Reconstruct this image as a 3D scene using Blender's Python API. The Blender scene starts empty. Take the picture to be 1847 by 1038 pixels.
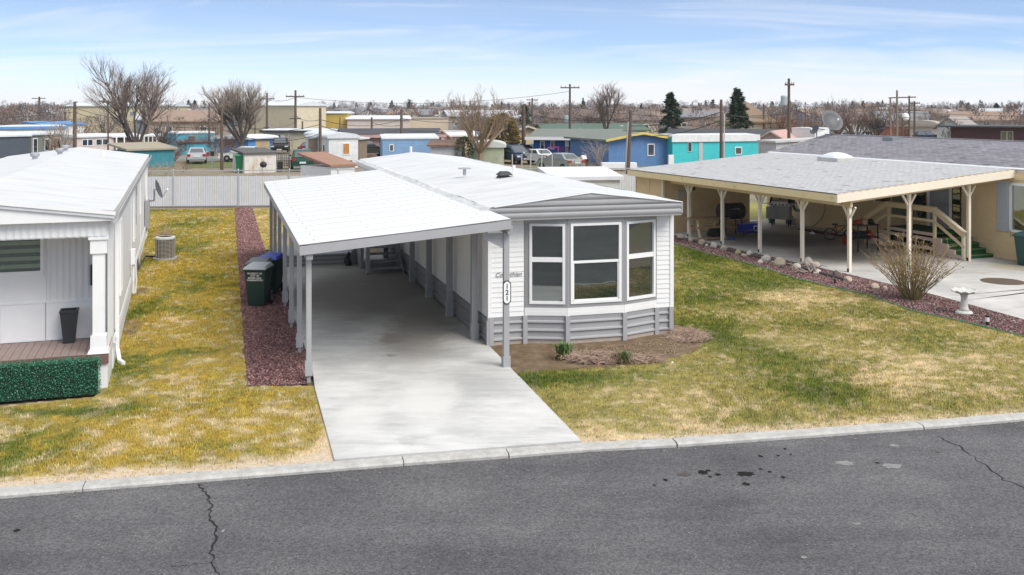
import bpy, bmesh, math, random
import numpy as np
from mathutils import Vector, Matrix, Euler
R = math.radians
scene = bpy.context.scene
COL = scene.collection
rnd = random.Random(7)

# ------------------------------------------------------------------ camera, world, sun, exposure
H, F, CX, HY = 5.2, 1800.0, 923.5, 195.0
cam_d = bpy.data.cameras.new('camera'); cam = bpy.data.objects.new('camera', cam_d); COL.objects.link(cam)
cam.location = (0, 0, H); cam.rotation_euler = (R(90), 0, 0)
cam_d.sensor_width = 36; cam_d.lens = 36*F/1847; cam_d.shift_y = (HY-519)/1847.0
cam_d.clip_start = .1; cam_d.clip_end = 20000
scene.camera = cam

SUN_EL, SUN_AZ = 48, 132      # degrees; azimuth clockwise from +Y: the sun stands behind the camera
world = bpy.data.worlds.new('World'); scene.world = world; world.use_nodes = True
wn = world.node_tree; wn.nodes.clear()
def wnode(t, **k):
    n = wn.nodes.new(t)
    for a, b in k.items(): setattr(n, a, b)
    return n
def wmath(op, a, b=None, c=None, clamp=False):
    n = wnode('ShaderNodeMath', operation=op, use_clamp=clamp)
    for i, s in enumerate((a, b, c)):
        if s is None: continue
        if isinstance(s, (int, float)): n.inputs[i].default_value = s
        else: wn.links.new(s, n.inputs[i])
    return n.outputs[0]
tc = wnode('ShaderNodeTexCoord')
sep = wnode('ShaderNodeSeparateXYZ'); wn.links.new(tc.outputs['Generated'], sep.inputs[0])
zup = wmath('MAXIMUM', sep.outputs[2], 0.0)
zs = wmath('ADD', wmath('MULTIPLY', zup, 2.7), 0.05)
comb = wnode('ShaderNodeCombineXYZ'); wn.links.new(sep.outputs[0], comb.inputs[0]); wn.links.new(sep.outputs[1], comb.inputs[1]); wn.links.new(zs, comb.inputs[2])
nrm = wnode('ShaderNodeVectorMath', operation='NORMALIZE'); wn.links.new(comb.outputs[0], nrm.inputs[0])
sky = wnode('ShaderNodeTexSky', sky_type='NISHITA', sun_disc=False)
sky.sun_elevation = R(SUN_EL); sky.sun_rotation = R(SUN_AZ); sky.air_density = 1.0; sky.dust_density = 0.6; sky.ozone_density = 3.5
wn.links.new(nrm.outputs[0], sky.inputs[0])
# thin cirrus: stretched noise on a plane overhead
zc = wmath('ADD', zup, 0.12)
cu = wmath('DIVIDE', sep.outputs[0], zc); cv = wmath('DIVIDE', sep.outputs[1], zc)
def cloud(sx, sy, rot, scale, detail, lo, hi, off):
    cc = wnode('ShaderNodeCombineXYZ'); wn.links.new(cu, cc.inputs[0]); wn.links.new(cv, cc.inputs[1]); cc.inputs[2].default_value = off
    mp = wnode('ShaderNodeMapping'); mp.inputs['Scale'].default_value = (sx, sy, 1); mp.inputs['Rotation'].default_value = (0, 0, rot)
    wn.links.new(cc.outputs[0], mp.inputs[0])
    n = wnode('ShaderNodeTexNoise'); n.inputs['Scale'].default_value = scale; n.inputs['Detail'].default_value = detail; n.inputs['Roughness'].default_value = .54; n.inputs['Distortion'].default_value = 1.2
    wn.links.new(mp.outputs[0], n.inputs['Vector'])
    mr = wnode('ShaderNodeMapRange', interpolation_type='SMOOTHSTEP'); mr.inputs[1].default_value = lo; mr.inputs[2].default_value = hi
    wn.links.new(n.outputs[0], mr.inputs[0]); return mr.outputs[0]
c1 = cloud(.42, 1.2, R(28), .8, 8, .38, .76, 1.7)
c2 = cloud(.25, 1.0, R(-30), 1.1, 9, .42, .80, 6.1)
c3 = cloud(.3, .3, 0, .35, 3, .38, .75, 3.3)
veil = wmath('MULTIPLY', c3, .30)
cl = wmath('MAXIMUM', wmath('MULTIPLY', c1, .66), wmath('MULTIPLY', c2, .62))
hor = wnode('ShaderNodeMapRange', interpolation_type='SMOOTHSTEP'); hor.inputs[1].default_value = .062; hor.inputs[2].default_value = -.005; hor.inputs[3].default_value = 0; hor.inputs[4].default_value = .9
wn.links.new(zup, hor.inputs[0])
ovr = wnode('ShaderNodeMapRange', interpolation_type='SMOOTHSTEP'); ovr.inputs[1].default_value = .08; ovr.inputs[2].default_value = .55; ovr.inputs[3].default_value = .06; ovr.inputs[4].default_value = .8
wn.links.new(zup, ovr.inputs[0])
fac = wmath('ADD', wmath('MAXIMUM', cl, wmath('ADD', veil, ovr.outputs[0])), hor.outputs[0], clamp=True)
mix = wnode('ShaderNodeMix', data_type='RGBA'); wn.links.new(fac, mix.inputs[0]); wn.links.new(sky.outputs[0], mix.inputs[6])
mix.inputs[7].default_value = (5.05, 5.15, 5.3, 1)
bg = wnode('ShaderNodeBackground'); bg.inputs[1].default_value = .112
wn.links.new(mix.outputs[2], bg.inputs[0])
wo = wnode('ShaderNodeOutputWorld'); wn.links.new(bg.outputs[0], wo.inputs[0])

sl = bpy.data.lights.new('sun', 'SUN'); sl.energy = 1.75; sl.angle = R(34); sl.color = (1, .955, .89)
so = bpy.data.objects.new('sun', sl); COL.objects.link(so)
az, el = R(SUN_AZ), R(SUN_EL)
sd = Vector((math.sin(az)*math.cos(el), math.cos(az)*math.cos(el), math.sin(el)))
so.rotation_euler = sd.to_track_quat('Z', 'Y').to_euler(); so.location = (0, -20, 40)
vs = scene.view_settings
vs.view_transform = 'Standard'; vs.look = 'None'; vs.exposure = 0.88; vs.gamma = 1.0; vs.use_curve_mapping = False
scene.render.engine = 'CYCLES'; scene.cycles.use_denoising = True; scene.cycles.max_bounces = 6

# ------------------------------------------------------------------ helpers
def G(px, py, z=0.0):
    """point at height z that the photograph shows at pixel px, py"""
    d = (H-z)*F/(py-HY); return Vector(((px-CX)/F*d, d, z))
def at(px, d, z=0.0): return Vector(((px-CX)/F*d, d, z))
def zat(py, d): return H-(py-HY)/F*d

def sr(r, g, b):
    f = lambda c: (c/255/12.92 if c/255 <= .04045 else ((c/255+.055)/1.055)**2.4)
    return (f(r), f(g), f(b))

class MB:
    def __init__(s): s.v = []; s.f = []
    def add(s, vs, fs):
        o = len(s.v); s.v += [tuple(p) for p in vs]; s.f += [tuple(i+o for i in q) for q in fs]; return s
    def hexa(s, p):      # 8 points: bottom 0-3 counter-clockwise, top 4-7
        return s.add(p, [(3,2,1,0),(4,5,6,7),(0,1,5,4),(1,2,6,5),(2,3,7,6),(3,0,4,7)])
    def box(s, x0, x1, y0, y1, z0, z1):
        return s.hexa([(x0,y0,z0),(x1,y0,z0),(x1,y1,z0),(x0,y1,z0),(x0,y0,z1),(x1,y0,z1),(x1,y1,z1),(x0,y1,z1)])
    def taper(s, cx, cy, z0, z1, a0, b0, a1, b1):
        return s.hexa([(cx-a0,cy-b0,z0),(cx+a0,cy-b0,z0),(cx+a0,cy+b0,z0),(cx-a0,cy+b0,z0),(cx-a1,cy-b1,z1),(cx+a1,cy-b1,z1),(cx+a1,cy+b1,z1),(cx-a1,cy+b1,z1)])
    def beam(s, p, q, w, h, up=(0,0,1)):
        p, q = Vector(p), Vector(q); d = (q-p).normalized(); u = Vector(up)
        if abs(d.dot(u)) > .99: u = Vector((0,1,0))
        x = d.cross(u).normalized(); u = x.cross(d)
        c = [(-w/2,-h/2),(w/2,-h/2),(w/2,h/2),(-w/2,h/2)]
        return s.add([p+x*a+u*b for a,b in c]+[q+x*a+u*b for a,b in c], [(0,1,2,3),(7,6,5,4),(1,0,4,5),(2,1,5,6),(3,2,6,7),(0,3,7,4)])
    def tube(s, pts, r0, r1=None, n=6, caps=True):
        if r1 is None: r1 = r0
        pts = [Vector(p) for p in pts]; m = len(pts); o = len(s.v); ux = None
        for i, p in enumerate(pts):
            d = (pts[min(i+1,m-1)]-pts[max(i-1,0)])
            d = d.normalized() if d.length > 1e-9 else Vector((0,0,1))
            if ux is None:
                ux = d.orthogonal().normalized()
            else:
                ux = ux-d*ux.dot(d)
                ux = ux.normalized() if ux.length > 1e-6 else d.orthogonal().normalized()
            uy = d.cross(ux); r = r0+(r1-r0)*i/(m-1)
            for k in range(n):
                a = 2*math.pi*k/n; s.v.append(tuple(p+ux*(math.cos(a)*r)+uy*(math.sin(a)*r)))
        for i in range(m-1):
            for k in range(n):
                a = o+i*n+k; b = o+i*n+(k+1)%n; s.f.append((a, b, b+n, a+n))
        if caps:
            s.f.append(tuple(o+k for k in reversed(range(n)))); s.f.append(tuple(o+(m-1)*n+k for k in range(n)))
        return s
    def lathe(s, prof, n=16, c=(0,0,0), wave=None):
        o = len(s.v); m = len(prof)
        for i, (r, z) in enumerate(prof):
            for k in range(n):
                a = 2*math.pi*k/n; rr = r*(1+(wave[i]*math.cos(a*wave[-1]) if wave else 0))
                s.v.append((c[0]+rr*math.cos(a), c[1]+rr*math.sin(a), c[2]+z))
        for i in range(m-1):
            for k in range(n):
                a = o+i*n+k; b = o+i*n+(k+1)%n; s.f.append((a,b,b+n,a+n))
        s.f.append(tuple(o+k for k in reversed(range(n)))); s.f.append(tuple(o+(m-1)*n+k for k in range(n)))
        return s
    def prism(s, poly, ax, a0, a1):
        """poly of 2-D points extruded along axis ax: 'x' (y,z) 'y' (x,z) 'z' (x,y)"""
        n = len(poly); mk = {'x': lambda t,p:(t,p[0],p[1]), 'y': lambda t,p:(p[0],t,p[1]), 'z': lambda t,p:(p[0],p[1],t)}[ax]
        fs = [tuple(reversed(range(n))), tuple(range(n,2*n))]+[(i,(i+1)%n,n+(i+1)%n,n+i) for i in range(n)]
        return s.add([mk(a0,p) for p in poly]+[mk(a1,p) for p in poly], fs)
    def quad(s, a, b, c, d): return s.add([a,b,c,d], [(0,1,2,3)])
    def xf(s, M, start=0):
        for i in range(start, len(s.v)): s.v[i] = tuple(M @ Vector(s.v[i]))
        return s
    def build(s, name, m, parent=None, smooth=False, fix=True, loc=None):
        me = bpy.data.meshes.new(name); me.from_pydata(s.v, [], s.f)
        if fix:
            bm = bmesh.new(); bm.from_mesh(me); bmesh.ops.recalc_face_normals(bm, faces=bm.faces); bm.to_mesh(me); bm.free()
        if smooth: me.polygons.foreach_set('use_smooth', [True]*len(me.polygons))
        me.materials.append(m)
        o = bpy.data.objects.new(name, me); COL.objects.link(o)
        if parent is not None: o.parent = parent
        if loc is not None: o.location = loc
        return o
def bevel(o, w=.01, seg=2, ang=35):
    m = o.modifiers.new('bevel', 'BEVEL'); m.width = w; m.segments = seg; m.limit_method = 'ANGLE'; m.angle_limit = R(ang); return o
def tag(o, label=None, cat=None, group=None, kind=None):
    if label: o['label'] = label
    if cat: o['category'] = cat
    if group: o['group'] = group
    if kind: o['kind'] = kind
    return o
def thing(name, label, cat, loc=(0,0,0), rz=0, group=None):
    o = bpy.data.objects.new(name, None); COL.objects.link(o); o.empty_display_size = .2
    o.location = loc; o.rotation_euler = (0,0,rz); return tag(o, label, cat, group)
def kids(o): return [c for c in o.children]
def dup(root, loc=None, rz=None, label=None, parent=None, scale=None):
    c = root.copy(); COL.objects.link(c)
    if parent is not None: c.parent = parent
    for ch in kids(root): dup(ch, parent=c)
    if loc is not None: c.location = loc
    if rz is not None: c.rotation_euler = (0,0,rz)
    if scale is not None: c.scale = (scale,)*3
    if label: c['label'] = label
    return c
def raw(name, V, Fc, m, parent=None, cols=None, kind=None):
    """mesh from numpy arrays: V n x 3, Fc m x k, cols n x 3"""
    me = bpy.data.meshes.new(name); n = len(V); k = Fc.shape[1]
    me.vertices.add(n); me.vertices.foreach_set('co', np.ascontiguousarray(V, dtype=np.float32).ravel())
    me.loops.add(Fc.size); me.loops.foreach_set('vertex_index', np.ascontiguousarray(Fc, dtype=np.int32).ravel())
    me.polygons.add(len(Fc)); me.polygons.foreach_set('loop_start', np.arange(0, Fc.size, k, dtype=np.int32))
    me.update(calc_edges=True)
    if cols is not None:
        ca = me.color_attributes.new('Col', 'FLOAT_COLOR', 'POINT')
        ca.data.foreach_set('color', np.hstack([cols, np.ones((n,1))]).astype(np.float32).ravel())
    me.materials.append(m); o = bpy.data.objects.new(name, me); COL.objects.link(o)
    if parent is not None: o.parent = parent
    if kind: o['kind'] = kind
    return o

# ------------------------------------------------------------------ materials
MATS = {}
def mat(name, col, rough=.6, var=.12, scale=6.0, bump=0.0, bscale=60.0, metal=0.0, dirt=0.0, dcol=(.12,.10,.08), dscale=2.0, stretch=(1,1,1), spec=.5, attr=None, obj=True, lo=.45, hi=.7):
    if name in MATS: return MATS[name]
    m = bpy.data.materials.new(name); m.use_nodes = True; nt = m.node_tree; n = nt.nodes; L = nt.links
    b = n['Principled BSDF']; b.inputs['Roughness'].default_value = rough; b.inputs['Metallic'].default_value = metal; b.inputs['Specular IOR Level'].default_value = spec
    t = n.new('ShaderNodeTexCoord'); mp = n.new('ShaderNodeMapping'); mp.inputs['Scale'].default_value = stretch
    L.new(t.outputs['Object' if obj else 'Generated'], mp.inputs[0])
    if attr:
        a = n.new('ShaderNodeAttribute'); a.attribute_name = attr; src = a.outputs['Color']
    else:
        c = n.new('ShaderNodeRGB'); c.outputs[0].default_value = (*col, 1); src = c.outputs[0]
    nz = n.new('ShaderNodeTexNoise'); nz.inputs['Scale'].default_value = scale; nz.inputs['Detail'].default_value = 6; nz.inputs['Roughness'].default_value = .65
    L.new(mp.outputs[0], nz.inputs['Vector'])
    mr = n.new('ShaderNodeMapRange'); mr.inputs[1].default_value = .3; mr.inputs[2].default_value = .7; mr.inputs[3].default_value = 1-var; mr.inputs[4].default_value = 1+var
    L.new(nz.outputs[0], mr.inputs[0])
    hs = n.new('ShaderNodeVectorMath'); hs.operation = 'SCALE'; L.new(src, hs.inputs[0]); L.new(mr.outputs[0], hs.inputs['Scale'])
    out = hs.outputs[0]
    if dirt > 0:
        n2 = n.new('ShaderNodeTexNoise'); n2.inputs['Scale'].default_value = dscale; n2.inputs['Detail'].default_value = 8; n2.inputs['Roughness'].default_value = .7
        L.new(mp.outputs[0], n2.inputs['Vector'])
        r2 = n.new('ShaderNodeMapRange'); r2.inputs[1].default_value = lo; r2.inputs[2].default_value = hi; r2.inputs[3].default_value = 0; r2.inputs[4].default_value = dirt
        L.new(n2.outputs[0], r2.inputs[0])
        mx = n.new('ShaderNodeMix'); mx.data_type = 'RGBA'; L.new(r2.outputs[0], mx.inputs[0]); L.new(out, mx.inputs[6]); mx.inputs[7].default_value = (*dcol, 1)
        out = mx.outputs[2]
    L.new(out, b.inputs['Base Color'])
    if bump > 0:
        n3 = n.new('ShaderNodeTexNoise'); n3.inputs['Scale'].default_value = bscale; n3.inputs['Detail'].default_value = 4; L.new(mp.outputs[0], n3.inputs['Vector'])
        bp = n.new('ShaderNodeBump'); bp.inputs['Strength'].default_value = bump; bp.inputs['Distance'].default_value = .01; L.new(n3.outputs[0], bp.inputs['Height']); L.new(bp.outputs[0], b.inputs['Normal'])
    MATS[name] = m; return m
def glass(name, tint, refl=.2, clear=0.0):
    if name in MATS: return MATS[name]
    m = bpy.data.materials.new(name); m.use_nodes = True; nt = m.node_tree; n = nt.nodes; L = nt.links; n.clear()
    o = n.new('ShaderNodeOutputMaterial'); g = n.new('ShaderNodeBsdfGlossy'); g.inputs['Roughness'].default_value = .02; g.inputs['Color'].default_value = (.92,.97,.95,1)
    d = n.new('ShaderNodeBsdfTransparent' if clear else 'ShaderNodeBsdfDiffuse'); d.inputs['Color'].default_value = (*tint, 1)
    nz = n.new('ShaderNodeTexNoise'); nz.inputs['Scale'].default_value = 1.3
    bp = n.new('ShaderNodeBump'); bp.inputs['Strength'].default_value = .06; bp.inputs['Distance'].default_value = .05
    tcx = n.new('ShaderNodeTexCoord'); L.new(tcx.outputs['Object'], nz.inputs['Vector']); L.new(nz.outputs[0], bp.inputs['Height']); L.new(bp.outputs[0], g.inputs['Normal'])
    mx = n.new('ShaderNodeMixShader'); mx.inputs[0].default_value = refl
    L.new(d.outputs[0], mx.inputs[1]); L.new(g.outputs[0], mx.inputs[2]); L.new(mx.outputs[0], o.inputs[0])
    MATS[name] = m; return m

WHITE = mat('white_paint', (.80,.80,.79), .5, .03, 3, dirt=.10, dcol=(.55,.54,.5), dscale=1.2)
ROOFW = mat('white_roof_coating', (.62,.625,.62), .5, .04, .8, dirt=.6, dcol=(.42,.42,.405), dscale=.6, stretch=(1,2.6,1), lo=.44, hi=.74)
TINW = mat('white_roof_metal', (.63,.645,.65), .45, .03, 2, dirt=.4, dcol=(.6,.6,.58), dscale=.8, stretch=(.4,2,1))
SIDEW = mat('white_siding', (.78,.775,.76), .5, .03, 3, dirt=.12, dcol=(.55,.52,.46), dscale=.9)
GREY = mat('grey_trim_paint', (.30,.298,.302), .55, .05, 4, dirt=.10, dcol=(.2,.19,.18))
GREYL = mat('light_grey_paint', (.355,.353,.358), .55, .05, 4, dirt=.12, dcol=(.26,.25,.24))
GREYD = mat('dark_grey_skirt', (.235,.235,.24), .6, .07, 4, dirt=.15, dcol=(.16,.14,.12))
TANB = mat('weathered_board', (.40,.34,.29), .8, .15, 8, dirt=.4, dcol=(.22,.18,.14))
BLACK = mat('black_plastic', (.018,.018,.02), .5, .1, 9)
DARKR = mat('dark_room', (.012,.012,.013), .9)
GLASS = glass('window_glass', (.02,.025,.023), .22)
GLASSF = glass('far_window_glass', (.03,.034,.04), .22)
GLASSC = glass('clear_glass', (.88,.93,.9), .13, 1)
GALV = mat('galvanised_steel', (.42,.43,.44), .4, .08, 10, metal=.6)
CREAM = mat('cream_paint', (.72,.575,.355), .6, .05, 4, dirt=.2, dcol=(.40,.31,.2))
CREAML = mat('pale_cream_paint', (.78,.70,.56), .6, .05, 4, dirt=.15, dcol=(.5,.4,.28))
WOODP = mat('pole_wood', (.125,.088,.066), .85, .25, 5, dirt=.4, dcol=(.06,.045,.035), stretch=(4,4,.4))
WIRE = mat('dark_cable', (.03,.03,.032), .6)
# ------------------------------------------------------------------ noise for ground colours
def vn(x, y, s=0):
    xi = np.floor(x).astype(np.int64); yi = np.floor(y).astype(np.int64); fx = x-xi; fy = y-yi
    fx = fx*fx*(3-2*fx); fy = fy*fy*(3-2*fy)
    def h(a, b):
        n = (a*374761393+b*668265263+s*1442695041) & 0xffffffff
        n = ((n ^ (n >> 13))*1274126177) & 0xffffffff
        return ((n ^ (n >> 16)) & 0xffff)/65535.0
    a = h(xi,yi); b = h(xi+1,yi); c = h(xi,yi+1); d = h(xi+1,yi+1)
    return (a*(1-fx)+b*fx)*(1-fy)+(c*(1-fx)+d*fx)*fy
def fbm(x, y, s=0, o=4):
    t = 0; w = .5; k = 0
    for i in range(o): t = t+w*vn(x*2**i, y*2**i, s+i*17); k += w; w *= .55
    return t/k
def inpoly(x, y, poly):
    r = np.zeros(x.shape, bool); n = len(poly)
    for i in range(n):
        x0,y0 = poly[i][:2]; x1,y1 = poly[(i+1)%n][:2]
        if y0 == y1: continue
        c = ((y0 > y) != (y1 > y)) & (x < (x1-x0)*(y-y0)/(y1-y0)+x0); r ^= c
    return r
class Frame:
    def __init__(s, ox, oy, deg): s.o = Vector((ox,oy,0)); s.a = R(deg); s.c = math.cos(s.a); s.s = math.sin(s.a)
    def w(s, v, u, z=0): return Vector((s.o.x+v*s.c-u*s.s, s.o.y+v*s.s+u*s.c, z))
HM = Frame(-.51, 21.77, 16.2)      # the grey and white home in the middle
HR = Frame(10.1, 31.0, 22.1)       # the cream house on the right
HL = Frame(-7.5, 18.5, 18.5)       # the white home on the left

# ------------------------------------------------------------------ setting
def terr(x, y):
    t = np.clip((y-230)/900.0, 0, 1); t2 = np.clip((y-900)/2500.0, 0, 1)
    return t*t*(3-2*t)*4.2 + t2*3.0 + (fbm(x*.004, y*.004, 5, 3)-.5)*3.0*np.clip((y-250)/400.0, 0, 1)
ys = np.concatenate([np.arange(-40, 200, 12.0), np.arange(200, 1500, 40.0), np.array([1500,1800,2300,3000,4000,6000,9000])])
xs = np.concatenate([-np.array([9000,6000,4000,2500,1700,1200]), np.arange(-900, 901, 45.0), np.array([1200,1700,2500,4000,6000,9000])])
gx, gy = np.meshgrid(xs, ys); gz = terr(gx, gy)-.06
V = np.stack([gx.ravel(), gy.ravel(), gz.ravel()], 1); nx = len(xs); ii = np.arange(len(ys)-1)[:,None]*nx+np.arange(nx-1)[None,:]
Fc = np.stack([ii,ii+1,ii+1+nx,ii+nx], -1).reshape(-1,4)
MGROUND = mat('dry_ground', (.24,.185,.13), .95, .25, .35, dirt=.75, dcol=(.14,.15,.06), dscale=.09, bump=.5, bscale=3, lo=.46, hi=.6)
tag(raw('ground', V, Fc, MGROUND), kind='structure')

# road, kerb
curb_px = [(-260,905),(0,882.5),(155,869.5),(603,834.5),(725,825),(912,811.5),(1048,801),(1212,792.5),(1400,779.5),(1650,762),(1847,746),(2150,723)]
CB = [G(*p) for p in curb_px]
def off(pts, d):
    r = []
    for i, p in enumerate(pts):
        t = (pts[min(i+1,len(pts)-1)]-pts[max(i-1,0)]).normalized(); r.append(p+Vector((t.y,-t.x,0))*d)
    return r
CF = off(CB, .25)
ROADZ = -.045
def curb_y(x, pts):
    X = [p.x for p in pts]; Y = [p.y for p in pts]; return float(np.interp(x, X, Y))
mroad = bpy.data.materials.new('asphalt'); mroad.use_nodes = True
def asphalt():
    nt = mroad.node_tree; n = nt.nodes; L = nt.links; b = n['Principled BSDF']; b.inputs['Roughness'].default_value = .9; b.inputs['Specular IOR Level'].default_value = .3
    t = n.new('ShaderNodeTexCoord')
    def noise(s, d=3, st=None, r=.6):
        q = n.new('ShaderNodeTexNoise'); q.inputs['Scale'].default_value = s; q.inputs['Detail'].default_value = d; q.inputs['Roughness'].default_value = r
        if st:
            mp = n.new('ShaderNodeMapping'); mp.inputs['Scale'].default_value = st; L.new(t.outputs['Object'], mp.inputs[0]); L.new(mp.outputs[0], q.inputs['Vector'])
        else: L.new(t.outputs['Object'], q.inputs['Vector'])
        return q.outputs[0]
    def ramp(src, pts):
        r = n.new('ShaderNodeValToRGB'); e = r.color_ramp.elements
        while len(e) < len(pts): e.new(.5)
        for k, (p, c) in enumerate(pts): e[k].position = p; e[k].color = (*c, 1)
        L.new(src, r.inputs[0]); return r.outputs[0]
    def mixc(fac, a, bb, mode='MIX'):
        m = n.new('ShaderNodeMix'); m.data_type = 'RGBA'; m.blend_type = mode
        for i, s in ((0,fac),(6,a),(7,bb)):
            if isinstance(s, (int,float)): m.inputs[i].default_value = s
            elif isinstance(s, tuple): m.inputs[i].default_value = (*s,1)
            else: L.new(s, m.inputs[i])
        return m.outputs[2]
    base = ramp(noise(.5, 7), [(.3,(.078,.078,.082)),(.5,(.104,.103,.107)),(.72,(.134,.132,.134))])
    streak = ramp(noise(1.0, 4, (.12,1.0,1)), [(.33,(.82,.82,.83)),(.7,(1.16,1.15,1.14))])
    base = mixc(1.0, base, streak, 'MULTIPLY')
    grain = ramp(noise(34, 5, None, .75), [(.34,(.45,.45,.46)),(.5,(1.0,1.0,1.0)),(.66,(1.65,1.62,1.6))])
    base = mixc(1.0, base, grain, 'MULTIPLY')
    sp = n.new('ShaderNodeTexVoronoi'); sp.inputs['Scale'].default_value = 12; L.new(t.outputs['Object'], sp.inputs['Vector'])
    spk = ramp(sp.outputs['Distance'], [(.0,(1,1,1)),(.07,(1,1,1)),(.12,(0,0,0))])
    rand = ramp(sp.outputs['Color'], [(.62,(0,0,0)),(.72,(1,1,1))])
    base = mixc(mixc(1.0, spk, rand, 'MULTIPLY'), base, (.33,.32,.31))
    pale = ramp(noise(2.2, 9, (.8,1.5,1), .72), [(.62,(0,0,0)),(.74,(.5,.5,.5))])
    base = mixc(pale, base, (.24,.235,.23))
    L.new(base, b.inputs['Base Color'])
    bp = n.new('ShaderNodeBump'); bp.inputs['Strength'].default_value = .5; bp.inputs['Distance'].default_value = .01; L.new(noise(55, 3), bp.inputs['Height']); L.new(bp.outputs[0], b.inputs['Normal'])
asphalt()
mb = MB(); n = len(CF)
mb.add([(p.x,p.y+.03,ROADZ) for p in CF]+[(p.x*1.0,-12,ROADZ) for p in CF], [(i,i+1,n+i+1,n+i) for i in range(n-1)])
mb.add([(-70,CF[0].y-1.4,ROADZ),(CF[0].x,CF[0].y+.03,ROADZ),(CF[0].x,-12,ROADZ),(-70,-12,ROADZ)], [(0,1,2,3)])
mb.add([(CF[-1].x,CF[-1].y+.03,ROADZ),(70,CF[-1].y+2.2,ROADZ),(70,-12,ROADZ),(CF[-1].x,-12,ROADZ)], [(0,1,2,3)])
road = tag(mb.build('road', mroad), kind='structure')
MKERB = mat('kerb_concrete', (.45,.44,.415), .88, .16, 9, bump=.7, bscale=45, dirt=.6, dcol=(.27,.25,.22), dscale=3.5)
def seg(pts, x0, x1):
    """piece of a polyline between two x values"""
    X = [p.x for p in pts]; Y = [p.y for p in pts]
    q = [x0]+[x for x in X if x0+.02 < x < x1-.02]+[x1]
    return [Vector((x, float(np.interp(x, X, Y)), 0)) for x in q]
kerb = tag(bpy.data.objects.new('kerb', None), kind='structure'); COL.objects.link(kerb)
jx = [-11.6]+[G(p,q).x for p,q in ((155,869.5),(725,825),(912,811.5),(1212,792.5),(1650,762))]+[13.5]
for a, b in zip(jx[:-1], jx[1:]):
    B = seg(CB, a+.008, b-.008); FR = off(B, .25); k = len(B); mb = MB()
    zt = .022+rnd.uniform(-.004,.004)
    FR2 = off(B, .21)
    pr = [[(p.x,p.y,-.1) for p in B], [(p.x,p.y,zt) for p in B], [(p.x,p.y,zt-.004) for p in FR2], [(p.x,p.y,zt-.03) for p in FR], [(p.x,p.y,-.1) for p in FR]]
    V_ = [v for r_ in pr for v in r_]; fs = []
    for r_ in range(4):
        for i in range(k-1): fs.append((r_*k+i, r_*k+i+1, (r_+1)*k+i+1, (r_+1)*k+i))
    fs += [tuple(r_*k for r_ in range(5)), tuple(r_*k+k-1 for r_ in range(5))]
    mb.add(V_, fs).build('kerb_stone', MKERB, kerb)
# cracks and oil spots lie on the asphalt
MCRACK = mat('crack_dark', (.014,.013,.013), 1.0)
def crack(pts, w):
    P = []
    for a, b in zip(pts[:-1], pts[1:]):
        for t in np.linspace(0, 1, 7)[:-1]:
            p = a.lerp(b, t); P.append(p+Vector((rnd.uniform(-.035,.035), rnd.uniform(-.02,.02), 0)))
    P.append(pts[-1]); mb = MB(); L_, R_ = [], []
    for i, p in enumerate(P):
        t = (P[min(i+1,len(P)-1)]-P[max(i-1,0)]).normalized(); q = Vector((-t.y,t.x,0))*w*rnd.uniform(.35,1.2)
        L_.append((p.x+q.x,p.y+q.y,ROADZ+.004)); R_.append((p.x-q.x,p.y-q.y,ROADZ+.004))
    k = len(P); mb.add(L_+R_, [(i,i+1,k+i+1,k+i) for i in range(k-1)])
    return mb.build('crack', MCRACK, road)
crack([G(*p) for p in ((363,868),(371,886),(383,905),(377,928),(393,952),(379,985),(386,1008),(402,1040))], .016)
crack([G(*p) for p in ((1690,782),(1735,803),(1768,828),(1812,862),(1860,878))], .012)
crack([G(*p) for p in ((310,1016),(345,1012),(386,1008))], .004)
MOIL = mat('oil_stain', (.018,.017,.017), .95, .3, 12, spec=.1); MOILB = mat('brown_stain', (.07,.056,.052), .8, .3, 12); MSCUFF = mat('pale_scuff', (.215,.21,.205), .95, .35, 20)
def blob(px, py, wpx, hpx, m, z, name, parent, seed):
    r = random.Random(seed); c = G(px, py, z); e = G(px+wpx/2, py, z).x-c.x; d = abs(G(px, py-hpx/2, z).y-c.y); pts = []
    for k in range(18):
        a = k/18*2*math.pi; q = r.uniform(.62,1.1); pts.append((c.x+math.cos(a)*e*q, c.y+math.sin(a)*d*q, z))
    return MB().add(pts, [tuple(range(18))]).build(name, m, parent)
for i, (x,y,w,h,m) in enumerate([(1267,852,17,9,MOIL),(1344,855,36,10,MOIL),(1345,873,15,6,MOIL),(1295,856,13,5,MOIL),(1372,823,9,5,MOIL),(1416,810,6,3,MOIL),(1404,822,7,3,MOIL),(1388,851,9,4,MOIL),(1413,861,10,5,MOIL),(1281,860,8,4,MOIL),(1277,849,12,4,MOIL),(1200,866,9,5,MOIL),(1180,875,6,3,MOIL),(1426,820,6,2,MOIL),(1234,856,30,8,MOILB),(1372,846,8,3,MOIL),(1582,835,10,3,MOIL),(1690,815,12,4,MOILB),(1270,934,8,4,MOILB),(30,957,15,6,MOIL),(82,952,8,4,MOILB),(1610,841,44,10,MSCUFF),(1523,835,40,9,MSCUFF),(1612,804,20,6,MSCUFF),(1450,1005,12,6,MSCUFF),(1545,945,18,4,MSCUFF),(403,957,6,7,MSCUFF)]):
    blob(x, y, w, h, m, ROADZ+.004, 'oil_stain' if m is not MSCUFF else 'scuff_mark', road, i)

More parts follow.
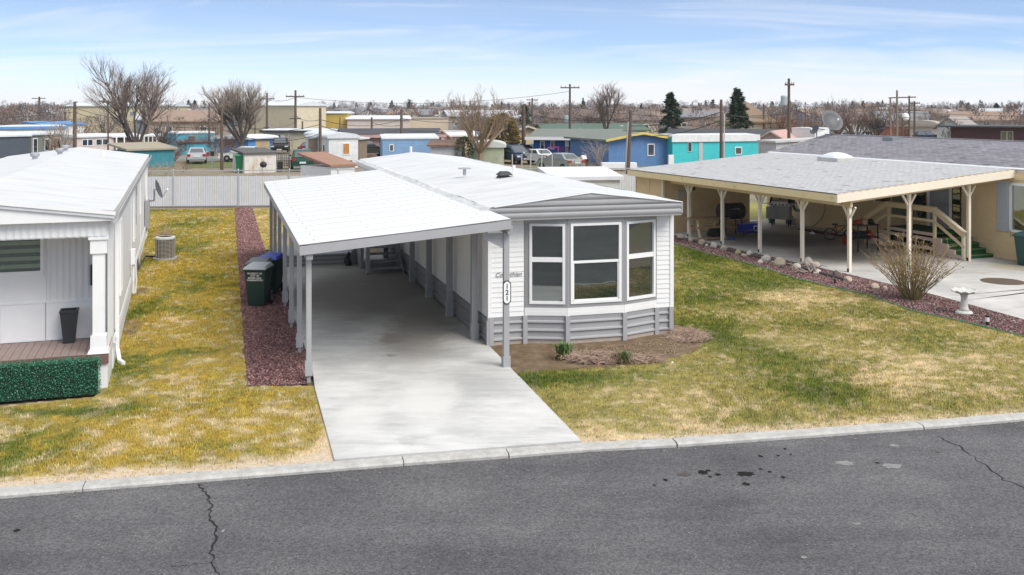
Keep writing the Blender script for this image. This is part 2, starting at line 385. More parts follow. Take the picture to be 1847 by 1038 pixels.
# lawns: colour of the dry and green patches
def blobs(x, y, lst):
    t = np.zeros_like(x)
    for px, py, rx, ry, s in lst:
        c = G(px, py); e = abs(G(px+rx, py).x-c.x); d = abs(G(px, py-ry).y-c.y)
        t = t+s*np.exp(-(((x-c.x)/e)**2+((y-c.y)/d)**2))
    return t
GREENB = [(1290,470,110,28,.62),(1390,515,80,14,.55),(1270,530,60,30,.5),(1290,600,40,26,.75),(1000,684,85,14,.95),(950,690,40,14,.6),(1490,702,90,22,.6),(1380,650,80,26,.35),(1640,570,60,10,.3),(1690,598,70,10,.35),(1120,680,90,14,.45),(1330,745,60,10,.2),(1240,660,70,20,.35),(1700,735,90,10,.15),(1240,450,40,20,.5),(1480,505,60,9,.4),(1560,650,60,10,.28),
          (235,570,22,40,.7),(215,660,40,40,.75),(250,480,30,30,.6),(30,820,60,40,.55),(120,745,110,8,.95),(365,635,60,7,.55),(330,408,80,22,.42),(390,802,60,10,.45),(100,790,60,12,.3),(150,850,60,8,.35),(310,380,80,5,.5),(330,450,40,14,.3),(560,800,20,10,.2),(350,520,40,12,.2),(230,735,40,10,.5),(370,500,50,8,.25)]
STRAWB = [(1470,535,80,16,.7),(1380,535,60,10,.4),(1640,660,110,30,.65),(1560,690,90,20,.5),(1780,640,60,20,.4),(1700,560,40,8,.3),(1050,775,60,18,.6),(1180,720,90,16,.3),(1450,740,90,18,.45),(1640,735,90,16,.5),(1330,570,90,10,.35),(1560,590,60,8,.35),(1300,770,120,10,.3),
          (590,790,14,40,1.0),(575,822,40,12,.9),(300,760,60,14,.3),(440,770,60,12,.25),(330,390,40,6,.3),(470,395,20,12,.6),(330,700,60,10,.25),(520,745,50,10,.35),(170,790,40,10,.3)]
TANSOIL = np.array([.52,.42,.31])
def bareness(x, y):
    cy = np.interp(x, [p.x for p in CB], [p.y for p in CB]); w = np.where(x < -2.4, 1.0, .55)
    return np.clip(np.clip(1.15-(y-cy)/.62, 0, 1)*w*(.55+1.5*(fbm(x*1.6, y*1.6, 77, 3)-.35))+blobs(x, y, [(592,795,9,34,.9),(580,828,45,7,1.0),(300,850,60,6,.4)]), 0, 1)
def lawn_cols(x, y):
    g = .30+.16*np.clip((x-1)/3,0,1)+(fbm(x*.55, y*.55, 3, 4)-.5)*1.3+blobs(x, y, GREENB); s = .12+(fbm(x*.7+9, y*.7, 11, 4)-.5)*1.2+blobs(x, y, STRAWB)-.5*blobs(x, y, GREENB)
    cy = np.interp(x, [p.x for p in CB], [p.y for p in CB]); s = s+np.clip(1-(y-cy)/.55, 0, 1)*.7
    left = np.clip((-x-2)/2.0, 0, 1)
    gold = np.stack([.40+.06*left, .335-.0*left, .098-.046*left], -1); green = np.array([.15,.185,.018]); dark = np.array([.06,.095,.016]); straw = np.array([.66,.52,.29])
    fine = (fbm(x*5.0, y*5.0, 21, 4)-.5)*2.1; f2 = fbm(x*11, y*11, 61, 2)
    gg = np.clip((g-.24+fine*1.2)*1.5, 0, 1)[...,None]; c = gold*(1-gg)+green*gg
    dd = np.clip((g-.98+fine*.8)*1.1, 0, .9)[...,None]; c = c*(1-dd)+dark*dd
    ss = np.clip((s-.24+fine*1.6)*1.6, 0, 1)[...,None]*(1-dd*.8); c = c*(1-ss)+straw*ss
    c = c*(.66+.68*f2)[...,None]
    return c, g, s
MLAWN = mat('lawn_soil_and_thatch', (1,1,1), .95, .25, 14, bump=.8, bscale=25, attr='Col')
MBLADE = mat('grass_blades', (1,1,1), .75, .15, 3, attr='Col', spec=.2)
dwL = [G(567,700), G(603.5,834)]; dwR = [G(936,682), G(1048,800.5)]
poly_L = [G(*p) for p in ((-260,900),(-260,740),(0,738),(184,720),(196,703),(268,379),(424,377),(430,470),(436,560),(441,640),(448,697),(548,699),(563,706),(600,834),(603,834))]+[G(*p) for p in ((155,869.5),(0,882.5))]
poly_L2 = [G(*p) for p in ((456,377),(590,377),(560,400),(514,400),(486,452),(474,440))]
bed_px = [(927,672),(960,670),(1010,669),(1060,667),(1120,661),(1175,655),(1225,645),(1258,632),(1276,617),(1279,606),(1270,598),(1250,592),(1217,587)]
bed_edge = [G(*p) for p in bed_px]
border_px = [(1216,441),(1258,453),(1300,464),(1370,482),(1440,505),(1500,519),(1560,531),(1640,560),(1750,584),(1847,608),(2010,648)]
border = [G(*p) for p in border_px]
poly_R = [G(1048,800.5), G(936,683)]+bed_edge+[HM.w(4.42,.2), HM.w(4.42,26), G(1160,400), G(1216,441)]+border[1:]+[G(2010,733), G(1847,746), G(1650,762), G(1400,779.5), G(1212,792.5)]
poly_B = [G(1160,400), G(1216,425), HR.w(0,11), HR.w(0,30), HR.w(9,30), HR.w(9,60-46), (2,54)]
for i, (poly, nm) in enumerate(((poly_L,'lawn'),(poly_L2,'lawn'),(poly_R,'lawn'))):
    X = [p[0] for p in poly]; Y = [p[1] for p in poly]; st = .085
    gx, gy = np.meshgrid(np.arange(min(X)-.3, max(X)+.4, st), np.arange(min(Y)-.3, max(Y)+.4, st))
    cx, cy = gx[:-1,:-1]+st/2, gy[:-1,:-1]+st/2
    keep = np.zeros(cx.shape, bool)
    for dx in (-.13,0,.13):
        for dy in (-.13,0,.13): keep |= inpoly(cx+dx, cy+dy, poly)
    cyb = np.interp(cx, [p.x for p in CB], [p.y for p in CB]); keep &= cy > cyb+.03
    nx = gx.shape[1]; q = (np.arange(gx.shape[0]-1)[:,None]*nx+np.arange(nx-1)[None,:])[keep]
    Fc = np.stack([q,q+1,q+1+nx,q+nx], -1); used, inv = np.unique(Fc, return_inverse=True); Fc = inv.reshape(Fc.shape)
    vx, vy = gx.ravel()[used], gy.ravel()[used]; c, g, s = lawn_cols(vx, vy)
    c = c*.62+np.array([.55,.40,.25])*.38*np.clip(s-.1,.15,1)[:,None]
    bz = bareness(vx, vy)[:,None]; bz = np.clip(bz*1.8-.2,0,1); c = c*(1-bz)+TANSOIL*bz
    V = np.stack([vx, vy, (fbm(vx*.5, vy*.5, 40, 2)-.5)*.03], -1)
    tag(raw(nm, V, Fc, MLAWN, cols=c), kind='structure')
def blades(poly, dens, nb, name, far_y=27):
    X = [p[0] for p in poly]; Y = [p[1] for p in poly]; rg = np.random.default_rng(len(poly))
    n = int((max(X)-min(X))*(max(Y)-min(Y))*dens); x = rg.uniform(min(X), max(X), n); y = rg.uniform(min(Y), max(Y), n)
    k = inpoly(x, y, poly) & (rg.random(n) < np.clip((far_y/np.maximum(y, far_y))**1.6, .1, 1)); x, y = x[k], y[k]
    c, g, s = lawn_cols(x, y)
    bare = bareness(x, y)
    k = rg.random(len(x)) > bare; x, y, c, g, s = x[k], y[k], c[k], g[k], s[k]
    n = len(x); c = c*(rg.uniform(.68,1.34,(n,1)))*rg.uniform(.93,1.07,(n,3))
    Vs, Cs = [], []; sc = np.clip(y/22, .9, 2.2)
    for b in range(nb):
        a = rg.uniform(0, 2*np.pi, n); hh = rg.uniform(.022,.055,n)*(1+.35*np.clip(g-.5,0,1)); w = rg.uniform(.004,.009,n)*sc; ln = rg.uniform(.2,1.0,n)*hh
        ox = x+rg.normal(0,.03,n); oy = y+rg.normal(0,.03,n); dx, dy = np.cos(a), np.sin(a)
        p0 = np.stack([ox-dy*w, oy+dx*w, np.full(n,-.012)], -1); p1 = np.stack([ox+dy*w, oy-dx*w, np.full(n,-.012)], -1); p2 = np.stack([ox+dx*ln, oy+dy*ln, hh], -1)
        Vs.append(np.stack([p0,p1,p2], 1)); cc = c*rg.uniform(.8,1.2,(n,1)); Cs.append(np.stack([cc*.85,cc*.9,cc*1.05], 1))
    V = np.concatenate(Vs).reshape(-1,3); C = np.clip(np.concatenate(Cs).reshape(-1,3), 0, .88)
    return tag(raw(name, V, np.arange(len(V)).reshape(-1,3), MBLADE, cols=C), kind='stuff', label='short winter lawn grass, part green and part straw yellow')
blades(poly_L, 680, 3, 'grass'); blades(poly_L2, 200, 3, 'grass'); blades(poly_R, 680, 3, 'grass')

# concrete slabs
def concrete(name, stains_and_shade, base=(.545,.54,.52)):
    m = bpy.data.materials.new(name); m.use_nodes = True; nt = m.node_tree; n = nt.nodes; L = nt.links; b = n['Principled BSDF']; b.inputs['Roughness'].default_value = .8; b.inputs['Specular IOR Level'].default_value = .35
    geo = n.new('ShaderNodeNewGeometry'); P = geo.outputs['Position']
    def noise(s, d, st=(1,1,1), r=.6, src=None):
        mp = n.new('ShaderNodeMapping'); mp.inputs['Scale'].default_value = st; L.new(P, mp.inputs[0])
        q = n.new('ShaderNodeTexNoise'); q.inputs['Scale'].default_value = s; q.inputs['Detail'].default_value = d; q.inputs['Roughness'].default_value = r; L.new(mp.outputs[0], q.inputs['Vector']); return q
    def mr(src, a, b_, c, d):
        q = n.new('ShaderNodeMapRange'); q.interpolation_type = 'SMOOTHSTEP'
        for i, v in enumerate((a,b_,c,d)): q.inputs[i+1].default_value = v
        L.new(src, q.inputs[0]); return q.outputs[0]
    cur = n.new('ShaderNodeRGB'); cur.outputs[0].default_value = (*base,1); cur = cur.outputs[0]
    for src, a, b_, lo, hi in ((noise(.45,6).outputs[0],.3,.7,.84,1.12),(noise(2.0,8,(.6,1.8,1),.7).outputs[0],.3,.7,.88,1.08),(noise(.9,9,(.5,2.2,1),.75).outputs[0],.36,.46,.86,1.0),(noise(60,3).outputs[0],.3,.7,.93,1.07)):
        v = n.new('ShaderNodeVectorMath'); v.operation = 'SCALE'; L.new(cur, v.inputs[0]); L.new(mr(src,a,b_,lo,hi), v.inputs['Scale']); cur = v.outputs[0]
    w = noise(1.6,6,(1,1,1),.7)
    ws = n.new('ShaderNodeVectorMath'); ws.operation = 'MULTIPLY_ADD'; L.new(w.outputs['Color'], ws.inputs[0]); ws.inputs[1].default_value = (1.1,1.1,0); L.new(P, ws.inputs[2])
    for px, py, rx, ry, col, st in stains_and_shade:
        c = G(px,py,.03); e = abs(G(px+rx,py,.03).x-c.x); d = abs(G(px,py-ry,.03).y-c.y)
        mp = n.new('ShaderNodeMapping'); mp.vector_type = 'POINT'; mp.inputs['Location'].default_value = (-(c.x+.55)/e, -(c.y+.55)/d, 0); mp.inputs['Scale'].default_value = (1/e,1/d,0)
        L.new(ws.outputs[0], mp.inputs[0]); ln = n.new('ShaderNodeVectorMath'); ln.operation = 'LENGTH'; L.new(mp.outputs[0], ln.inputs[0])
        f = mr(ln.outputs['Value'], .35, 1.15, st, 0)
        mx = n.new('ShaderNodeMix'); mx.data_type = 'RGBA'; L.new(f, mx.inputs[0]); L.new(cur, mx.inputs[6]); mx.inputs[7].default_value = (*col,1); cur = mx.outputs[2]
    L.new(cur, b.inputs['Base Color'])
    bp = n.new('ShaderNodeBump'); bp.inputs['Strength'].default_value = .25; bp.inputs['Distance'].default_value = .008; L.new(noise(45,4).outputs[0], bp.inputs['Height']); L.new(bp.outputs[0], b.inputs['Normal'])
    return m
dk = (.17,.155,.14); br = (.15,.105,.075); gr = (.36,.36,.35); pl = (.66,.65,.62)
MDRIVE = concrete('driveway_concrete', [(705,612,34,12,br,.6),(690,560,60,10,dk,.5),(640,520,55,7,dk,.7),(660,545,45,6,dk,.5),(760,590,80,60,(.25,.235,.21),.85),(660,525,190,52,(.22,.205,.18),.92),(700,640,14,3,dk,.6),(640,575,30,6,(.25,.24,.22),.5),  # real stains; the widest dark ellipses paint in shade under the carport roof
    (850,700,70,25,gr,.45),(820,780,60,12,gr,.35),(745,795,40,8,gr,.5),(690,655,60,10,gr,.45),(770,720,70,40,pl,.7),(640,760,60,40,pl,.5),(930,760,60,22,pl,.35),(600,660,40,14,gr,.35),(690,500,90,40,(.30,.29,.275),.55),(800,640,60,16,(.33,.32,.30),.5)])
drive = tag(bpy.data.objects.new('driveway', None), kind='structure'); COL.objects.link(drive)
def ledge(t):      # left and right edges of the slab, by distance u along the house frame
    return None
L0 = [G(603.5,833.2), G(568,703), HM.w(-3.86,-.9), HM.w(-3.86,14.5)]
R0 = [G(1049,799.6), G(938,684), G(885,629), HM.w(-.13,14.5)]
def slab(name, Lp, Rp, cuts, m, parent, z=.032, gap=.02):
    def samp(pl, t):
        d = [0]
        for a, b in zip(pl[:-1], pl[1:]): d.append(d[-1]+(b-a).length)
        s = t*d[-1]
        for i in range(len(pl)-1):
            if s <= d[i+1]+1e-6: return pl[i].lerp(pl[i+1], (s-d[i])/(d[i+1]-d[i]))
        return pl[-1]
    for t0, t1 in zip(cuts[:-1], cuts[1:]):
        N = 5; a = []; b = []
        for k in range(N+1):
            t = t0+(t1-t0)*k/N; a.append(samp(Lp,t)); b.append(samp(Rp,t))
        g = (a[1]-a[0]).normalized()*gap/2; a[0] += g; b[0] += g; a[-1] -= g; b[-1] -= g
        mb = MB(); zz = z+rnd.uniform(-.003,.003); k = N+1
        V_ = [(p.x,p.y,zz) for p in a]+[(p.x,p.y,zz) for p in b]+[(p.x,p.y,-.1) for p in a]+[(p.x,p.y,-.1) for p in b]
        fs = [(i,i+1,k+i+1,k+i) for i in range(N)]+[(i,i+1,2*k+i+1,2*k+i) for i in range(N)]+[(k+i,k+i+1,3*k+i+1,3*k+i) for i in range(N)]+[(0,k,3*k,2*k),(N,k+N,3*k+N,2*k+N)]
        mb.add(V_, fs).build(name, m, parent)
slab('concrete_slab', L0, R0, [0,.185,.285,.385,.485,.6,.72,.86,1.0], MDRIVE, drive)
# neighbour's drive on the right
MDR2 = concrete('neighbour_concrete', [(1820,482,40,8,(.42,.36,.19),.6),(1400,432,150,18,(.19,.185,.175),1.0),(1520,462,100,16,(.21,.205,.195),.95),(1640,470,70,8,(.27,.26,.245),.6),(1420,440,60,10,(.15,.14,.13),.7),(1600,460,50,8,(.2,.19,.18),.5),(1480,455,60,8,(.24,.23,.22),.5),(1700,520,50,14,gr,.5),(1330,440,40,6,(.22,.21,.2),.5),(1620,478,30,5,(.3,.26,.2),.5),(1800,545,40,10,pl,.4)], (.50,.485,.465))  # stains, plus the right carport's shade painted into the floor as wide ellipses
drive2 = tag(bpy.data.objects.new('carport_floor', None), kind='structure'); COL.objects.link(drive2)
Lp = [G(2060,636), G(1847,578.5), G(1675,531), HR.w(.35,-.4), HR.w(.35,11)]; Rp = [G(2400,560), G(2060,500), HR.w(9.5,-4.5), HR.w(7.42,-.6), HR.w(7.42,11)]
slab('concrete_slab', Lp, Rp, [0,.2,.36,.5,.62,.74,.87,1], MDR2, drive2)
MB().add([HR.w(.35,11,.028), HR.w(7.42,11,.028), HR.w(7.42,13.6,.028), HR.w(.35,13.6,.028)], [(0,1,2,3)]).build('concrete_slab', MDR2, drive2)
c = G(1809,507,.05); mb = MB(); mb.lathe([(.02,.006),(.58,.006),(.62,.0)], 28, (c.x,c.y,.036))
tag(mb.build('drain_cover', mat('rusty_cover', (.10,.072,.052), .8, .2, 9)), 'round rust-brown cover set in the concrete drive near the window', 'drain cover')
# dirt bed in front of the bay window, dirt by the left home
MDIRT = mat('bare_dirt', (.135,.087,.047), .95, .3, 5, bump=1, bscale=22, dirt=.5, dcol=(.33,.25,.16), dscale=3)
def sheet(name, pts, z, m, kind='structure', jitter=.04):
    P = []
    for i in range(len(pts)):
        a, b = Vector(pts[i]), Vector(pts[(i+1)%len(pts)]); k = max(1, int((b-a).length/.25))
        for t in range(k):
            p = a.lerp(b, t/k); P.append((p.x+rnd.uniform(-jitter,jitter), p.y+rnd.uniform(-jitter,jitter), z))
    return tag(MB().add(P, [tuple(range(len(P)))]).build(name, m), kind=kind)
sheet('soil_bed', [G(887,630)]+[G(927,674)]+bed_edge[1:]+[HM.w(4.4,.3), HM.w(0,.3)], .012, MDIRT, jitter=.075)
for px,py,rx,ry in ((238,590,20,16),(262,463,13,8),(255,525,14,7),(290,690,0,0)):
    if rx: sheet('soil_patch', [G(px+rx*math.cos(a), py+ry*math.sin(a)*.9) for a in np.linspace(0,6.28,13)[:-1]], .014, MDIRT, jitter=.08)
# gravel
MGRAV = mat('lava_gravel_base', (.095,.048,.05), .95, .4, 22, bump=1, bscale=40)
MSTONE = mat('lava_gravel_stones', (1,1,1), .9, .2, 10, attr='Col')
path_poly = [G(*p) for p in ((424,376),(455,376),(470,430),(486,470),(519,520))]+[HM.w(-3.9,7), HM.w(-3.88,-1.2), G(550,696), G(448,698), G(441,640), G(436,560), G(430,470)]
sheet('gravel_path', path_poly, .014, MGRAV, jitter=.055)
bed2_poly = border+[G(2060,637), G(1847,579), G(1675,532), HR.w(.33,-.4), HR.w(.33,11.2), HR.w(-.75,11.2)]
sheet('gravel_border', bed2_poly, .016, MGRAV, jitter=.03)
def pebbles(poly, dens, r0, r1, pal, name, label, far=24):
    X = [p[0] for p in poly]; Y = [p[1] for p in poly]; rg = np.random.default_rng(5)
    n = int((max(X)-min(X))*(max(Y)-min(Y))*dens); x = rg.uniform(min(X),max(X),n); y = rg.uniform(min(Y),max(Y),n); k = inpoly(x,y,poly) & (rg.random(n) < np.clip((far/y)**1.5,.08,1)); x,y = x[k],y[k]; n = len(x)
    r = rg.uniform(r0,r1,n)*np.clip(y/far,1,1.8); oct_ = np.array([(1,0,0),(0,1,0),(-1,0,0),(0,-1,0),(0,0,.8),(0,0,-.8)]); a = rg.uniform(0,6.28,n)
    ca, sa = np.cos(a), np.sin(a); s3 = rg.uniform(.6,1.25,(n,6))
    V = np.empty((n,6,3))
    V[...,0] = x[:,None]+r[:,None]*s3*(oct_[:,0]*ca[:,None]-oct_[:,1]*sa[:,None]); V[...,1] = y[:,None]+r[:,None]*s3*(oct_[:,0]*sa[:,None]+oct_[:,1]*ca[:,None]); V[...,2] = .02+r[:,None]*s3*oct_[:,2]+rg.uniform(0,.012,(n,1))
    f = np.array([(0,1,4),(1,2,4),(2,3,4),(3,0,4),(1,0,5),(2,1,5),(3,2,5),(0,3,5)])
    Fc = (np.arange(n)[:,None,None]*6+f[None]).reshape(-1,3)
    P = np.array(pal); c = P[rg.integers(0,len(P),n)]*rg.uniform(.7,1.35,(n,1)); C = np.repeat(c[:,None,:],6,1).reshape(-1,3)
    tag(raw(name, V.reshape(-1,3), Fc, MSTONE, cols=C), label, kind='stuff')
LAVA = [(.20,.082,.075),(.16,.075,.072),(.26,.14,.13),(.10,.05,.05),(.32,.20,.19),(.18,.095,.092)]
pebbles(path_poly, 900, .012, .028, LAVA, 'gravel', 'purple-brown lava gravel laid beside the carport posts')
pebbles(bed2_poly, 700, .014, .03, LAVA+[(.3,.25,.22),(.05,.04,.04)], 'gravel', 'reddish lava gravel of the border by the neighbour\'s drive', 27)
# litter of leaves in the soil bed
pebbles([Vector(p) for p in [G(1000,652),G(1200,648),G(1262,622),G(1262,602),G(1216,600),HM.w(4.3,-.1),HM.w(3.2,-.75),HM.w(1.2,-.75)]], 220, .008, .02, [(.32,.23,.15),(.2,.13,.08),(.42,.33,.24)], 'leaf_litter', 'dry brown leaf litter on the soil bed')
gut = [Vector((p.x,p.y+.02,0)) for p in CF[1:-1]]+[Vector((p.x,p.y-.22,0)) for p in reversed(CF[1:-1])]
n0 = len(bpy.data.objects); pebbles(gut, 130, .004, .011, [(.30,.25,.18),(.22,.2,.18),(.42,.34,.22)], 'gutter_grit', 'fine grit and straw bits in the gutter along the kerb', 14)
bpy.data.objects['gutter_grit'].location.z = ROADZ-.016
# lanes and plots beyond the fence
MLANE = mat('back_lane', (.23,.225,.22), .9, .12, 2)
MB().add([G(-900,291,-.03),G(380,291,-.03),G(620,287,-.03),G(1300,287,-.03),G(2900,287,-.03),G(2900,280,-.03),G(1300,281,-.03),G(620,281,-.03),G(380,283,-.03),G(-900,283,-.03)], [tuple(range(10))]).build('back_lane', MLANE)['kind'] = 'structure'
MB().add([G(650,281.1,-.026),G(760,281.1,-.026),G(560,240,-.02),G(530,240,-.02)], [(0,1,2,3)]).build('back_lane', MLANE)['kind'] = 'structure'
MFG = mat('far_grass', (.10,.13,.03), .95, .3, 1, dirt=.4, dcol=(.25,.2,.1), dscale=.6)
MB().add([G(335,303,-.045),G(470,303,-.045),G(470,292,-.045),G(335,292,-.045)], [(0,1,2,3)]).build('verge', MFG)['kind'] = 'structure'
MFG2 = mat('yellow_grass', (.24,.22,.05), .95, .3, 1)
MB().add([HR.w(-3,12.2,-.02),HR.w(12,12.2,-.02),HR.w(12,22,-.02),HR.w(-3,22,-.02)], [(0,1,2,3)]).build('lawn', MFG2)['kind'] = 'structure'
# ------------------------------------------------------------------ main home (local x across the front, y along its length)
def text_mesh(s, size, m, parent, loc, rot, name='lettering', shear=0, ext=.002, align='CENTER', space=1.0, bold=0):
    cu = bpy.data.curves.new('t', 'FONT'); cu.body = s; cu.size = size; cu.extrude = ext; cu.align_x = align; cu.align_y = 'CENTER'; cu.shear = shear; cu.space_line = space; cu.resolution_u = 3; cu.offset = bold
    o = bpy.data.objects.new('t', cu); COL.objects.link(o); dg = bpy.context.evaluated_depsgraph_get()
    me = bpy.data.meshes.new_from_object(o.evaluated_get(dg)); bpy.data.objects.remove(o); bpy.data.curves.remove(cu)
    me.materials.clear(); me.materials.append(m)
    q = bpy.data.objects.new(name, me); COL.objects.link(q); q.parent = parent; q.location = loc; q.rotation_euler = rot; return q
W, LN = 4.38, 20.5
home = thing('mobile_home', 'white single-wide mobile home with grey skirting and angled bay window behind the carport', 'mobile home', (HM.o.x,HM.o.y,0), HM.a)
def lap(x0, x1, z0, z1, rows, y=0.0, axis='x', parent=home, m=SIDEW, depth=.016, name='siding_board'):
    """rows of lapped boards: bottom edge proud, top edge tucked in; axis x = board runs along x at y, facing -y; axis y = runs along y at x=y, facing -x"""
    hh = (z1-z0)/rows
    for i in range(rows):
        a = z0+i*hh; b = a+hh*1.04; mb = MB()
        if axis == 'x': mb.hexa([(x0,y-depth,a),(x1,y-depth,a),(x1,y,a),(x0,y,a),(x0,y-.003,b),(x1,y-.003,b),(x1,y,b),(x0,y,b)])
        elif axis == 'y': mb.hexa([(y-depth,x0,a),(y,x0,a),(y,x1,a),(y-depth,x1,a),(y-.003,x0,b),(y,x0,b),(y,x1,b),(y-.003,x1,b)])
        else: mb.hexa([(y,x0,a),(y+depth,x0,a),(y+depth,x1,a),(y,x1,a),(y,x0,b),(y+.003,x0,b),(y+.003,x1,b),(y,x1,b)])
        mb.build(name, m, parent)
MB().box(.02,W-.02,.02,LN,.02,2.85).build('wall', SIDEW, home)
EV = 3.07; RG = 3.33
NR = 20
lap(0,.80,.62,2.8,NR); lap(3.98,W-.07,.62,2.8,NR)
lap(0,.05,.62,2.8,1,0,'y')
lap(.06,LN,.62,2.9,NR,0.0,'y')
MB().box(-.02,.06,-.03,.06,.56,2.82).build('corner_post', WHITE, home)
MB().box(W-.07,W+.02,-.03,.06,.56,2.82).build('corner_post', WHITE, home)
# skirting of the side under the carport, with ribs
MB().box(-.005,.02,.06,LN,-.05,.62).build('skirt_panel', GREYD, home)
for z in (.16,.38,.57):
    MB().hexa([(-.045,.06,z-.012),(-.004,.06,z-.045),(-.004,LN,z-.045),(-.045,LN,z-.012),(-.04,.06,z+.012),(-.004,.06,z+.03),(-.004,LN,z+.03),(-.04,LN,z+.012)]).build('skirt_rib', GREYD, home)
# bay: plan polyline, outward = -y
BP = [(.82,0),(1.70,-.32),(3.05,-.32),(3.97,0)]
def bayseg(p, q, t0, t1, z0, z1, out0, out1, m, name, parent=home):
    p, q = Vector((*p,0)), Vector((*q,0)); d = (q-p).normalized(); nn = Vector((d.y,-d.x,0)); L = (q-p).length
    a, b = p+d*(t0*L), p+d*(t1*L)
    P = [a+nn*out1, b+nn*out1, b+nn*out0, a+nn*out0]
    return MB().hexa([(v.x,v.y,z0) for v in P]+[(v.x,v.y,z1) for v in P]).build(name, m, parent)
for i in range(3):
    p, q = BP[i], BP[i+1]; c0, c1 = ((.115,.955),(.055,.945),(.055,.955))[i]
    w = bpy.data.objects.new('bay_window', None); COL.objects.link(w); w.parent = home
    # grey surround: sill, head and jambs around each opening
    bayseg(p,q,0,1,.80,.885,-.08,.012,GREY,'window_surround'); bayseg(p,q,0,1,2.655,2.80,-.08,.012,GREY,'window_surround')
    bayseg(p,q,-.0,c0,.885,2.655,-.08,.010,GREY,'window_surround'); bayseg(p,q,c1,1.0,.885,2.655,-.08,.010,GREY,'window_surround')
    bayseg(p,q,0,1,2.66,2.79,.012,.022,GREYL,'head_board')
    Lq = (Vector(q)-Vector(p)).length; fw = .058/Lq; zm = (1.86,1.80,1.86)[i]
    for a,b,z0,z1,o in ((c0,c0+fw,.885,2.655,.035),(c1-fw,c1,.885,2.655,.035),(c0+fw,c1-fw,.885,.945,.035),(c0+fw,c1-fw,2.60,2.655,.035),(c0+fw,c1-fw,zm-(.025 if i==1 else .05),zm+(.025 if i==1 else .05),.026)):
        bayseg(p,q,a,b,z0,z1,-.06,o,WHITE,'window_frame',w)
    bayseg(p,q,c0+fw,c1-fw,.945,2.60,-.055,-.02,GLASS,'window_pane',w)
    if i == 1:
        for a,b,z0,z1 in ((c0+fw,c0+fw*1.5,.945,zm-.03),(c1-fw*1.5,c1-fw,.945,zm-.03),(c0+fw,c1-fw,.945,.975)): bayseg(p,q,a,b,z0,z1,-.03,.012,WHITE,'window_frame',w)
    # white apron and its two boards
    for z0,z1 in ((.63,.72),(.72,.80)): bayseg(p,q,0,1,z0,z1,-.08,.02-.004*(z0>.7),SIDEW,'apron_board')
# bay core and fillers
MB().prism([(.84,.1),(1.71,-.24),(3.04,-.24),(3.95,.1)], 'z', -.05, 2.8).build('bay_wall', GREYD, home)
SK = [(0,0),(.82,0),(1.70,-.32),(3.05,-.32),(3.97,0),(W,0)]
for i in range(5):
    p, q = SK[i], SK[i+1]
    bayseg(p,q,0,1,-.1,.63,-.06,-.002,GREYL,'skirt_panel')
    bayseg(p,q,.0,1.0,.50,.625,.0,.006,GREY,'skirt_band')
    bayseg(p,q,.02,.98,-.08,.10,.0,.008,TANB,'skirt_board')
    L_ = (Vector(q)-Vector(p)).length; e = .055/L_
    for z in (.13,.31,.495):
        a = Vector((*p,0)); b = Vector((*q,0)); d = (b-a).normalized(); nn = Vector((d.y,-d.x,0)); a, b = a+d*.05, b-d*.05
        MB().hexa([tuple(v+nn*o+Vector((0,0,z+dz))) for v,o,dz in ((a,.001,-.05),(b,.001,-.05),(b,.04,-.014),(a,.04,-.014),(a,.001,.035),(b,.001,.035),(b,.036,.014),(a,.036,.014))]).build('skirt_rib', GREYL, home)
for k, (x,y) in enumerate(SK):
    MB().box(x-.05+(.05 if k==0 else 0)-(.05 if k==5 else 0),x+.05+(.05 if k==0 else 0)-(.05 if k==5 else 0),y-.062,y-.005,-.1,.63).build('skirt_post', GREYL, home)
MB().box(-.05,.05,-.05,.05,-.1,.56).build('skirt_post', GREYL, home)
# roof: shallow gable over the whole length, overhanging the bay
yf = -.42; xl, xr = -.08, W+.015; xm = W/2+.02
def roofz(x): return EV+(RG-EV)*(1-abs(x-xm)/(xr-xm))**1.0
mb = MB(); ny = 60; nx = 9; Vt = []
for j in range(ny+1):
    y = yf+(LN+.15-yf)*j/ny; seam = .012 if j%4 == 0 else 0
    for i in range(nx):
        x = xl+(xr-xl)*i/(nx-1); Vt.append((x, y, roofz(x)+seam+(float(fbm(np.array(x*1.1), np.array(y*.5), 3, 2))-.5)*.035))
k = (ny+1)*nx; fs = [(j*nx+i,j*nx+i+1,(j+1)*nx+i+1,(j+1)*nx+i) for j in range(ny) for i in range(nx-1)]
mb.add(Vt, fs).build('roof_sheet', ROOFW, home, smooth=False)
mb = MB(); prof = [(xl,EV-.02),(xm,RG-.02),(xr,EV-.02),(xr,2.87),(xl,2.87)]; mb.prism(prof,'y',yf+.01,LN+.12).build('roof_core', WHITE, home)
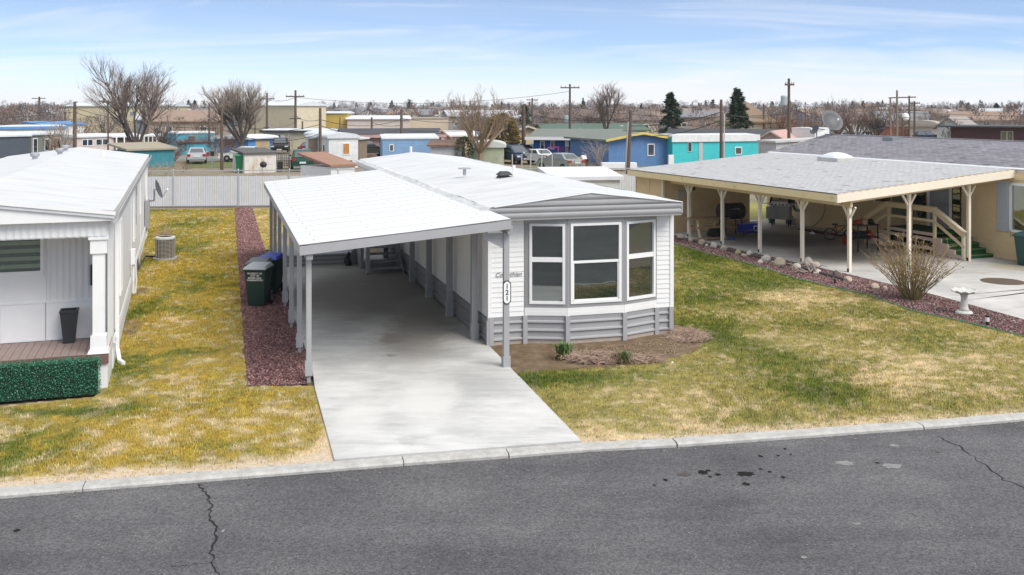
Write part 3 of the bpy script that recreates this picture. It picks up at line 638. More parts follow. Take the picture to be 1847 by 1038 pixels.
# ribbed grey gable fascia, four metal strips clipped to the gable
for i in range(4):
    z0 = 2.80+i*.125; z1 = z0+.125
    P = []
    def xa(z): return xl if z <= EV else xl+(xm-xl)*(z-EV)/(RG-EV)
    def xb(z): return xr if z <= EV else xr-(xr-xm)*(z-EV)/(RG-EV)
    zt = min(z1, RG-.005)
    nz = 5; rows = []
    for t in range(nz+1):
        z = z0+(zt-z0)*t/nz; rows.append((z, yf-.012-.022*math.sin(math.pi*t/nz)))
    V_ = []; f_ = []
    zs_ = []
    for z,y in rows: V_ += [(xa(z),y,z),(xm,y,z),(xb(z),y,z)]
    for t in range(nz): f_ += [(3*t,3*t+1,3*t+4,3*t+3),(3*t+1,3*t+2,3*t+5,3*t+4)]
    if z0 < EV < zt:   # keep the corner at the eave
        V_ = []
        zz = [z0+(EV-z0)*t/2 for t in range(3)]+[EV+(zt-EV)*t/3 for t in range(1,4)]; f_ = []
        for t,z in enumerate(zz): V_ += [(xa(z),yf-.012-.022*math.sin(math.pi*t/5),z),(xm,yf-.012-.022*math.sin(math.pi*t/5),z),(xb(z),yf-.012-.022*math.sin(math.pi*t/5),z)]
        for t in range(5): f_ += [(3*t,3*t+1,3*t+4,3*t+3),(3*t+1,3*t+2,3*t+5,3*t+4)]
    MB().add(V_, f_).build('fascia_strip', mat('fascia_grey',(.285,.285,.292),.5,.05,4,dirt=.12,dcol=(.2,.2,.19)), home, smooth=True)
MB().box(xl,xr,yf-.02,.02,2.775,2.80).build('soffit', GREY, home)
mb = MB()
for s in (-1,1):
    a = (xm+(s*(xr-xm+.02)), yf-.03, EV+.005); b = (xm, yf-.03, RG+.005); mb.beam(a, b, .03, .018)
mb.build('rake_trim', WHITE, home)
MB().box(xr,xr+.03,yf-.03,LN+.1,2.82,EV+.01).build('eave_fascia', GREYL, home)
# wide white gutter strip along the carport side, a bit stained
MB().hexa([(xl-.16,yf,2.98),(xl,yf,2.98),(xl,LN,2.98),(xl-.16,LN,2.98),(xl-.16,yf,3.0),(xl,yf,3.06),(xl,LN,3.06),(xl-.16,LN,3.0)]).build('eave_flashing', mat('stained_flashing',(.62,.63,.62),.5,.1,4,dirt=.7,dcol=(.33,.33,.31),dscale=3.5,stretch=(2,.5,2),lo=.4,hi=.65), home)
MB().box(xl-.17,xl-.15,yf,LN,2.86,3.0).build('eave_fascia', WHITE, home)
# roof vents
MVENT = mat('dark_vent', (.03,.03,.033), .6, .2, 20)
def hm_px(px, py, z):    # roof position from the picture, in the home's own axes
    p = G(px, py, z)-HM.o; return Vector((p.x*HM.c+p.y*HM.s, -p.x*HM.s+p.y*HM.c, z))
v = hm_px(908,320,3.3); vt = MB().taper(v.x,v.y,3.27,3.36,.17,.17,.12,.14); vt.taper(v.x+.03,v.y,3.36,3.46,.2,.2,.1,.12); vt.build('roof_vent', MVENT, home)
v = hm_px(838,314,3.3); mb = MB().lathe([(.05,0),(.05,.22)],8,(v.x,v.y,3.26)).taper(v.x,v.y,3.44,3.47,.15,.15,.15,.15); mb.build('vent_pipe', GALV, home)
MB().lathe([(.06,0),(.06,.34)],8,(hm_px(741,279,3.2).x,hm_px(741,279,3.2).y,3.2)).build('vent_pipe', WHITE, home)
v = hm_px(927,312,3.3); MB().lathe([(.045,0),(.045,.3)],8,(v.x,v.y,3.22)).build('vent_pipe', WHITE, home)
text_mesh('Corinthian', .14, mat('chrome_script',(.30,.30,.31),.3,.05,5,metal=.5), home, (.44,-.022,1.545), (R(90),0,0), 'lettering', shear=.35, ext=.004)

# ------------------------------------------------------------------ carport
cp = thing('carport', 'grey-posted carport with white corrugated metal roof beside the white home', 'carport', (HM.o.x,HM.o.y,0), HM.a)
U0, U1 = -2.12, 14.4; VL, VR = -4.2, -.10
def cz(v): return 2.64+(3.0-2.64)*(v-VL)/(VR-VL)
npan = 18; pw = (U1-U0)/npan
for i in range(npan):
    a = U0+i*pw; N = 48; V_ = []; f_ = []
    for k in range(N+1):
        y = a+pw*k/N+(.012 if k==N else 0); z = .011*math.cos(k/N*2*math.pi*12)-(.0008 if k>=N-1 else 0)
        V_ += [(VL,y,cz(VL)+z),((VL+VR)/2,y,cz((VL+VR)/2)+z-.012),(VR,y,cz(VR)+z)]
    for k in range(N): f_ += [(3*k,3*k+1,3*k+4,3*k+3),(3*k+1,3*k+2,3*k+5,3*k+4)]
    MB().add(V_, f_).build('roof_panel', TINW, cp, smooth=True)
    s = MB()
    for r_ in range(4):
        x = VL+.3+r_*1.15; s.lathe([(.02,0),(.012,.01)],6,(x,a+pw*.5,cz(x)+.012))
    s.build('roof_screw', GALV, cp)
def beamx(y0, y1, h0, name, m):   # sloping cross beam under the sheets
    p = [(VL,y0,cz(VL)-.02-h0),(VR,y0,cz(VR)-.02-h0),(VR,y1,cz(VR)-.02-h0),(VL,y1,cz(VL)-.02-h0),(VL,y0,cz(VL)-.02),(VR,y0,cz(VR)-.02),(VR,y1,cz(VR)-.02),(VL,y1,cz(VL)-.02)]
    MB().hexa(p).build(name, m, cp)
beamx(U0,U0+.045,.17,'front_beam',GREYL); beamx(U1-.05,U1,.17,'rear_beam',GREY)
posts_u = [-1.83,.5,3.05,5.6,8.15,10.7,13.2]
for u in posts_u[1:-1]: beamx(u-.025,u+.025,.14,'rafter',GREY)
MB().box(VL,VL+.04,U0+.045,U1-.05,2.47,2.625).build('side_beam', GREYL, cp)
MB().box(-4.07,-3.95,U0+.045,U1-.05,2.36,2.475).build('side_beam', GREY, cp)
MB().box(-.16,-.05,U0+.045,U1-.05,2.70,2.86).build('side_beam', GREY, cp)
def post(v, u, top, kick=True):
    m = GREYL
    p = MB().box(v-.05,v+.05,u-.05,u+.05,.13,top).build('post', m, cp); bevel(p,.006,1)
    if kick: MB().box(v-.07,v+.07,u-.07,u+.07,.20-.06,.42).build('post_base', m, p)
    MB().box(v-.035,v+.035,u-.035,u+.035,0,.15).build('post_foot', GREY if kick else m, p)
for u in posts_u: post(-4.01,u,2.37)
p = MB().box(-.13-.055,-.13+.055,-1.9,-1.79,.02,2.72).build('post', GREYL, cp); MB().box(-.13-.075,-.13+.075,-1.925,-1.765,.02,.24).build('post_base', GREYL, p)
MB().hexa([(-.62,-1.87,2.62),(-.18,-1.87,2.38),(-.18,-1.82,2.38),(-.62,-1.82,2.62),(-.62,-1.87,2.70),(-.18,-1.87,2.70),(-.18,-1.82,2.70),(-.62,-1.82,2.70)]).build('corner_brace', GREYL, cp)
for u in (.62,3.15,5.7,8.2,10.7,13.2):
    p = MB().box(-.24,-.10,u-.07,u+.07,.02,2.71).build('post', GREY, cp); MB().box(-.255,-.085,u-.085,u+.085,.02,.40).build('post_base', GREY, p)
# house number plate on the right front post
sg = thing('house_number_sign', 'white vertical number plate 121 with black border on the carport post', 'sign', tuple(HM.w(-.13,-1.905,1.52)), HM.a)
def octa(w, h, c): return [(-w,-h+c),(-w+c,-h),(w-c,-h),(w,-h+c),(w,h-c),(w-c,h),(-w+c,h),(-w,h-c)]
MB().prism(octa(.085,.235,.05),'y',-.012,0).build('border_plate', mat('black_enamel',(.012,.012,.016),.35,.05,5), sg)
MB().prism(octa(.066,.215,.042),'y',-.018,-.0125).build('face_plate', WHITE, sg)
INK = mat('black_ink', (.02,.02,.025), .6)
for k, ch in enumerate('121'): text_mesh(ch, .135, INK, sg, (0,-.0205,.118-.118*k), (R(90),0,0), 'digit', ext=.0015, bold=.003)

# porch steps, landing and rear addition under the carport
ps = thing('porch_steps', 'grey wooden steps up to a side door at the back of the carport', 'steps', tuple(HM.w(0,10,0)), HM.a)
for k in range(4):
    MB().box(-1.15,-.12,k*.28,k*.28+.30,.17+k*.18,.205+k*.18).build('tread', GREY, ps)
for x in (-1.15,-.16): MB().hexa([(x,-.02,.03),(x+.04,-.02,.03),(x+.04,1.15,.66),(x,1.15,.66),(x,-.02,.2),(x+.04,-.02,.2),(x+.04,1.15,.92),(x,1.15,.92)]).build('stringer', GREY, ps)
MB().box(-1.3,-.12,1.13,3.2,.70,.76).build('landing', GREY, ps)
MB().box(-.9,-.25,1.5,2.1,.76,.775).build('door_mat', mat('sisal_mat',(.33,.27,.2),.95,.2,30), ps)
MB().box(-1.3,-1.2,1.16,3.2,.03,.70).build('landing_skirt', GREYD, ps)
MB().box(-1.29,-1.17,-.06,.06,.06,1.75).build('rail_post', GREYL, ps); MB().box(-1.27,-1.19,-.04,.04,.02,.08).build('rail_foot', BLACK, ps)
MB().box(-1.29,-1.19,1.2,1.3,.7,1.9).build('rail_post', GREYL, ps)
MB().beam((-1.235,0,.95),(-1.235,1.25,1.75),.045,.1).build('handrail', WHITE, ps)
for k in range(7): MB().box(-1.25,-1.22,.12+.15*k,.19+.15*k,.28+.1*k,.9+.1*k).build('baluster', WHITE, ps)
pd = thing('low_deck', 'white-topped low deck with grey skirting closing the back of the carport', 'deck', tuple(HM.w(0,12.2,0)), HM.a)
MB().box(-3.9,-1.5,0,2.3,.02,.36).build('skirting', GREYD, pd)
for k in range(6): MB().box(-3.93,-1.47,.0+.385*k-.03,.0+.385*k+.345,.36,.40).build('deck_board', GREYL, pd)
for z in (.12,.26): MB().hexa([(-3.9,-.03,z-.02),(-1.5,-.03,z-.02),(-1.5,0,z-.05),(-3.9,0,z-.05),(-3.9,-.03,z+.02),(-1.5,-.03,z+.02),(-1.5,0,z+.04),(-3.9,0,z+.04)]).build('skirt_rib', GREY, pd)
MB().hexa([(-1.5,-.02,.02),(-1.32,-.02,.02),(-1.32,1.5,.02),(-1.5,1.5,.02),(-1.5,-.02,.4),(-1.32,-.02,.62),(-1.32,1.5,.62),(-1.5,1.5,.4)]).build('side_wedge', GREYD, pd)
bg_ = thing('black_bag', 'crumpled black bag lying at the foot of the low deck', 'bag', tuple(HM.w(-1.62,11.9,.03)), HM.a)
me_bm = bmesh.new()
def rock_mb(seed, sx, sy, sz, sub=2, rough=.28):
    r = random.Random(seed); bm = bmesh.new(); bmesh.ops.create_icosphere(bm, subdivisions=sub, radius=1)
    k = [Vector((r.uniform(-1,1),r.uniform(-1,1),r.uniform(-1,1))).normalized() for _ in range(7)]; cutd = [r.uniform(.55,.9) for _ in k]
    for v in bm.verts:
        for d, c_ in zip(k, cutd):
            t = v.co.dot(d)
            if t > c_: v.co -= d*(t-c_)*.85
        v.co *= 1+r.uniform(-rough,rough)*.25
        v.co = Vector((v.co.x*sx, v.co.y*sy, max(v.co.z,-.5)*sz))
    mb = MB(); mb.add([tuple(v.co) for v in bm.verts], [tuple(v.index for v in f.verts) for f in bm.faces]); bm.free(); return mb
me_bm.free()
rock_mb(3,.16,.16,.24).xf(Matrix.Translation((0,0,.12))).build('sack', BLACK, bg_); rock_mb(4,.07,.07,.09).xf(Matrix.Translation((.03,0,.36))).build('knot', BLACK, bg_)

# ------------------------------------------------------------------ wheelie bins
def make_bin(name, label, body, lid, group):
    t = thing(name, label, 'bin', group=group)
    mb = MB(); w0,w1,d0,d1 = .22,.285,.24,.36
    mb.hexa([(-w0,-d0+.05,.0),(w0,-d0+.05,.0),(w0,.18,.18),(-w0,.18,.18),(-w1,-.30,.98),(w1,-.30,.98),(w1,.36,.98),(-w1,.36,.98)])
    b = bevel(mb.build('body', body, t), .025, 2)
    MB().box(-w1-.03,w1+.03,-.34,.37,.95,1.0).build('rim', body, t)
    lidm = MB(); lidm.hexa([(-w1-.035,-.36,.985),(w1+.035,-.36,.985),(w1+.035,.38,1.0),(-w1-.035,.38,1.0),(-w1+.02,-.27,1.06),(w1-.02,-.27,1.06),(w1-.04,.30,1.10),(-w1+.04,.30,1.10)])
    l = bevel(lidm.build('lid', lid, t), .02, 2)
    MB().tube([(-.22,.42,1.0),(.22,.42,1.0)], .022, None, 8).box(-.24,-.18,.34,.43,.97,1.02).box(.18,.24,.34,.43,.97,1.02).build('handle', lid, t)
    for s in (-1,1):
        w = MB().lathe([(.05,-.035),(.135,-.035),(.15,-.02),(.15,.02),(.135,.035),(.05,.035)], 18).xf(Matrix.Translation((s*.255,.24,.15)) @ Matrix.Rotation(R(90),4,'Y')).build('wheel', BLACK, t)
        MB().lathe([(.02,-.05),(.05,-.04),(.05,.04),(.02,.05)], 10).xf(Matrix.Translation((s*.255,.24,.15)) @ Matrix.Rotation(R(90),4,'Y')).build('hub', GALV, w)
    return t
MGB = mat('dark_green_bin', (.012,.038,.032), .45, .08, 6); LGL = mat('grey_lid', (.30,.33,.34), .5, .08, 6); LDK = mat('charcoal_lid', (.085,.09,.105), .45, .1, 6); LBL = mat('blue_lid', (.01,.05,.42), .4, .08, 6)
b1 = make_bin('wheelie_bin', 'dark green wheelie bin with pale grey lid and white lettering, nearest the street', MGB, LGL, 'wheelie bins by the carport')
p = G(466,551,.02); b1.location = p; b1.rotation_euler = (0,0,R(-4))
pr = text_mesh('PROPERTY OF\nCITY OF\nMOSES LAKE,\nWASHINGTON', .062, WHITE, b1, (.0,-.292,.79), (R(94),0,0), 'lettering', ext=.0008, space=.95, bold=.0015)
b2 = make_bin('wheelie_bin', 'dark wheelie bin with charcoal lid just behind the lettered green bin', MGB, LDK, 'wheelie bins by the carport'); p = G(464,540,.02); b2.location = (b1.location.x-.19,b1.location.y+.82,.02); b2.rotation_euler = (0,0,R(2))
b3 = make_bin('wheelie_bin', 'dark wheelie bin with bright blue lid, farthest of the three', MGB, LBL, 'wheelie bins by the carport'); b3.location = (b1.location.x-.06,b1.location.y+1.68,.02); b3.rotation_euler = (0,0,R(-10))

# ------------------------------------------------------------------ plants in the soil bed
MLEAF = mat('iris_leaf', (.12,.20,.06), .5, .25, 8); MDRY = mat('dry_stem', (.30,.20,.12), .85, .3, 12); MDRYP = mat('withered_stem', (.42,.30,.23), .85, .3, 12)
def tuft(name, label, pos, n, h, m, spread, seed, w=.012, droop=.5):
    r = random.Random(seed); t = thing(name, label, 'plant', pos)
    def fan(k, mm, nm, hh, sp):
        mb = MB()
        for i in range(k):
            a = r.uniform(0,6.28); l = hh*r.uniform(.5,1.1); o = Vector((r.gauss(0,.05),r.gauss(0,.05),0)); d = Vector((math.cos(a),math.sin(a),0)); q = Vector((-d.y,d.x,0))*w*r.uniform(.6,1.3); s = r.uniform(.2,1)*sp
            P = [o, o+d*s*l*.4+Vector((0,0,l*.6)), o+d*s*l*.9+Vector((0,0,l*(1-droop*s)))]
            mb.add([P[0]-q,P[0]+q,P[1]+q,P[1]-q,P[2]], [(0,1,2,3),(3,2,4)])
        mb.build(nm, mm, t, fix=False)
    fan(n, m, 'leaves', h, spread); fan(n//2, MDRY, 'dead_leaves', h*.5, spread*1.8); return t
tuft('iris_clump', 'fresh green spiky clump in the soil below the bay window', G(1016,648,.01), 110, .46, MLEAF, .8, 1, .02)
tuft('grass_clump', 'olive green clump among dry stems at the front of the soil bed', G(1125,655,.01), 170, .34, mat('olive_leaf',(.13,.15,.06),.6,.25,8), 1.0, 2, .008)
def brush(name, label, pos, n, rx, ry, h, seed):
    r = random.Random(seed); mb = MB()
    for i in range(n):
        a = r.uniform(0,6.28); q = math.sqrt(r.random()); p0 = Vector((math.cos(a)*rx*q, math.sin(a)*ry*q, r.uniform(0,h*(1-q*.7)))); b_ = r.uniform(0,6.28); l = r.uniform(.1,.3)
        p2 = p0+Vector((math.cos(b_)*l, math.sin(b_)*l*.6, r.uniform(-.05,.12))); pm = (p0+p2)/2+Vector((0,0,r.uniform(0,.06)))
        mb.tube([p0,pm,p2], .008, .003, 3, False)
    return tag(mb.build(name, MDRYP, loc=pos, fix=False), label, 'plant')
brush('dry_plant', 'flattened heap of withered reddish stems between the two green clumps', G(1078,652,.01), 800, .6, .3, .2, 5)
brush('dry_plant', 'pale withered stems at the right end of the soil bed near the grass clump', G(1160,653,.01), 300, .42, .18, .12, 6)
brush('dry_plant', 'dead plant litter beside the right corner of the bay window house', G(1243,610,.01), 520, .45, .55, .14, 7)
tag(rock_mb(9,.03,.03,.03).build('stone', WHITE, loc=G(1213,655,.02)), 'tiny white stone at the front edge of the soil bed', 'stone')
# ------------------------------------------------------------------ white home on the left
lh = thing('mobile_home', 'bright white mobile home at the left edge with roofed front porch', 'mobile home', (HL.o.x,HL.o.y,0), HL.a)
WL, LL = 5.0, 23.5        # x runs from -WL (left) to 0 (right wall), y away from the street; deck front at y=0
YW = 1.45                 # recessed front wall of the porch
MB().box(-WL,0,YW+.02,LL,.0,3.2).build('wall', WHITE, lh)
MRIB = mat('ribbed_white_panel', (.75,.755,.75), .5, .03, 3, dirt=.15, dcol=(.55,.53,.48), dscale=1.5)
# ribbed front wall: vertical ridges
def ribs(x0, x1, z0, z1, y, pitch, parent, m, name, d=.014, zf=None):
    n = max(1, int((x1-x0)/pitch)); mb = MB(); V_ = []; f_ = []; k = 0
    for i in range(n*4+1):
        x = x0+(x1-x0)*i/(n*4); o = (0,d,d,0)[i%4]; V_ += [(x,y-o,z0),(x,y-o,zf(x) if zf else z1)]
    f_ = [(2*i,2*i+2,2*i+3,2*i+1) for i in range(n*4)]
    return mb.add(V_, f_).build(name, m, parent)
ribs(-1.2,-.03,1.42,2.95,YW,.115,lh,MRIB,'front_wall_panel')
MB().box(-5,-1.2,YW-.012,YW,1.43,2.95).build('front_wall_panel', WHITE, lh)
for x0,x1 in ((-5,-3.35),(-3.33,-2.72),(-2.70,-2.03),(-2.01,-1.22),(-1.2,-.03)): MB().box(x0,x1,YW-.018,YW,.66,1.40).build('front_wall_panel', WHITE, lh)
MB().box(-5,-.03,YW-.03,YW-.002,1.39,1.43).build('wall_batten', WHITE, lh)
# header of the porch (ribbed) and column
zr = lambda x: 3.27+(3.60-3.27)*min(1,-x/2.5) if x > -2.5 else 3.60-(.33)*(-x-2.5)/2.5
ribs(-5.0,.0,2.83,3.16,.02,.12,lh,MRIB,'porch_header',.012,lambda x: zr(x)-.08)
MB().box(-5.0,0.02,.03,.12,2.81,3.16).build('porch_header_back', WHITE, lh)
MB().box(-.02,.02,.12,YW,2.81,3.1).build('porch_side_header', WHITE, lh)
ribs_side = MB()
col = MB().box(-.26,-.05,.06,.27,.70,2.76).build('porch_column', WHITE, lh)
MB().box(-.33,.02,.0,.34,2.76,2.81).box(-.30,-.01,.03,.31,2.50,2.76).build('column_capital', WHITE, col)
MB().hexa([(-.345,-.02,.655),(.03,-.02,.655),(.03,.35,.655),(-.345,.35,.655),(-.315,.01,.73),(.0,.01,.73),(.0,.32,.73),(-.315,.32,.73)]).build('column_base', WHITE, col)
MB().hexa([(-.30,.03,.73),(-.015,.03,.73),(-.015,.305,.73),(-.30,.305,.73),(-.295,.033,.98),(-.02,.033,.98),(-.02,.30,.98),(-.295,.30,.98)]).build('column_base', WHITE, col)
# deck
MDECK = mat('composite_deck', (.30,.225,.205), .65, .10, 5, stretch=(6,.6,1), dirt=.15, dcol=(.2,.15,.13)); MDECKF = mat('deck_fascia', (.17,.095,.085), .6, .08, 4)
nb = 36
for i in range(nb):
    x0 = -5.0+i*(5.02/nb); MB().box(x0+.004,x0+5.02/nb-.004,.02,YW-.02,.625,.65).build('deck_board', MDECK, lh)
MB().box(-5,.02,-.02,.018,.47,.648).build('deck_fascia', MDECKF, lh)
MB().box(-.0,.02,.02,YW,.47,.648).build('deck_fascia', WHITE, lh)
MB().box(-5,.0,.03,.06,-.02,.47).build('deck_skirt', WHITE, lh); MB().box(-.02,.0,.06,YW,-.02,.47).build('deck_skirt', WHITE, lh)
# window with striped blind on the porch wall
wn_ = bpy.data.objects.new('window', None); COL.objects.link(wn_); wn_.parent = lh
for x0,x1,z0,z1 in ((-3.2,-1.24,1.94,2.03),(-3.2,-1.24,2.76,2.82),(-1.30,-1.24,2.03,2.76),(-3.2,-3.14,2.03,2.76)): MB().box(x0,x1,YW-.05,YW-.005,z0,z1).build('window_frame', WHITE, wn_)
MB().box(-3.15,-1.30,YW-.012,YW-.006,2.03,2.76).build('blind_backing', mat('blind_dark',(.035,.06,.04),.8,.1,5), wn_)
for k in range(5): MB().box(-3.15,-1.30,YW-.02,YW-.014,2.09+k*.15,2.165+k*.15).build('blind_band', mat('blind_light',(.36,.38,.29),.8,.06,5), wn_)
MB().box(-3.14,-1.30,YW-.034,YW-.028,2.03,2.76).build('window_pane', GLASSC, wn_)
# roof
yf2 = -.18
for nm, m, dz, a, b, ov in (('roof_sheet',ROOFW,.0,yf2,LL+.1,.16),):
    V_ = []; f_ = []; N = 24; X = [-5.1,-2.5,-.6,.12]
    for j in range(N+1):
        y = a+(b-a)*j/N
        for x in X: V_.append((x,y,zr(max(min(x,0),-5))+.02+(.008 if j%6==0 else 0)+(float(fbm(np.array(x*1.+3),np.array(y*.4),8,2))-.5)*.03))
    f_ = [(j*4+i,j*4+i+1,(j+1)*4+i+1,(j+1)*4+i) for j in range(N) for i in range(3)]
    MB().add(V_,f_).build(nm, m, lh)
MB().prism([(-5.1,3.12),(-5.1,3.26),(-2.5,3.59),(0.1,3.26),(.1,3.12)],'y',yf2+.035,LL+.08).build('roof_core', WHITE, lh)
mb = MB(); mb.hexa([(-2.5,yf2-.01,3.50),(.13,yf2-.01,3.165),(.13,yf2+.03,3.165),(-2.5,yf2+.03,3.50),(-2.5,yf2-.01,3.62),(.13,yf2-.01,3.29),(.13,yf2+.03,3.29),(-2.5,yf2+.03,3.62)]).build('front_fascia', mat('dull_white_metal',(.60,.61,.62),.5,.06,5,dirt=.3,dcol=(.4,.4,.4)), lh)
MB().hexa([(-5.1,yf2-.01,3.165),(-2.5,yf2-.01,3.50),(-2.5,yf2+.03,3.50),(-5.1,yf2+.03,3.165),(-5.1,yf2-.01,3.29),(-2.5,yf2-.01,3.62),(-2.5,yf2+.03,3.62),(-5.1,yf2+.03,3.29)]).build('front_fascia', MATS['dull_white_metal'], lh)
MB().hexa([(-2.5,yf2-.03,3.56),(.15,yf2-.03,3.225),(.15,yf2-.012,3.225),(-2.5,yf2-.012,3.56),(-2.5,yf2-.03,3.63),(.15,yf2-.03,3.295),(.15,yf2-.012,3.295),(-2.5,yf2-.012,3.63)]).build('front_drip_edge', WHITE, lh)
mb = MB(); mb.prism([(.10,3.10),(.10,3.14),(.18,3.19),(.20,3.28),(.22,3.28),(.20,3.12),(.15,3.06)],'y',yf2-.01,LL).build('gutter', mat('gutter_grey',(.42,.42,.42),.5,.1,4,dirt=.4,dcol=(.2,.19,.17)), lh)
MB().box(.0,.12,YW,LL,3.0,3.08).build('eave_soffit', mat('eave_soffit_board',(.45,.43,.40),.7,.1,5), lh)  # soffit in an even grey-beige
for px_, py_ in ((63,292),(108,287),(118,279)):
    q_ = G(px_,py_,3.45)-HL.o; x, u = q_.x*HL.c+q_.y*HL.s, -q_.x*HL.s+q_.y*HL.c
    v = MB().lathe([(.08,0),(.08,.09),(.13,.11),(.145,.14),(.145,.20),(.11,.235),(.02,.24)],14,(x,u,zr(x))).build('roof_vent', GALV, lh, smooth=False)
MB().lathe([(.05,0),(.05,.2)],8,(-1.3,18.5,zr(-1.3))).build('vent_pipe', WHITE, lh)
# right side wall details
ribs2 = MB(); 
for y in np.arange(.2,YW,.12): ribs2.box(-.012,.0,y,y+.03,.66,2.58)
MB().box(-.01,.016,1.46,LL,.0,.55).build('side_skirt', WHITE, lh)
MB().hexa([(.016,1.46,.52),(.05,1.46,.50),(.05,LL,.50),(.016,LL,.52),(.016,1.46,.62),(.03,1.46,.60),(.03,LL,.60),(.016,LL,.62)]).build('belt_rail', WHITE, lh)
ribs_n = 0
for y in (2.4,9.75,17.1): MB().box(-.005,.012,y-.02,y+.02,.6,3.02).build('wall_batten', WHITE, lh)
for y0,y1,z0,z1 in ((4.1,4.75,1.05,2.6),(11.2,11.9,1.35,2.75),(16.5,17.0,1.6,2.5)):
    w = bpy.data.objects.new('window', None); COL.objects.link(w); w.parent = lh
    for a,b,c,d in ((y0-.06,y1+.06,z0-.06,z0),(y0-.06,y1+.06,z1,z1+.06),(y0-.06,y0,z0,z1),(y1,y1+.06,z0,z1),((y0+y1)/2-.02,(y0+y1)/2+.02,z0,z1)): MB().box(.0,.035,a,b,c,d).build('window_frame', WHITE, w)
    MB().box(.0,.018,y0,y1,z0,z1).build('window_pane', GLASS, w)
dw = MB().box(.03,.10,.55+YW,.63+YW,.22,3.05).build('downspout', WHITE, lh); MB().beam((.065,.59+YW,.25),(.11,.4+YW,.06),.07,.07).beam((.11,.4+YW,.06),(.2,.2+YW,.045),.07,.07).build('downspout_elbow', WHITE, dw)
MB().box(.05,.11,21.5,21.58,.2,3.05).build('downspout', WHITE, lh)
mt = MB().box(.02,.14,9.0,9.3,.95,1.35).build('meter_box', WHITE, lh); MB().tube([(.09,9.1,.95),(.09,9.1,.15)],.03,None,8).tube([(.12,9.25,.95),(.16,9.3,.5),(.13,9.3,.12)],.022,None,8).build('conduit', WHITE, mt)
MB().box(.01,.05,12.9,12.98,2.5,3.0).box(.01,.035,12.92,12.96,1.6,2.5).build('cable_conduit', GALV, lh)
MB().box(.02,.18,21.2,21.9,.55,1.6).build('utility_cabinet', GALV, lh)
MB().box(-.02,.06,21.95,22.05,.0,2.95).build('corner_post', WHITE, lh)
MB().box(-.40,-.31,YW-.07,YW-.005,1.70,2.10).build('wall_lamp', mat('navy_lamp',(.02,.025,.05),.4), lh)
# planter
pl_ = thing('planter', 'tall tapered black planter standing on the left porch deck', 'planter', tuple(HL.w(-.76,1.17,.65)), HL.a)
mb = MB().taper(0,0,0,.60,.10,.10,.155,.155); mb.build('pot', mat('charcoal_planter',(.028,.03,.032),.55,.12,8), pl_)
MB().box(-.165,.165,-.165,-.13,.60,.64).box(-.165,.165,.13,.165,.60,.64).box(-.165,-.13,-.13,.13,.60,.64).box(.13,.165,-.13,.13,.60,.64).build('rim', MATS['charcoal_planter'], pl_)
MB().box(-.13,.13,-.13,.13,.57,.602).build('inner_floor', DARKR, pl_)
# artificial hedge panels
MHEDGE = mat('artificial_hedge_leaf', (1,1,1), .5, .15, 10, attr='Col')
for k, (x0, x1, lab) in enumerate(((-4.2,-1.32,'artificial green hedge panel at the left, along the porch deck'),(-1.30,-.12,'artificial green hedge panel at the deck corner, right of its longer neighbour'))):
    t = thing('hedge_panel', lab, 'hedge', tuple(HL.w((x0+x1)/2,-.22,0)), HL.a, 'artificial hedge panels'); w = (x1-x0)/2
    MB().box(-w+.03,w-.03,-.12,.1,.0,.60).build('backing', mat('hedge_backing',(.008,.03,.018),.9), t)
    rg = np.random.default_rng(k+3); n = int(w*2*5200); fce = rg.random(n)
    x = rg.uniform(-w,w,n); front = fce < .72
    y = np.where(front, -.13+rg.normal(0,.022,n), rg.uniform(-.13,.13,n)); z = np.where(front, rg.uniform(.01,.63,n), .615+rg.normal(0,.026,n))
    e = rg.random(n) < .08; x = np.where(e, np.where(rg.random(n) < .5, -w, w)+rg.normal(0,.012,n), x); z = np.where(e, rg.uniform(.01,.62,n), z); y = np.where(e, rg.uniform(-.13,.13,n), y)
    P = np.stack([x,y,z],-1); a = rg.normal(0,1,(n,3)); a /= np.linalg.norm(a,axis=1,keepdims=True); b = np.cross(a, rg.normal(0,1,(n,3))); b /= np.linalg.norm(b,axis=1,keepdims=True); s = rg.uniform(.009,.017,(n,1))
    V = np.stack([P-a*s, P+b*s*.55, P+a*s, P-b*s*.55],1).reshape(-1,3); C = np.array([.03,.15,.082])*rg.uniform(.5,2.0,(n,1)); hl = (rg.random(n) < .1)[:,None]; C = np.where(hl, C+np.array([.06,.13,.10]), C)
    raw('leaves', V, np.arange(n*4).reshape(-1,4), MHEDGE, t, np.repeat(C[:,None,:],4,1).reshape(-1,3), 'stuff')
# condenser unit
ac = thing('air_conditioner', 'round grey air conditioning condenser on the grass by the left home', 'air conditioner', G(298,468,.0))
MB().lathe([(.40,0),(.40,.07)],24).build('pad', mat('pad_concrete',(.35,.34,.32),.9), ac)
MB().lathe([(.285,.07),(.285,.72)],28).build('coil', mat('dark_coil',(.05,.048,.045),.7,.2,30), ac)
for k in range(14): MB().lathe([(.30,.09+k*.045),(.318,.095+k*.045),(.318,.105+k*.045),(.30,.11+k*.045)],28).build('guard_ring', mat('beige_wire',(.34,.31,.27),.5), ac)
for k in range(16):
    a = k/16*2*math.pi; MB().beam((.318*math.cos(a),.318*math.sin(a),.07),(.318*math.cos(a),.318*math.sin(a),.72),.014,.014,(1,0,0)).build('guard_bar', MATS['beige_wire'], ac)
MB().lathe([(.325,.70),(.335,.72),(.335,.77),(.30,.785),(.24,.79),(.24,.775)],28).build('top_ring', mat('pale_grey_metal',(.55,.55,.53),.5), ac)
MB().lathe([(.02,.0),(.24,.0),(.24,.01)],24,(0,0,.765)).build('fan_grille', mat('rusty_grille',(.27,.17,.11),.7,.2,9), ac)
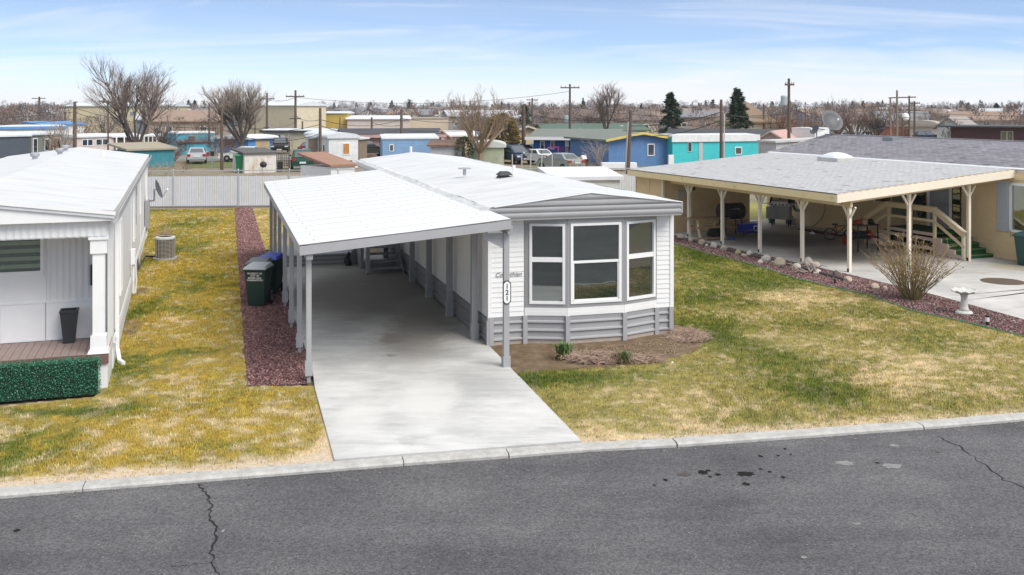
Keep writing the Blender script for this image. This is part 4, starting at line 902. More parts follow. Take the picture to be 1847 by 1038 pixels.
tag(MB().tube([G(285,462,.05),G(272,463,.06),G(262,462,.05),HL.w(.05,13.6,.12),HL.w(.03,13.7,.5)],.025,None,6).build('refrigerant_line', BLACK), 'black refrigerant line from the condenser to the left home wall', 'pipe')
# dish on the rear corner of the left home
def dish(name, label, pos, r, rz, m, tilt=65, arm=True, mast=.5):
    t = thing(name, label, 'satellite dish', pos, rz)
    prof = [(.03*r,.0),(.35*r,.02*r),(.7*r,.10*r),(r,.22*r),(r*1.01,.23*r),(r*.99,.24*r),(.7*r,.13*r),(.35*r,.05*r),(.03*r,.03*r)]
    MB().lathe(prof,24).xf(Matrix.Translation((0,-.1,mast)) @ Matrix.Rotation(R(tilt),4,'X')).build('reflector', m, t, smooth=True)
    MB().tube([(0,0,0),(0,0,mast),(0,-.08,mast)],.03,None,8).build('mast', GALV, t)
    if arm:
        tip = Matrix.Translation((0,-.1,mast)) @ Matrix.Rotation(R(tilt),4,'X') @ Vector((0,-.35*r,1.0*r)); base = Matrix.Translation((0,-.1,mast)) @ Matrix.Rotation(R(tilt),4,'X') @ Vector((0,-r,.2*r))
        MB().tube([base,tip],.014,None,6).build('feed_arm', GALV, t); MB().lathe([(.03,-.05),(.05,0),(.03,.05)],8).xf(Matrix.Translation(tip)).build('receiver', WHITE, t)
    return t
DISHM = mat('grey_dish', (.07,.073,.08), .5, .1, 6)
dp = HL.w(.35,21.6,1.55); dd_ = dish('satellite_dish', 'dark grey satellite dish sticking out from the left white home near the fence', dp, .37, R(100), DISHM, 72, True, .45)
MB().tube([(0,0,.02),(.1,.37,-.02)],.03,None,6).build('bracket', GALV, dd_)
sh_ = brush('small_shrub', 'small bare shrub under the satellite dish by the fence', HL.w(.75,22.6,0), 120, .25, .25, .5, 11)

# ------------------------------------------------------------------ slatted chain-link fence at the back of the plots
fn = thing('slatted_fence', 'pale grey privacy-slat chain-link fence across the back of the yards', 'fence', (0,0,0))
fa, fb = at(235,52.2), at(1200,54.6); fd = (fb-fa).normalized(); flen = (fb-fa).length
MSLAT = mat('fence_slat', (.60,.62,.66), .5, .06, 5, dirt=.2, dcol=(.35,.35,.35), dscale=1); MCHAIN = mat('fence_pipe', (.45,.47,.47), .4, .06, 8, metal=.4)
ns = int(flen/.092); V_ = []; F_ = []
slat = MB()
for i in range(ns):
    p = fa+fd*(i*.092); q = fa+fd*(i*.092+.072); o = .006*(-1)**i; zt = 1.60+rnd.uniform(-.012,.012)
    slat.hexa([(p.x,p.y-.006+o,.02),(q.x,q.y-.006+o,.02),(q.x,q.y+.006+o,.02),(p.x,p.y+.006+o,.02),(p.x,p.y-.006+o,zt),(q.x,q.y-.006+o,zt),(q.x,q.y+.006+o,zt),(p.x,p.y+.006+o,zt)])
slat.build('slat', MSLAT, fn, fix=False)['kind'] = 'stuff'
MB().beam(fa+Vector((0,.03,1.9)), fb+Vector((0,.03,1.9)), .045, .045).build('top_rail', MCHAIN, fn)
MB().beam(fa+Vector((0,.02,.05)), fb+Vector((0,.02,.05)), .1, .03).build('bottom_rail', MCHAIN, fn)
mesh_ = MB()
for i in range(int(flen/.12)):
    p = fa+fd*(i*.12); mesh_.beam(p+Vector((0,.012,1.58)), p+fd*.12+Vector((0,.012,1.9)), .004,.004); mesh_.beam(p+fd*.12+Vector((0,.012,1.58)), p+Vector((0,.012,1.9)), .004,.004)
mesh_.build('chain_link', MCHAIN, fn, fix=False)['kind'] = 'stuff'
def fpost(px):
    t = (px-CX)/F; s = (t*fa.y-fa.x)/(fd.x-t*fd.y); p = fa+fd*s; MB().lathe([(.032,0),(.032,1.92),(.045,1.93),(.02,1.98)],8,(p.x,p.y-.03,0)).build('post', MCHAIN, fn)
for px in (313,430,522,610,700,790,880,975,1069,1150): fpost(px)
mb = MB(); V_ = []; f_ = []
for i in range(41):
    y = .36+(YW-.36)*i/40; o = (0,.014,.014,0)[i%4]; V_ += [(-.02+o,y,.655),(-.02+o,y,2.81)]
mb.add(V_, [(2*i,2*i+2,2*i+3,2*i+1) for i in range(40)]).build('porch_side_panel', MRIB, lh)
# ------------------------------------------------------------------ cream house on the right with its carport
rh = thing('house', 'cream lap-sided house at the right edge with grey shingle roof', 'house', (HR.o.x,HR.o.y,0), HR.a)
rc = thing('carport', 'cream-posted carport with low grey shingle roof and skylight, beside the cream house', 'carport', (HR.o.x,HR.o.y,0), HR.a)
RL, RV = 13.4, 7.6
SL = (3.14-2.53)/7.6
rzf = lambda v: 2.53+SL*v
MSH1 = mat('pale_shingle', (1,1,1), .9, .12, 7, bump=.5, bscale=60, attr='Col'); MSH2 = mat('grey_shingle', (1,1,1), .9, .12, 7, bump=.5, bscale=60, attr='Col')
def shingles(name, P0, dv, du, nv, nu, m, parent, base, seed, var=.1, th=.012, gap=.006):
    """tabs over a slope: P0 lower start, dv unit vector up the slope, du along the course"""
    rg = np.random.default_rng(seed); P0 = np.array(P0); dv = np.array(dv); du = np.array(du); nn = np.cross(du, dv); nn = nn/np.linalg.norm(nn); nn = nn*np.sign(nn[2])
    lv, lu = np.linalg.norm(dv), np.linalg.norm(du); dvu, duu = dv/lv, du/lu; hv, hu = lv/nv, lu/nu
    I, J = np.meshgrid(np.arange(nv), np.arange(nu), indexing='ij'); I = I.ravel(); J = J.ravel()
    o = (I%2)*.5*hu; a0 = np.clip(J*hu+o+gap, 0, lu); a1 = np.clip(J*hu+o+hu-gap, 0, lu); b0 = I*hv+rg.normal(0,.004,len(I)); b1 = np.minimum((I+1)*hv+.03, lv)
    t = th*rg.uniform(.6,1.3,len(I))
    def pt(a,b,h): return P0+duu*a[:,None]+dvu*b[:,None]+nn*h[:,None]
    V = np.stack([pt(a0,b0,t),pt(a1,b0,t),pt(a1,b1,t*.2+.001),pt(a0,b1,t*.2+.001),pt(a0,b0,-t*0),pt(a1,b0,-t*0)],1).reshape(-1,3)
    k = np.arange(len(I))[:,None]*6; F4 = np.concatenate([k+np.array([0,1,2,3]), k+np.array([4,5,1,0])],0)
    c = np.array(base)*rg.uniform(1-var,1+var,(len(I),1)); c = np.where(rg.random((len(I),1)) < .012, c*.6, c); C = np.repeat(c[:,None,:],6,1).reshape(-1,3)
    raw(name, V, F4, m, parent, C, 'stuff')
MB().hexa([(0,0,2.38),(RV,0,rzf(RV)-.15),(RV,RL,rzf(RV)-.15),(0,RL,2.38),(0,0,2.525),(RV,0,rzf(RV)-.005),(RV,RL,rzf(RV)-.005),(0,RL,2.525)]).build('roof_deck', CREAM, rc)
shingles('shingles', (-.03,-.04,2.527), (RV+.05,0,SL*(RV+.05)), (0,RL+.06,0), 54, 46, MSH1, rc, (.57,.565,.56), 1, .055, .008, .003)
MCREAMW = mat('weathered_cream_fascia', (.76,.61,.35), .65, .05, 4, dirt=.85, dcol=(.33,.25,.16), dscale=2.4, lo=.58, hi=.75)
MB().box(-.045,0,-.02,RL,2.27,2.515).build('side_fascia', MCREAMW, rc)
MB().hexa([(-.045,-.065,2.25),(RV+1.6,-.065,2.25+SL*(RV+1.6)),(RV+1.6,-.02,2.25+SL*(RV+1.6)),(-.045,-.02,2.25),(-.045,-.065,2.51),(RV+1.6,-.065,2.51+SL*(RV+1.6)),(RV+1.6,-.02,2.51+SL*(RV+1.6)),(-.045,-.02,2.51)]).build('front_fascia', CREAML, rc)
MB().box(-.05,-.03,-.03,RL,2.505,2.535).build('drip_edge', mat('dark_drip',(.07,.065,.06),.7,.2,8), rc)
pv = .65; pus = [.2,2.5,4.85,7.2,9.55]
MB().box(pv-.05,pv+.05,.1,11,2.08,2.27).build('side_beam', CREAM, rc)
def ypost(v, u, top, brace='u'):
    p = MB().box(v-.05,v+.05,u-.05,u+.05,.03,top).build('post', CREAML, rc); MB().box(v+.056,v+.062,u-.04,u+.04,.03,.14).box(v-.062,v-.056,u-.04,u+.04,.03,.14).build('post_bracket', BLACK, p)
    for s in (-1,1):
        if brace == 'u': MB().beam((v,u+s*.05,top-.36),(v,u+s*.28,top-.03),.055,.055).build('brace', CREAML, p)
        else: MB().beam((v+s*.05,u,top-.36),(v+s*.28,u,top-.03),.055,.055).build('brace', CREAML, p)
for u in pus: ypost(pv,u,2.12)
for v in (3.35,5.95): ypost(v,.5,2.12+SL*v,'v')
MB().hexa([(.3,.45,2.12),(RV,.45,2.12+SL*RV),(RV,.55,2.12+SL*RV),(.3,.55,2.12),(.3,.45,2.27),(RV,.45,2.27+SL*RV),(RV,.55,2.27+SL*RV),(.3,.55,2.27)]).build('front_beam', CREAM, rc)
for v in np.arange(1.2,7.3,1.0): MB().box(v-.03,v+.03,.56,RL-.1,2.20+SL*v,2.36+SL*v).build('rafter', CREAM, rc)
# skylight
sx0,sx1,sy0,sy1 = 5.0,6.5,6.6,8.9
p = G(1509,290,3.05)-HR.o; vx, uy = p.x*HR.c+p.y*HR.s, -p.x*HR.s+p.y*HR.c
sk_ = MB().box(vx-.48,vx+.48,uy-.62,uy+.62,rzf(vx)-.08,rzf(vx)+.12).build('skylight', mat('skylight_curb',(.5,.49,.45),.5), rc)
mb = MB(); N = 10; V_ = []
for i in range(N+1):
    for j in range(N+1):
        a, b = i/N*2-1, j/N*2-1; V_.append((vx+a*.46,uy+b*.60,rzf(vx)+.12+.22*((1-a*a)*(1-b*b))**.55))
mb.add(V_, [(i*(N+1)+j,(i+1)*(N+1)+j,(i+1)*(N+1)+j+1,i*(N+1)+j+1) for i in range(N) for j in range(N)]).build('skylight_dome', mat('acrylic_dome',(.72,.74,.75),.25,.02,3), sk_, smooth=True)
# storage room at the back of the carport
MB().box(.3,4.6,11,13.3,.02,2.3).build('storage_wall', mat('tan_panel',(.64,.48,.27),.65,.05,3,dirt=.15,dcol=(.34,.25,.15)), rc)
MB().hexa([(.3,11.0,2.3),(4.6,11.0,2.3),(4.6,13.3,2.3),(.3,13.3,2.3),(.3,11.0,2.40),(4.6,11.0,2.40+SL*4.6),(4.6,13.3,2.40+SL*4.6),(.3,13.3,2.40)]).build('storage_wall', MATS['tan_panel'], rc)
for u in (11.0,12.1,13.2): MB().box(.275,.302,u,u+.06,.02,2.3).build('wall_batten', CREAM, rc)
MB().box(.27,.36,10.95,11.03,.02,2.35).build('corner_trim', CREAML, rc)
for v in (1.7,3.1,4.5): MB().box(v,v+.03,10.985,11.002,.02,2.35).build('wall_batten', CREAM, rc)
MB().box(.95,1.35,10.9,10.99,1.42,1.75).build('meter_box', mat('beige_metal',(.5,.46,.38),.5), rc)
MB().box(1.72,1.82,10.93,10.99,1.75,1.95).build('wall_lamp', BLACK, rc)
# house walls
HW = 7.42; HL0, HL1 = -6.0, 13.6
MTANW = mat('cream_siding', (.70,.54,.315), .65, .05, 3, dirt=.15, dcol=(.36,.27,.17))  # the walls' own cream colour
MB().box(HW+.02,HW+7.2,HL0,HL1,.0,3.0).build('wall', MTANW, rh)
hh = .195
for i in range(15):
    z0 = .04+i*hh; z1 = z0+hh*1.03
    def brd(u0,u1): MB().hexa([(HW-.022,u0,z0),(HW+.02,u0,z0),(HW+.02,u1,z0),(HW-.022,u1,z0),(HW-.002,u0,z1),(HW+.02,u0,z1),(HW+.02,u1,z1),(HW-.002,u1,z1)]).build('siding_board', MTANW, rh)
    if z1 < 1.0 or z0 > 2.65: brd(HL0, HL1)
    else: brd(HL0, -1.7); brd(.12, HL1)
# picture window with shutter
w = bpy.data.objects.new('window', None); COL.objects.link(w); w.parent = rh
u0,u1,z0,z1 = -1.7,.12,1.0,2.66
for a,b,c,d in ((u0,u1,z0,z0+.08),(u0,u1,z1-.08,z1),(u0,u0+.08,z0,z1),(u1-.08,u1,z0,z1)): MB().box(HW-.06,HW+.02,a,b,c,d).build('window_frame', WHITE, w)
MB().box(HW+.0,HW+.015,u0+.08,u1-.08,z0+.08,z1-.08).build('window_pane', glass('picture_glass',(.62,.68,.66),.22,1), w)
mb = MB(); V_ = []
for i in range(61):
    u = u0+.1+(u1-u0-.2)*i/60; o = .02*math.sin(i*1.9); V_ += [(HW+.06+o,u,z0+.1),(HW+.06+o,u,z1-.1)]
mb.add(V_, [(2*i,2*i+2,2*i+3,2*i+1) for i in range(60)]).build('curtain', mat('sheer_curtain',(.19,.24,.22),.8,.25,6,stretch=(1,12,.5)), w)
sh = MB().box(HW-.06,HW-.02,.14,.62,.98,2.7).build('shutter', mat('blue_grey_shutter',(.44,.49,.54),.6,.05,5), rh)
MB().box(HW-.075,HW-.06,.16,.60,1.28,1.36).build('shutter_bar', MATS['blue_grey_shutter'], sh)
for k in range(5): MB().box(HW-.064,HW-.0605,.22+k*.09,.228+k*.09,1.0,2.68).build('shutter_groove', GREY, sh)
# door, storm door and window behind the deck
dr = MB().box(HW-.03,HW+.02,2.75,3.68,.80,2.78).build('door', mat('pale_blue_door',(.30,.335,.38),.5,.05,4), rh); MB().lathe([(.02,-.03),(.035,0),(.02,.03)],8).xf(Matrix.Translation((HW-.06,2.86,1.7))).build('handle', GALV, dr)
MB().box(HW-.04,HW+.02,3.68,3.80,.80,2.8).box(HW-.04,HW+.02,2.63,2.75,.80,2.8).build('door_frame', WHITE, rh)
for a,b,c,d in ((3.86,4.5,1.0,2.7),(5.7,6.5,1.5,2.55),(2.2,2.62,.85,2.7)):
    w = MB().box(HW-.03,HW+.01,a,b,c,d).build('window', mat('dark_frame',(.05,.05,.05),.5), rh); MB().box(HW-.036,HW-.031,a+.05,b-.05,c+.05,d-.05).build('window_pane', GLASS, w)
MB().box(HW-.05,HW-.01,4.52,4.66,.95,2.75).box(HW-.05,HW-.01,6.5,6.62,1.45,2.6).build('window_trim', mat('pale_trim',(.6,.6,.58),.5), rh)
MB().box(HW-.035,HW-.025,4.7,5.6,1.0,2.65).build('green_door_panel', mat('sage_panel',(.16,.19,.13),.7,.1,4), rh)
# hipless gable roof
RZ = lambda v: 3.13+(3.93-3.13)*(v-7.55)/(11.0-7.55)
MB().prism([(7.5,2.95),(7.5,3.10),(11,3.90),(14.8,3.04),(14.8,2.9)],'y',HL0,HL1+.15).build('roof_deck', CREAML, rh)
shingles('shingles', (7.52,HL0,3.128), (3.48,0,RZ(11)-3.128), (0,HL1+.2-HL0,0), 25, 64, MSH2, rh, (.315,.298,.318), 2, .17, .012, .005)
shingles('shingles', (14.85,HL0,3.04), (-3.85,0,.9), (0,HL1+.2-HL0,0), 25, 64, MSH2, rh, (.315,.298,.318), 3, .17, .012, .005)
MB().box(10.9,11.1,HL0,HL1+.2,3.925,3.955).build('ridge_cap', mat('ridge_shingle',(.29,.275,.30),.9,.2,9), rh)
MB().hexa([(7.42,HL0,3.115),(7.6,HL0,3.15),(7.6,HL1,3.15),(7.42,HL1,3.115),(7.42,HL0,3.135),(7.6,HL0,3.17),(7.6,HL1,3.17),(7.42,HL1,3.135)]).build('roof_flashing', mat('white_flashing',(.62,.63,.64),.5,.1,5), rh)
MB().hexa([(7.5,HL1+.15,2.95),(11,HL1+.15,3.75),(11,HL1+.2,3.75),(7.5,HL1+.2,2.95),(7.5,HL1+.15,3.13),(11,HL1+.15,3.94),(11,HL1+.2,3.94),(7.5,HL1+.2,3.13)]).build('rake_board', CREAM, rh)
p = G(1612,249,3.9)-HR.o; vx, uy = p.x*HR.c+p.y*HR.s, -p.x*HR.s+p.y*HR.c; MB().box(vx-.35,vx+.2,uy-.3,uy+.3,3.7,3.93).build('roof_vent', mat('green_grey_vent',(.2,.24,.24),.5), rh)
for px, lab, r, py in ((1497,'large grey satellite dish on the ridge end of the shingle roof',.55,247),(1473,'small satellite dish on a mast just left of the large roof dish',.25,247)):
    p = at(px, 47.5, 3.8)
    dish('satellite_dish', lab, p, r, R(15) if r > .4 else R(-60), DISHM, 60, True, .75 if r > .4 else .35)
# deck with green stairs and railing
dk_ = thing('entry_stairs', 'cream wooden entry stairs with green-carpeted treads and railings up to the house door', 'stairs', (HR.o.x,HR.o.y,0), HR.a)
MGRN = mat('green_carpet', (.012,.072,.018), .95, .3, 30); PINKC = mat('pinkish_cream_board', (.62,.48,.40), .65, .05, 4)
DZ = .80; v0, v1 = 5.95, 7.38; ns = 4; ua, ub = 2.0, 4.3
MB().box(v0,v1,ua,ub,DZ-.06,DZ).build('deck_floor', MGRN, dk_)
for k in range(ns):
    z = DZ*(k+1)/(ns+1); u = ua-.30*(ns-k)
    s = MB().box(v0+.06,v1,u,u+.32,z-.155,z).build('step', MGRN, dk_); MB().box(v0+.06,v1,u-.012,u+.004,z-.035,z-.002).build('nosing', mat('worn_green',(.12,.19,.06),.9,.2,20), s)
    MB().box(v0-.01,v0+.05,u,ua,z-.16 if k else .04,z-.005).build('stair_skirt', PINKC, dk_)
    z = DZ*(k+1)/(ns+1); u = ub+.30*(ns-k-1)
    MB().box(v0+.06,v1,u,u+.32,z-.155,z).build('step', MGRN, dk_); MB().box(v0-.01,v0+.05,ub,u+.3,z-.16 if k else .04,z-.005).build('stair_skirt', PINKC, dk_)
for z in (.18,.50,.68): MB().box(v0-.01,v0+.03,ua,ub,z,z+.11).build('deck_skirt', PINKC, dk_)
MB().box(v0+.3,v0+.34,ua,ub,.03,.72).build('dark_backing', DARKR, dk_)
for u in (ua+.02,(ua+ub)/2,ub-.05): MB().box(v0-.02,v0+.07,u-.045,u+.045,.03,DZ+.90).build('rail_post', CREAM, dk_)
u0_ = ua-.30*ns
MB().box(v0-.02,v0+.07,u0_-.1,u0_-.01,.03,.95).build('rail_post', CREAML, dk_)
for dz, w in ((.80,.15),(.42,.09)):
    MB().box(v0-.06,v0-.02,ua,ub,DZ+dz-w/2,DZ+dz+w/2).build('rail', CREAM, dk_)
    MB().beam((v0-.04,ua,DZ+dz),(v0-.04,u0_-.15,.04+dz),.04,w).build('rail', CREAM, dk_)
    MB().beam((v0-.04,ub,DZ+dz),(v0-.04,ub+1.3,.04+dz),.04,w).build('rail', CREAM, dk_)
MB().box(v0-.09,v0+.09,ua,ub,DZ+.885,DZ+.92).build('rail_cap', CREAM, dk_); MB().beam((v0,ua,DZ+.90),(v0,u0_-.15,.12+.85),.16,.035).build('rail_cap', CREAML, dk_)
MB().beam((v0,ub,DZ+.90),(v0,ub+1.3,.12+.85),.16,.035).build('rail_cap', CREAM, dk_)

# ------------------------------------------------------------------ things under and around the right carport
RED = mat('red_plastic', (.28,.03,.02), .5); TEAL = mat('teal_plastic', (.02,.16,.15), .5); STEEL = mat('brushed_steel', (.55,.55,.56), .3, .06, 6, metal=.8)
def rw(v,u,z=.035): return tuple(HR.w(v,u,z))
bq = thing('gas_grill', 'stainless gas barbecue with black hood ends against the cream siding', 'barbecue', tuple(G(1409,407,.035)), HR.a-R(52))
MB().box(-.42,.42,-.22,.22,.28,.86).build('cabinet', mat('grey_enamel',(.30,.31,.31),.4), bq)
for s in (-1,1): MB().box(-.20+s*.21-.19,-.20+s*.21+.19+.19,-.235,-.222,.30,.82).build('door', mat('pale_enamel',(.42,.43,.43),.35), bq)
for x in (-.38,.34):
    for y in (-.2,.16): MB().box(x,x+.05,y,y+.05,.0,.28).build('leg', BLACK, bq)
MB().box(-.45,.45,-.30,.25,.86,1.0).build('control_panel', STEEL, bq)
for k in range(5): MB().lathe([(.035,0),(.03,.04)],10).xf(Matrix.Translation((-.32+k*.16,-.30,.93)) @ Matrix.Rotation(R(90),4,'X')).build('knob', BLACK, bq)
MB().box(-.82,-.46,-.22,.22,.95,.98).box(.46,.82,-.22,.22,.95,.98).build('side_shelf', STEEL, bq)
def hood(x0,x1,r): return MB().prism([(r*math.cos(a)*1.0, 1.0+.9*r*math.sin(a)) for a in np.linspace(0,math.pi,12)],'x',x0,x1)
hd = hood(-.36,.36,.27).build('hood', STEEL, bq); hood(-.44,-.36,.28).build('hood_end', BLACK, bq); hood(.36,.44,.28).build('hood_end', BLACK, bq)
MB().tube([(-.25,-.33,1.12),(.25,-.33,1.12)],.018,None,8).box(-.26,-.23,-.33,-.22,1.11,1.13).box(.23,.26,-.33,-.22,1.11,1.13).build('hood_handle', GALV, hd)
MB().box(-.03,.03,-.20,-.17,1.16,1.22).build('thermometer', BLACK, hd)
bk = thing('bucket', 'teal bucket on the floor left of the gas barbecue', 'bucket', tuple(G(1392,402.5,.035))); MB().lathe([(.13,0),(.17,.34),(.185,.34),(.185,.36),(.165,.36)],16).build('pail', TEAL, bk); MB().tube([(math.cos(a)*.18,0,.35+math.sin(a)*.12) for a in np.linspace(.05,3.09,9)],.007,None,5).build('bail', GALV, bk); rock_mb(2,.13,.13,.08).xf(Matrix.Translation((0,0,.38))).build('contents', TEAL, bk)
jg = thing('water_jug', 'blue water jug standing right of the barbecue', 'jug', tuple(G(1422,404,.035))); MB().lathe([(.12,0),(.13,.03),(.13,.34),(.06,.42),(.03,.44),(.03,.48)],14).build('body', mat('blue_jug',(.08,.14,.25),.3), jg); MB().lathe([(.034,.475),(.034,.5)],10).build('cap', WHITE, jg)
jg2 = thing('white_jug', 'translucent white jug right of the blue water jug', 'jug', tuple(G(1430,405,.035))); MB().lathe([(.1,0),(.11,.02),(.11,.22),(.04,.30),(.03,.34)],12).build('body', mat('milk_jug',(.33,.33,.31),.4), jg2); MB().lathe([(.033,.335),(.033,.36)],8).build('cap', RED, jg2)
hr_ = thing('hose_coil', 'coiled green garden hose hanging on the siding behind the barbecue', 'hose', rw(7.3,11.2,.95), HR.a)
for k in range(5): MB().tube([(-.02-.012*k,math.cos(a)*(.24+.02*k),math.sin(a)*(.26+.02*k)) for a in np.linspace(0,6.28,22)],.014,None,5).build('loop', mat('hose_green',(.05,.10,.04),.5), hr_)
MB().box(-.1,.08,-.05,.05,-.05,.08).build('bracket', BLACK, hr_)
cl_ = thing('cooler', 'bright blue picnic cooler with white handle on the carport floor', 'cooler', tuple(G(1350,419,.035)), HR.a-R(20))
bevel(MB().taper(0,0,0,.36,.40,.24,.44,.27).build('body', mat('cooler_blue',(.01,.03,.38),.4), cl_), .02); MB().box(-.46,.46,-.29,.29,.36,.42).build('lid', mat('cooler_lid',(.24,.25,.36),.5), cl_)
MB().box(.14,.17,-.285,-.262,.1,.3).box(.31,.34,-.285,-.262,.1,.3).box(.14,.34,-.30,-.285,.26,.30).box(.14,.34,-.30,-.285,.08,.11).build('handle', WHITE, cl_)
tag(MB().box(-.4,.4,-.05,.05,0,.03).box(-.3,.5,.08,.14,0,.03).xf(Matrix.Translation((*G(1352,417,.46).xy,.462)) @ Matrix.Rotation(.5,4,'Z')).build('dark_strips', BLACK), 'dark strips lying across the blue cooler lid', 'strips')
sm = thing('drum_smoker', 'black barrel smoker on legs by the storage wall', 'smoker', tuple(G(1318,425,.035)), HR.a)
MDR = mat('sooty_drum', (.022,.021,.02), .6, .3, 8, dirt=.4, dcol=(.07,.045,.03))
MB().lathe([(.02,-.52),(.31,-.52),(.33,-.50),(.33,-.2),(.34,-.19),(.33,-.18),(.33,.18),(.34,.19),(.33,.2),(.33,.5),(.31,.52),(.02,.52)],20).xf(Matrix.Translation((0,0,.98)) @ Matrix.Rotation(R(90),4,'Y')).build('barrel', MDR, sm, smooth=False)
for x in (-.4,.4):
    for y in (-.25,.25): MB().beam((x*1.1,y*1.15,0),(x*.9,y*.7,.8),.04,.04).build('leg', BLACK, sm)
MB().lathe([(.05,0),(.05,.3)],10,(-.35,.0,1.27)).build('chimney', MDR, sm); MB().box(-.6,.62,-.42,-.36,.62,.65).build('front_shelf', mat('rusty_shelf',(.2,.1,.05),.8,.2,8), sm); MB().tube([(-.2,-.36,1.1),(.2,-.36,1.1)],.015,None,6).build('handle', GALV, sm)
tb = thing('picnic_table', 'weathered wooden picnic table at the back of the carport', 'table', tuple(G(1275,427,.035)), HR.a-R(3))
MPIC = mat('weathered_wood', (.30,.19,.115), .8, .2, 6, stretch=(1,8,1), dirt=.3, dcol=(.2,.14,.1))
for k in range(5): MB().box(-.85,.85,-.36+k*.145,-.225+k*.145,.72,.76).build('table_board', MPIC, tb)
for s in (-.55,.55):
    for y in (-.28,.28): MB().beam((s,y*1.5,0.0),(s,y*.7,.72),.08,.05).build('leg', CREAM, tb)
    MB().box(s-.03,s+.03,-.7,.7,.38,.45).build('cross_bar', MPIC, tb)
MB().box(-.85,.85,-.80,-.56,.43,.47).build('bench_board', MPIC, tb)
tag(MB().box(-.7,.5,-.22,.22,.0,.045).box(-.4,.7,-.32,-.2,.045,.09).xf(Matrix.Translation(tuple(G(1282,432,.035))) @ Matrix.Rotation(HR.a,4,'Z')).build('plank_stack', MPIC), 'loose planks lying flat in front of the picnic table', 'planks')
sv = thing('shovel', 'long-handled shovel leaning on the storage wall by the smoker', 'shovel', rw(3.05,10.86), HR.a)
MB().tube([(0,-.25,.35),(0,.08,1.55)],.018,None,8).build('handle', mat('red_brown_handle',(.2,.07,.035),.6), sv); MB().tube([(-.07,.09,1.64),(-.05,.08,1.55),(.05,.08,1.55),(.07,.09,1.64)],.016,None,6).tube([(-.08,.09,1.65),(.08,.09,1.65)],.018,None,6).build('grip', BLACK, sv)
MB().hexa([(-.10,-.36,.04),(.10,-.36,.04),(.11,-.33,.04),(-.11,-.33,.04),(-.12,-.26,.36),(.12,-.26,.36),(.12,-.245,.36),(-.12,-.245,.36)]).build('blade', GALV, sv)
tag(rock_mb(31,.35,.3,.32).build('black_bag', BLACK, loc=G(1290,424,.1)), 'black bin bag under the table near the storage wall', 'bag')
tag(rock_mb(33,.14,.12,.09).build('blue_bag', mat('blue_cloth',(.02,.05,.25),.7), loc=G(1319,431,.07)), 'small blue cloth bundle on the floor below the smoker', 'bundle')
tag(MB().box(-1.3,1.3,-.16,.16,0,.04).box(-.9,1.1,.18,.3,0,.06).xf(Matrix.Translation(tuple(G(1480,420,.036))) @ Matrix.Rotation(HR.a+R(90),4,'Z')).build('floor_mat', mat('red_brown_mat',(.10,.05,.035),.9,.3,8)), 'dark red-brown boards and mat on the floor along the siding', 'mat')
tag(rock_mb(41,.12,.1,.07).build('paper_litter', WHITE, loc=G(1466,421,.06)), 'crumpled white paper on the floor by the siding', 'paper')
tag(MB().tube([rw(7.35,9.5,1.3),rw(7.34,9.45,.9),rw(7.3,9.6,.5),rw(7.22,9.9,.2),rw(7.15,10.1,.06)],.014,None,6).build('extension_lead', mat('brown_cord',(.16,.09,.04),.6)), 'brown cord hanging down the cream siding', 'cord')
bi = thing('bicycle', 'small dark bicycle parked in the shaded carport near the stairs', 'bicycle', tuple(G(1515,434,.035)), HR.a-R(35))
for x in (-.38,.38):
    w = MB().tube([(x+.22*math.cos(a),0,.24+.22*math.sin(a)) for a in np.linspace(0,6.283,22)],.022,None,6,False).build('wheel', BLACK, bi)
    sp = MB()
    for k in range(6): sp.tube([(x,0,.24),(x+.21*math.cos(k*1.047),0,.24+.21*math.sin(k*1.047))],.005,None,3)
    sp.build('spokes', GALV, w)
for a,b in (((-.38,0,.24),(-.1,0,.28)),((-.1,0,.28),(-.18,0,.6)),((-.38,0,.24),(-.17,0,.55)),((-.17,0,.55),(.25,0,.58)),((-.1,0,.28),(.25,0,.58)),((.25,0,.68),(.38,0,.24))): MB().tube([a,b],.018,None,6).build('frame_tube', mat('dark_red_frame',(.12,.015,.015),.4), bi)
MB().box(-.30,-.08,-.06,.06,.6,.65).build('saddle', BLACK, bi); MB().tube([(.2,-.25,.78),(.25,0,.72),(.2,.25,.78)],.016,None,6).build('handlebar', BLACK, bi)
gc = thing('gas_can', 'red fuel can standing beside the dark bicycle', 'fuel can', tuple(G(1527,441,.035)), .3); bevel(MB().taper(0,0,0,.30,.12,.16,.11,.14).build('can', RED, gc), .02); MB().tube([(0,-.1,.3),(0,-.1,.37),(0,.08,.37),(0,.08,.3)],.02,None,6).build('handle', RED, gc); MB().tube([(0,.1,.3),(0,.24,.42)],.018,.01,6).build('spout', BLACK, gc)
bx = thing('tool_cart', 'cluttered black cart piled with red and tan things by the stairs', 'cart', tuple(G(1556,452,.035)), HR.a)
MB().box(-.5,.5,-.3,.3,.45,.5).build('tray', BLACK, bx)
for x in (-.45,.45):
    for y in (-.27,.27): MB().box(x-.02,x+.02,y-.02,y+.02,0,.95).build('leg', BLACK, bx)
MB().box(-.5,.5,-.3,.3,.92,.96).build('tray', BLACK, bx)
for k,(m,x,y,s) in enumerate(((RED,-.25,0,.17),(MPIC,.1,.05,.2),(BLACK,.33,-.05,.16),(mat('tan_cloth',(.4,.28,.15),.9),-.02,-.12,.14))): rock_mb(50+k,s,s,s*.8).xf(Matrix.Translation((x,y,.96+s*.35))).build('bundle', m, bx)
for k in range(3): rock_mb(60+k,.2,.2,.17).xf(Matrix.Translation((-.28+.28*k,0,.56))).build('bundle', (BLACK,MDR,RED)[k], bx)
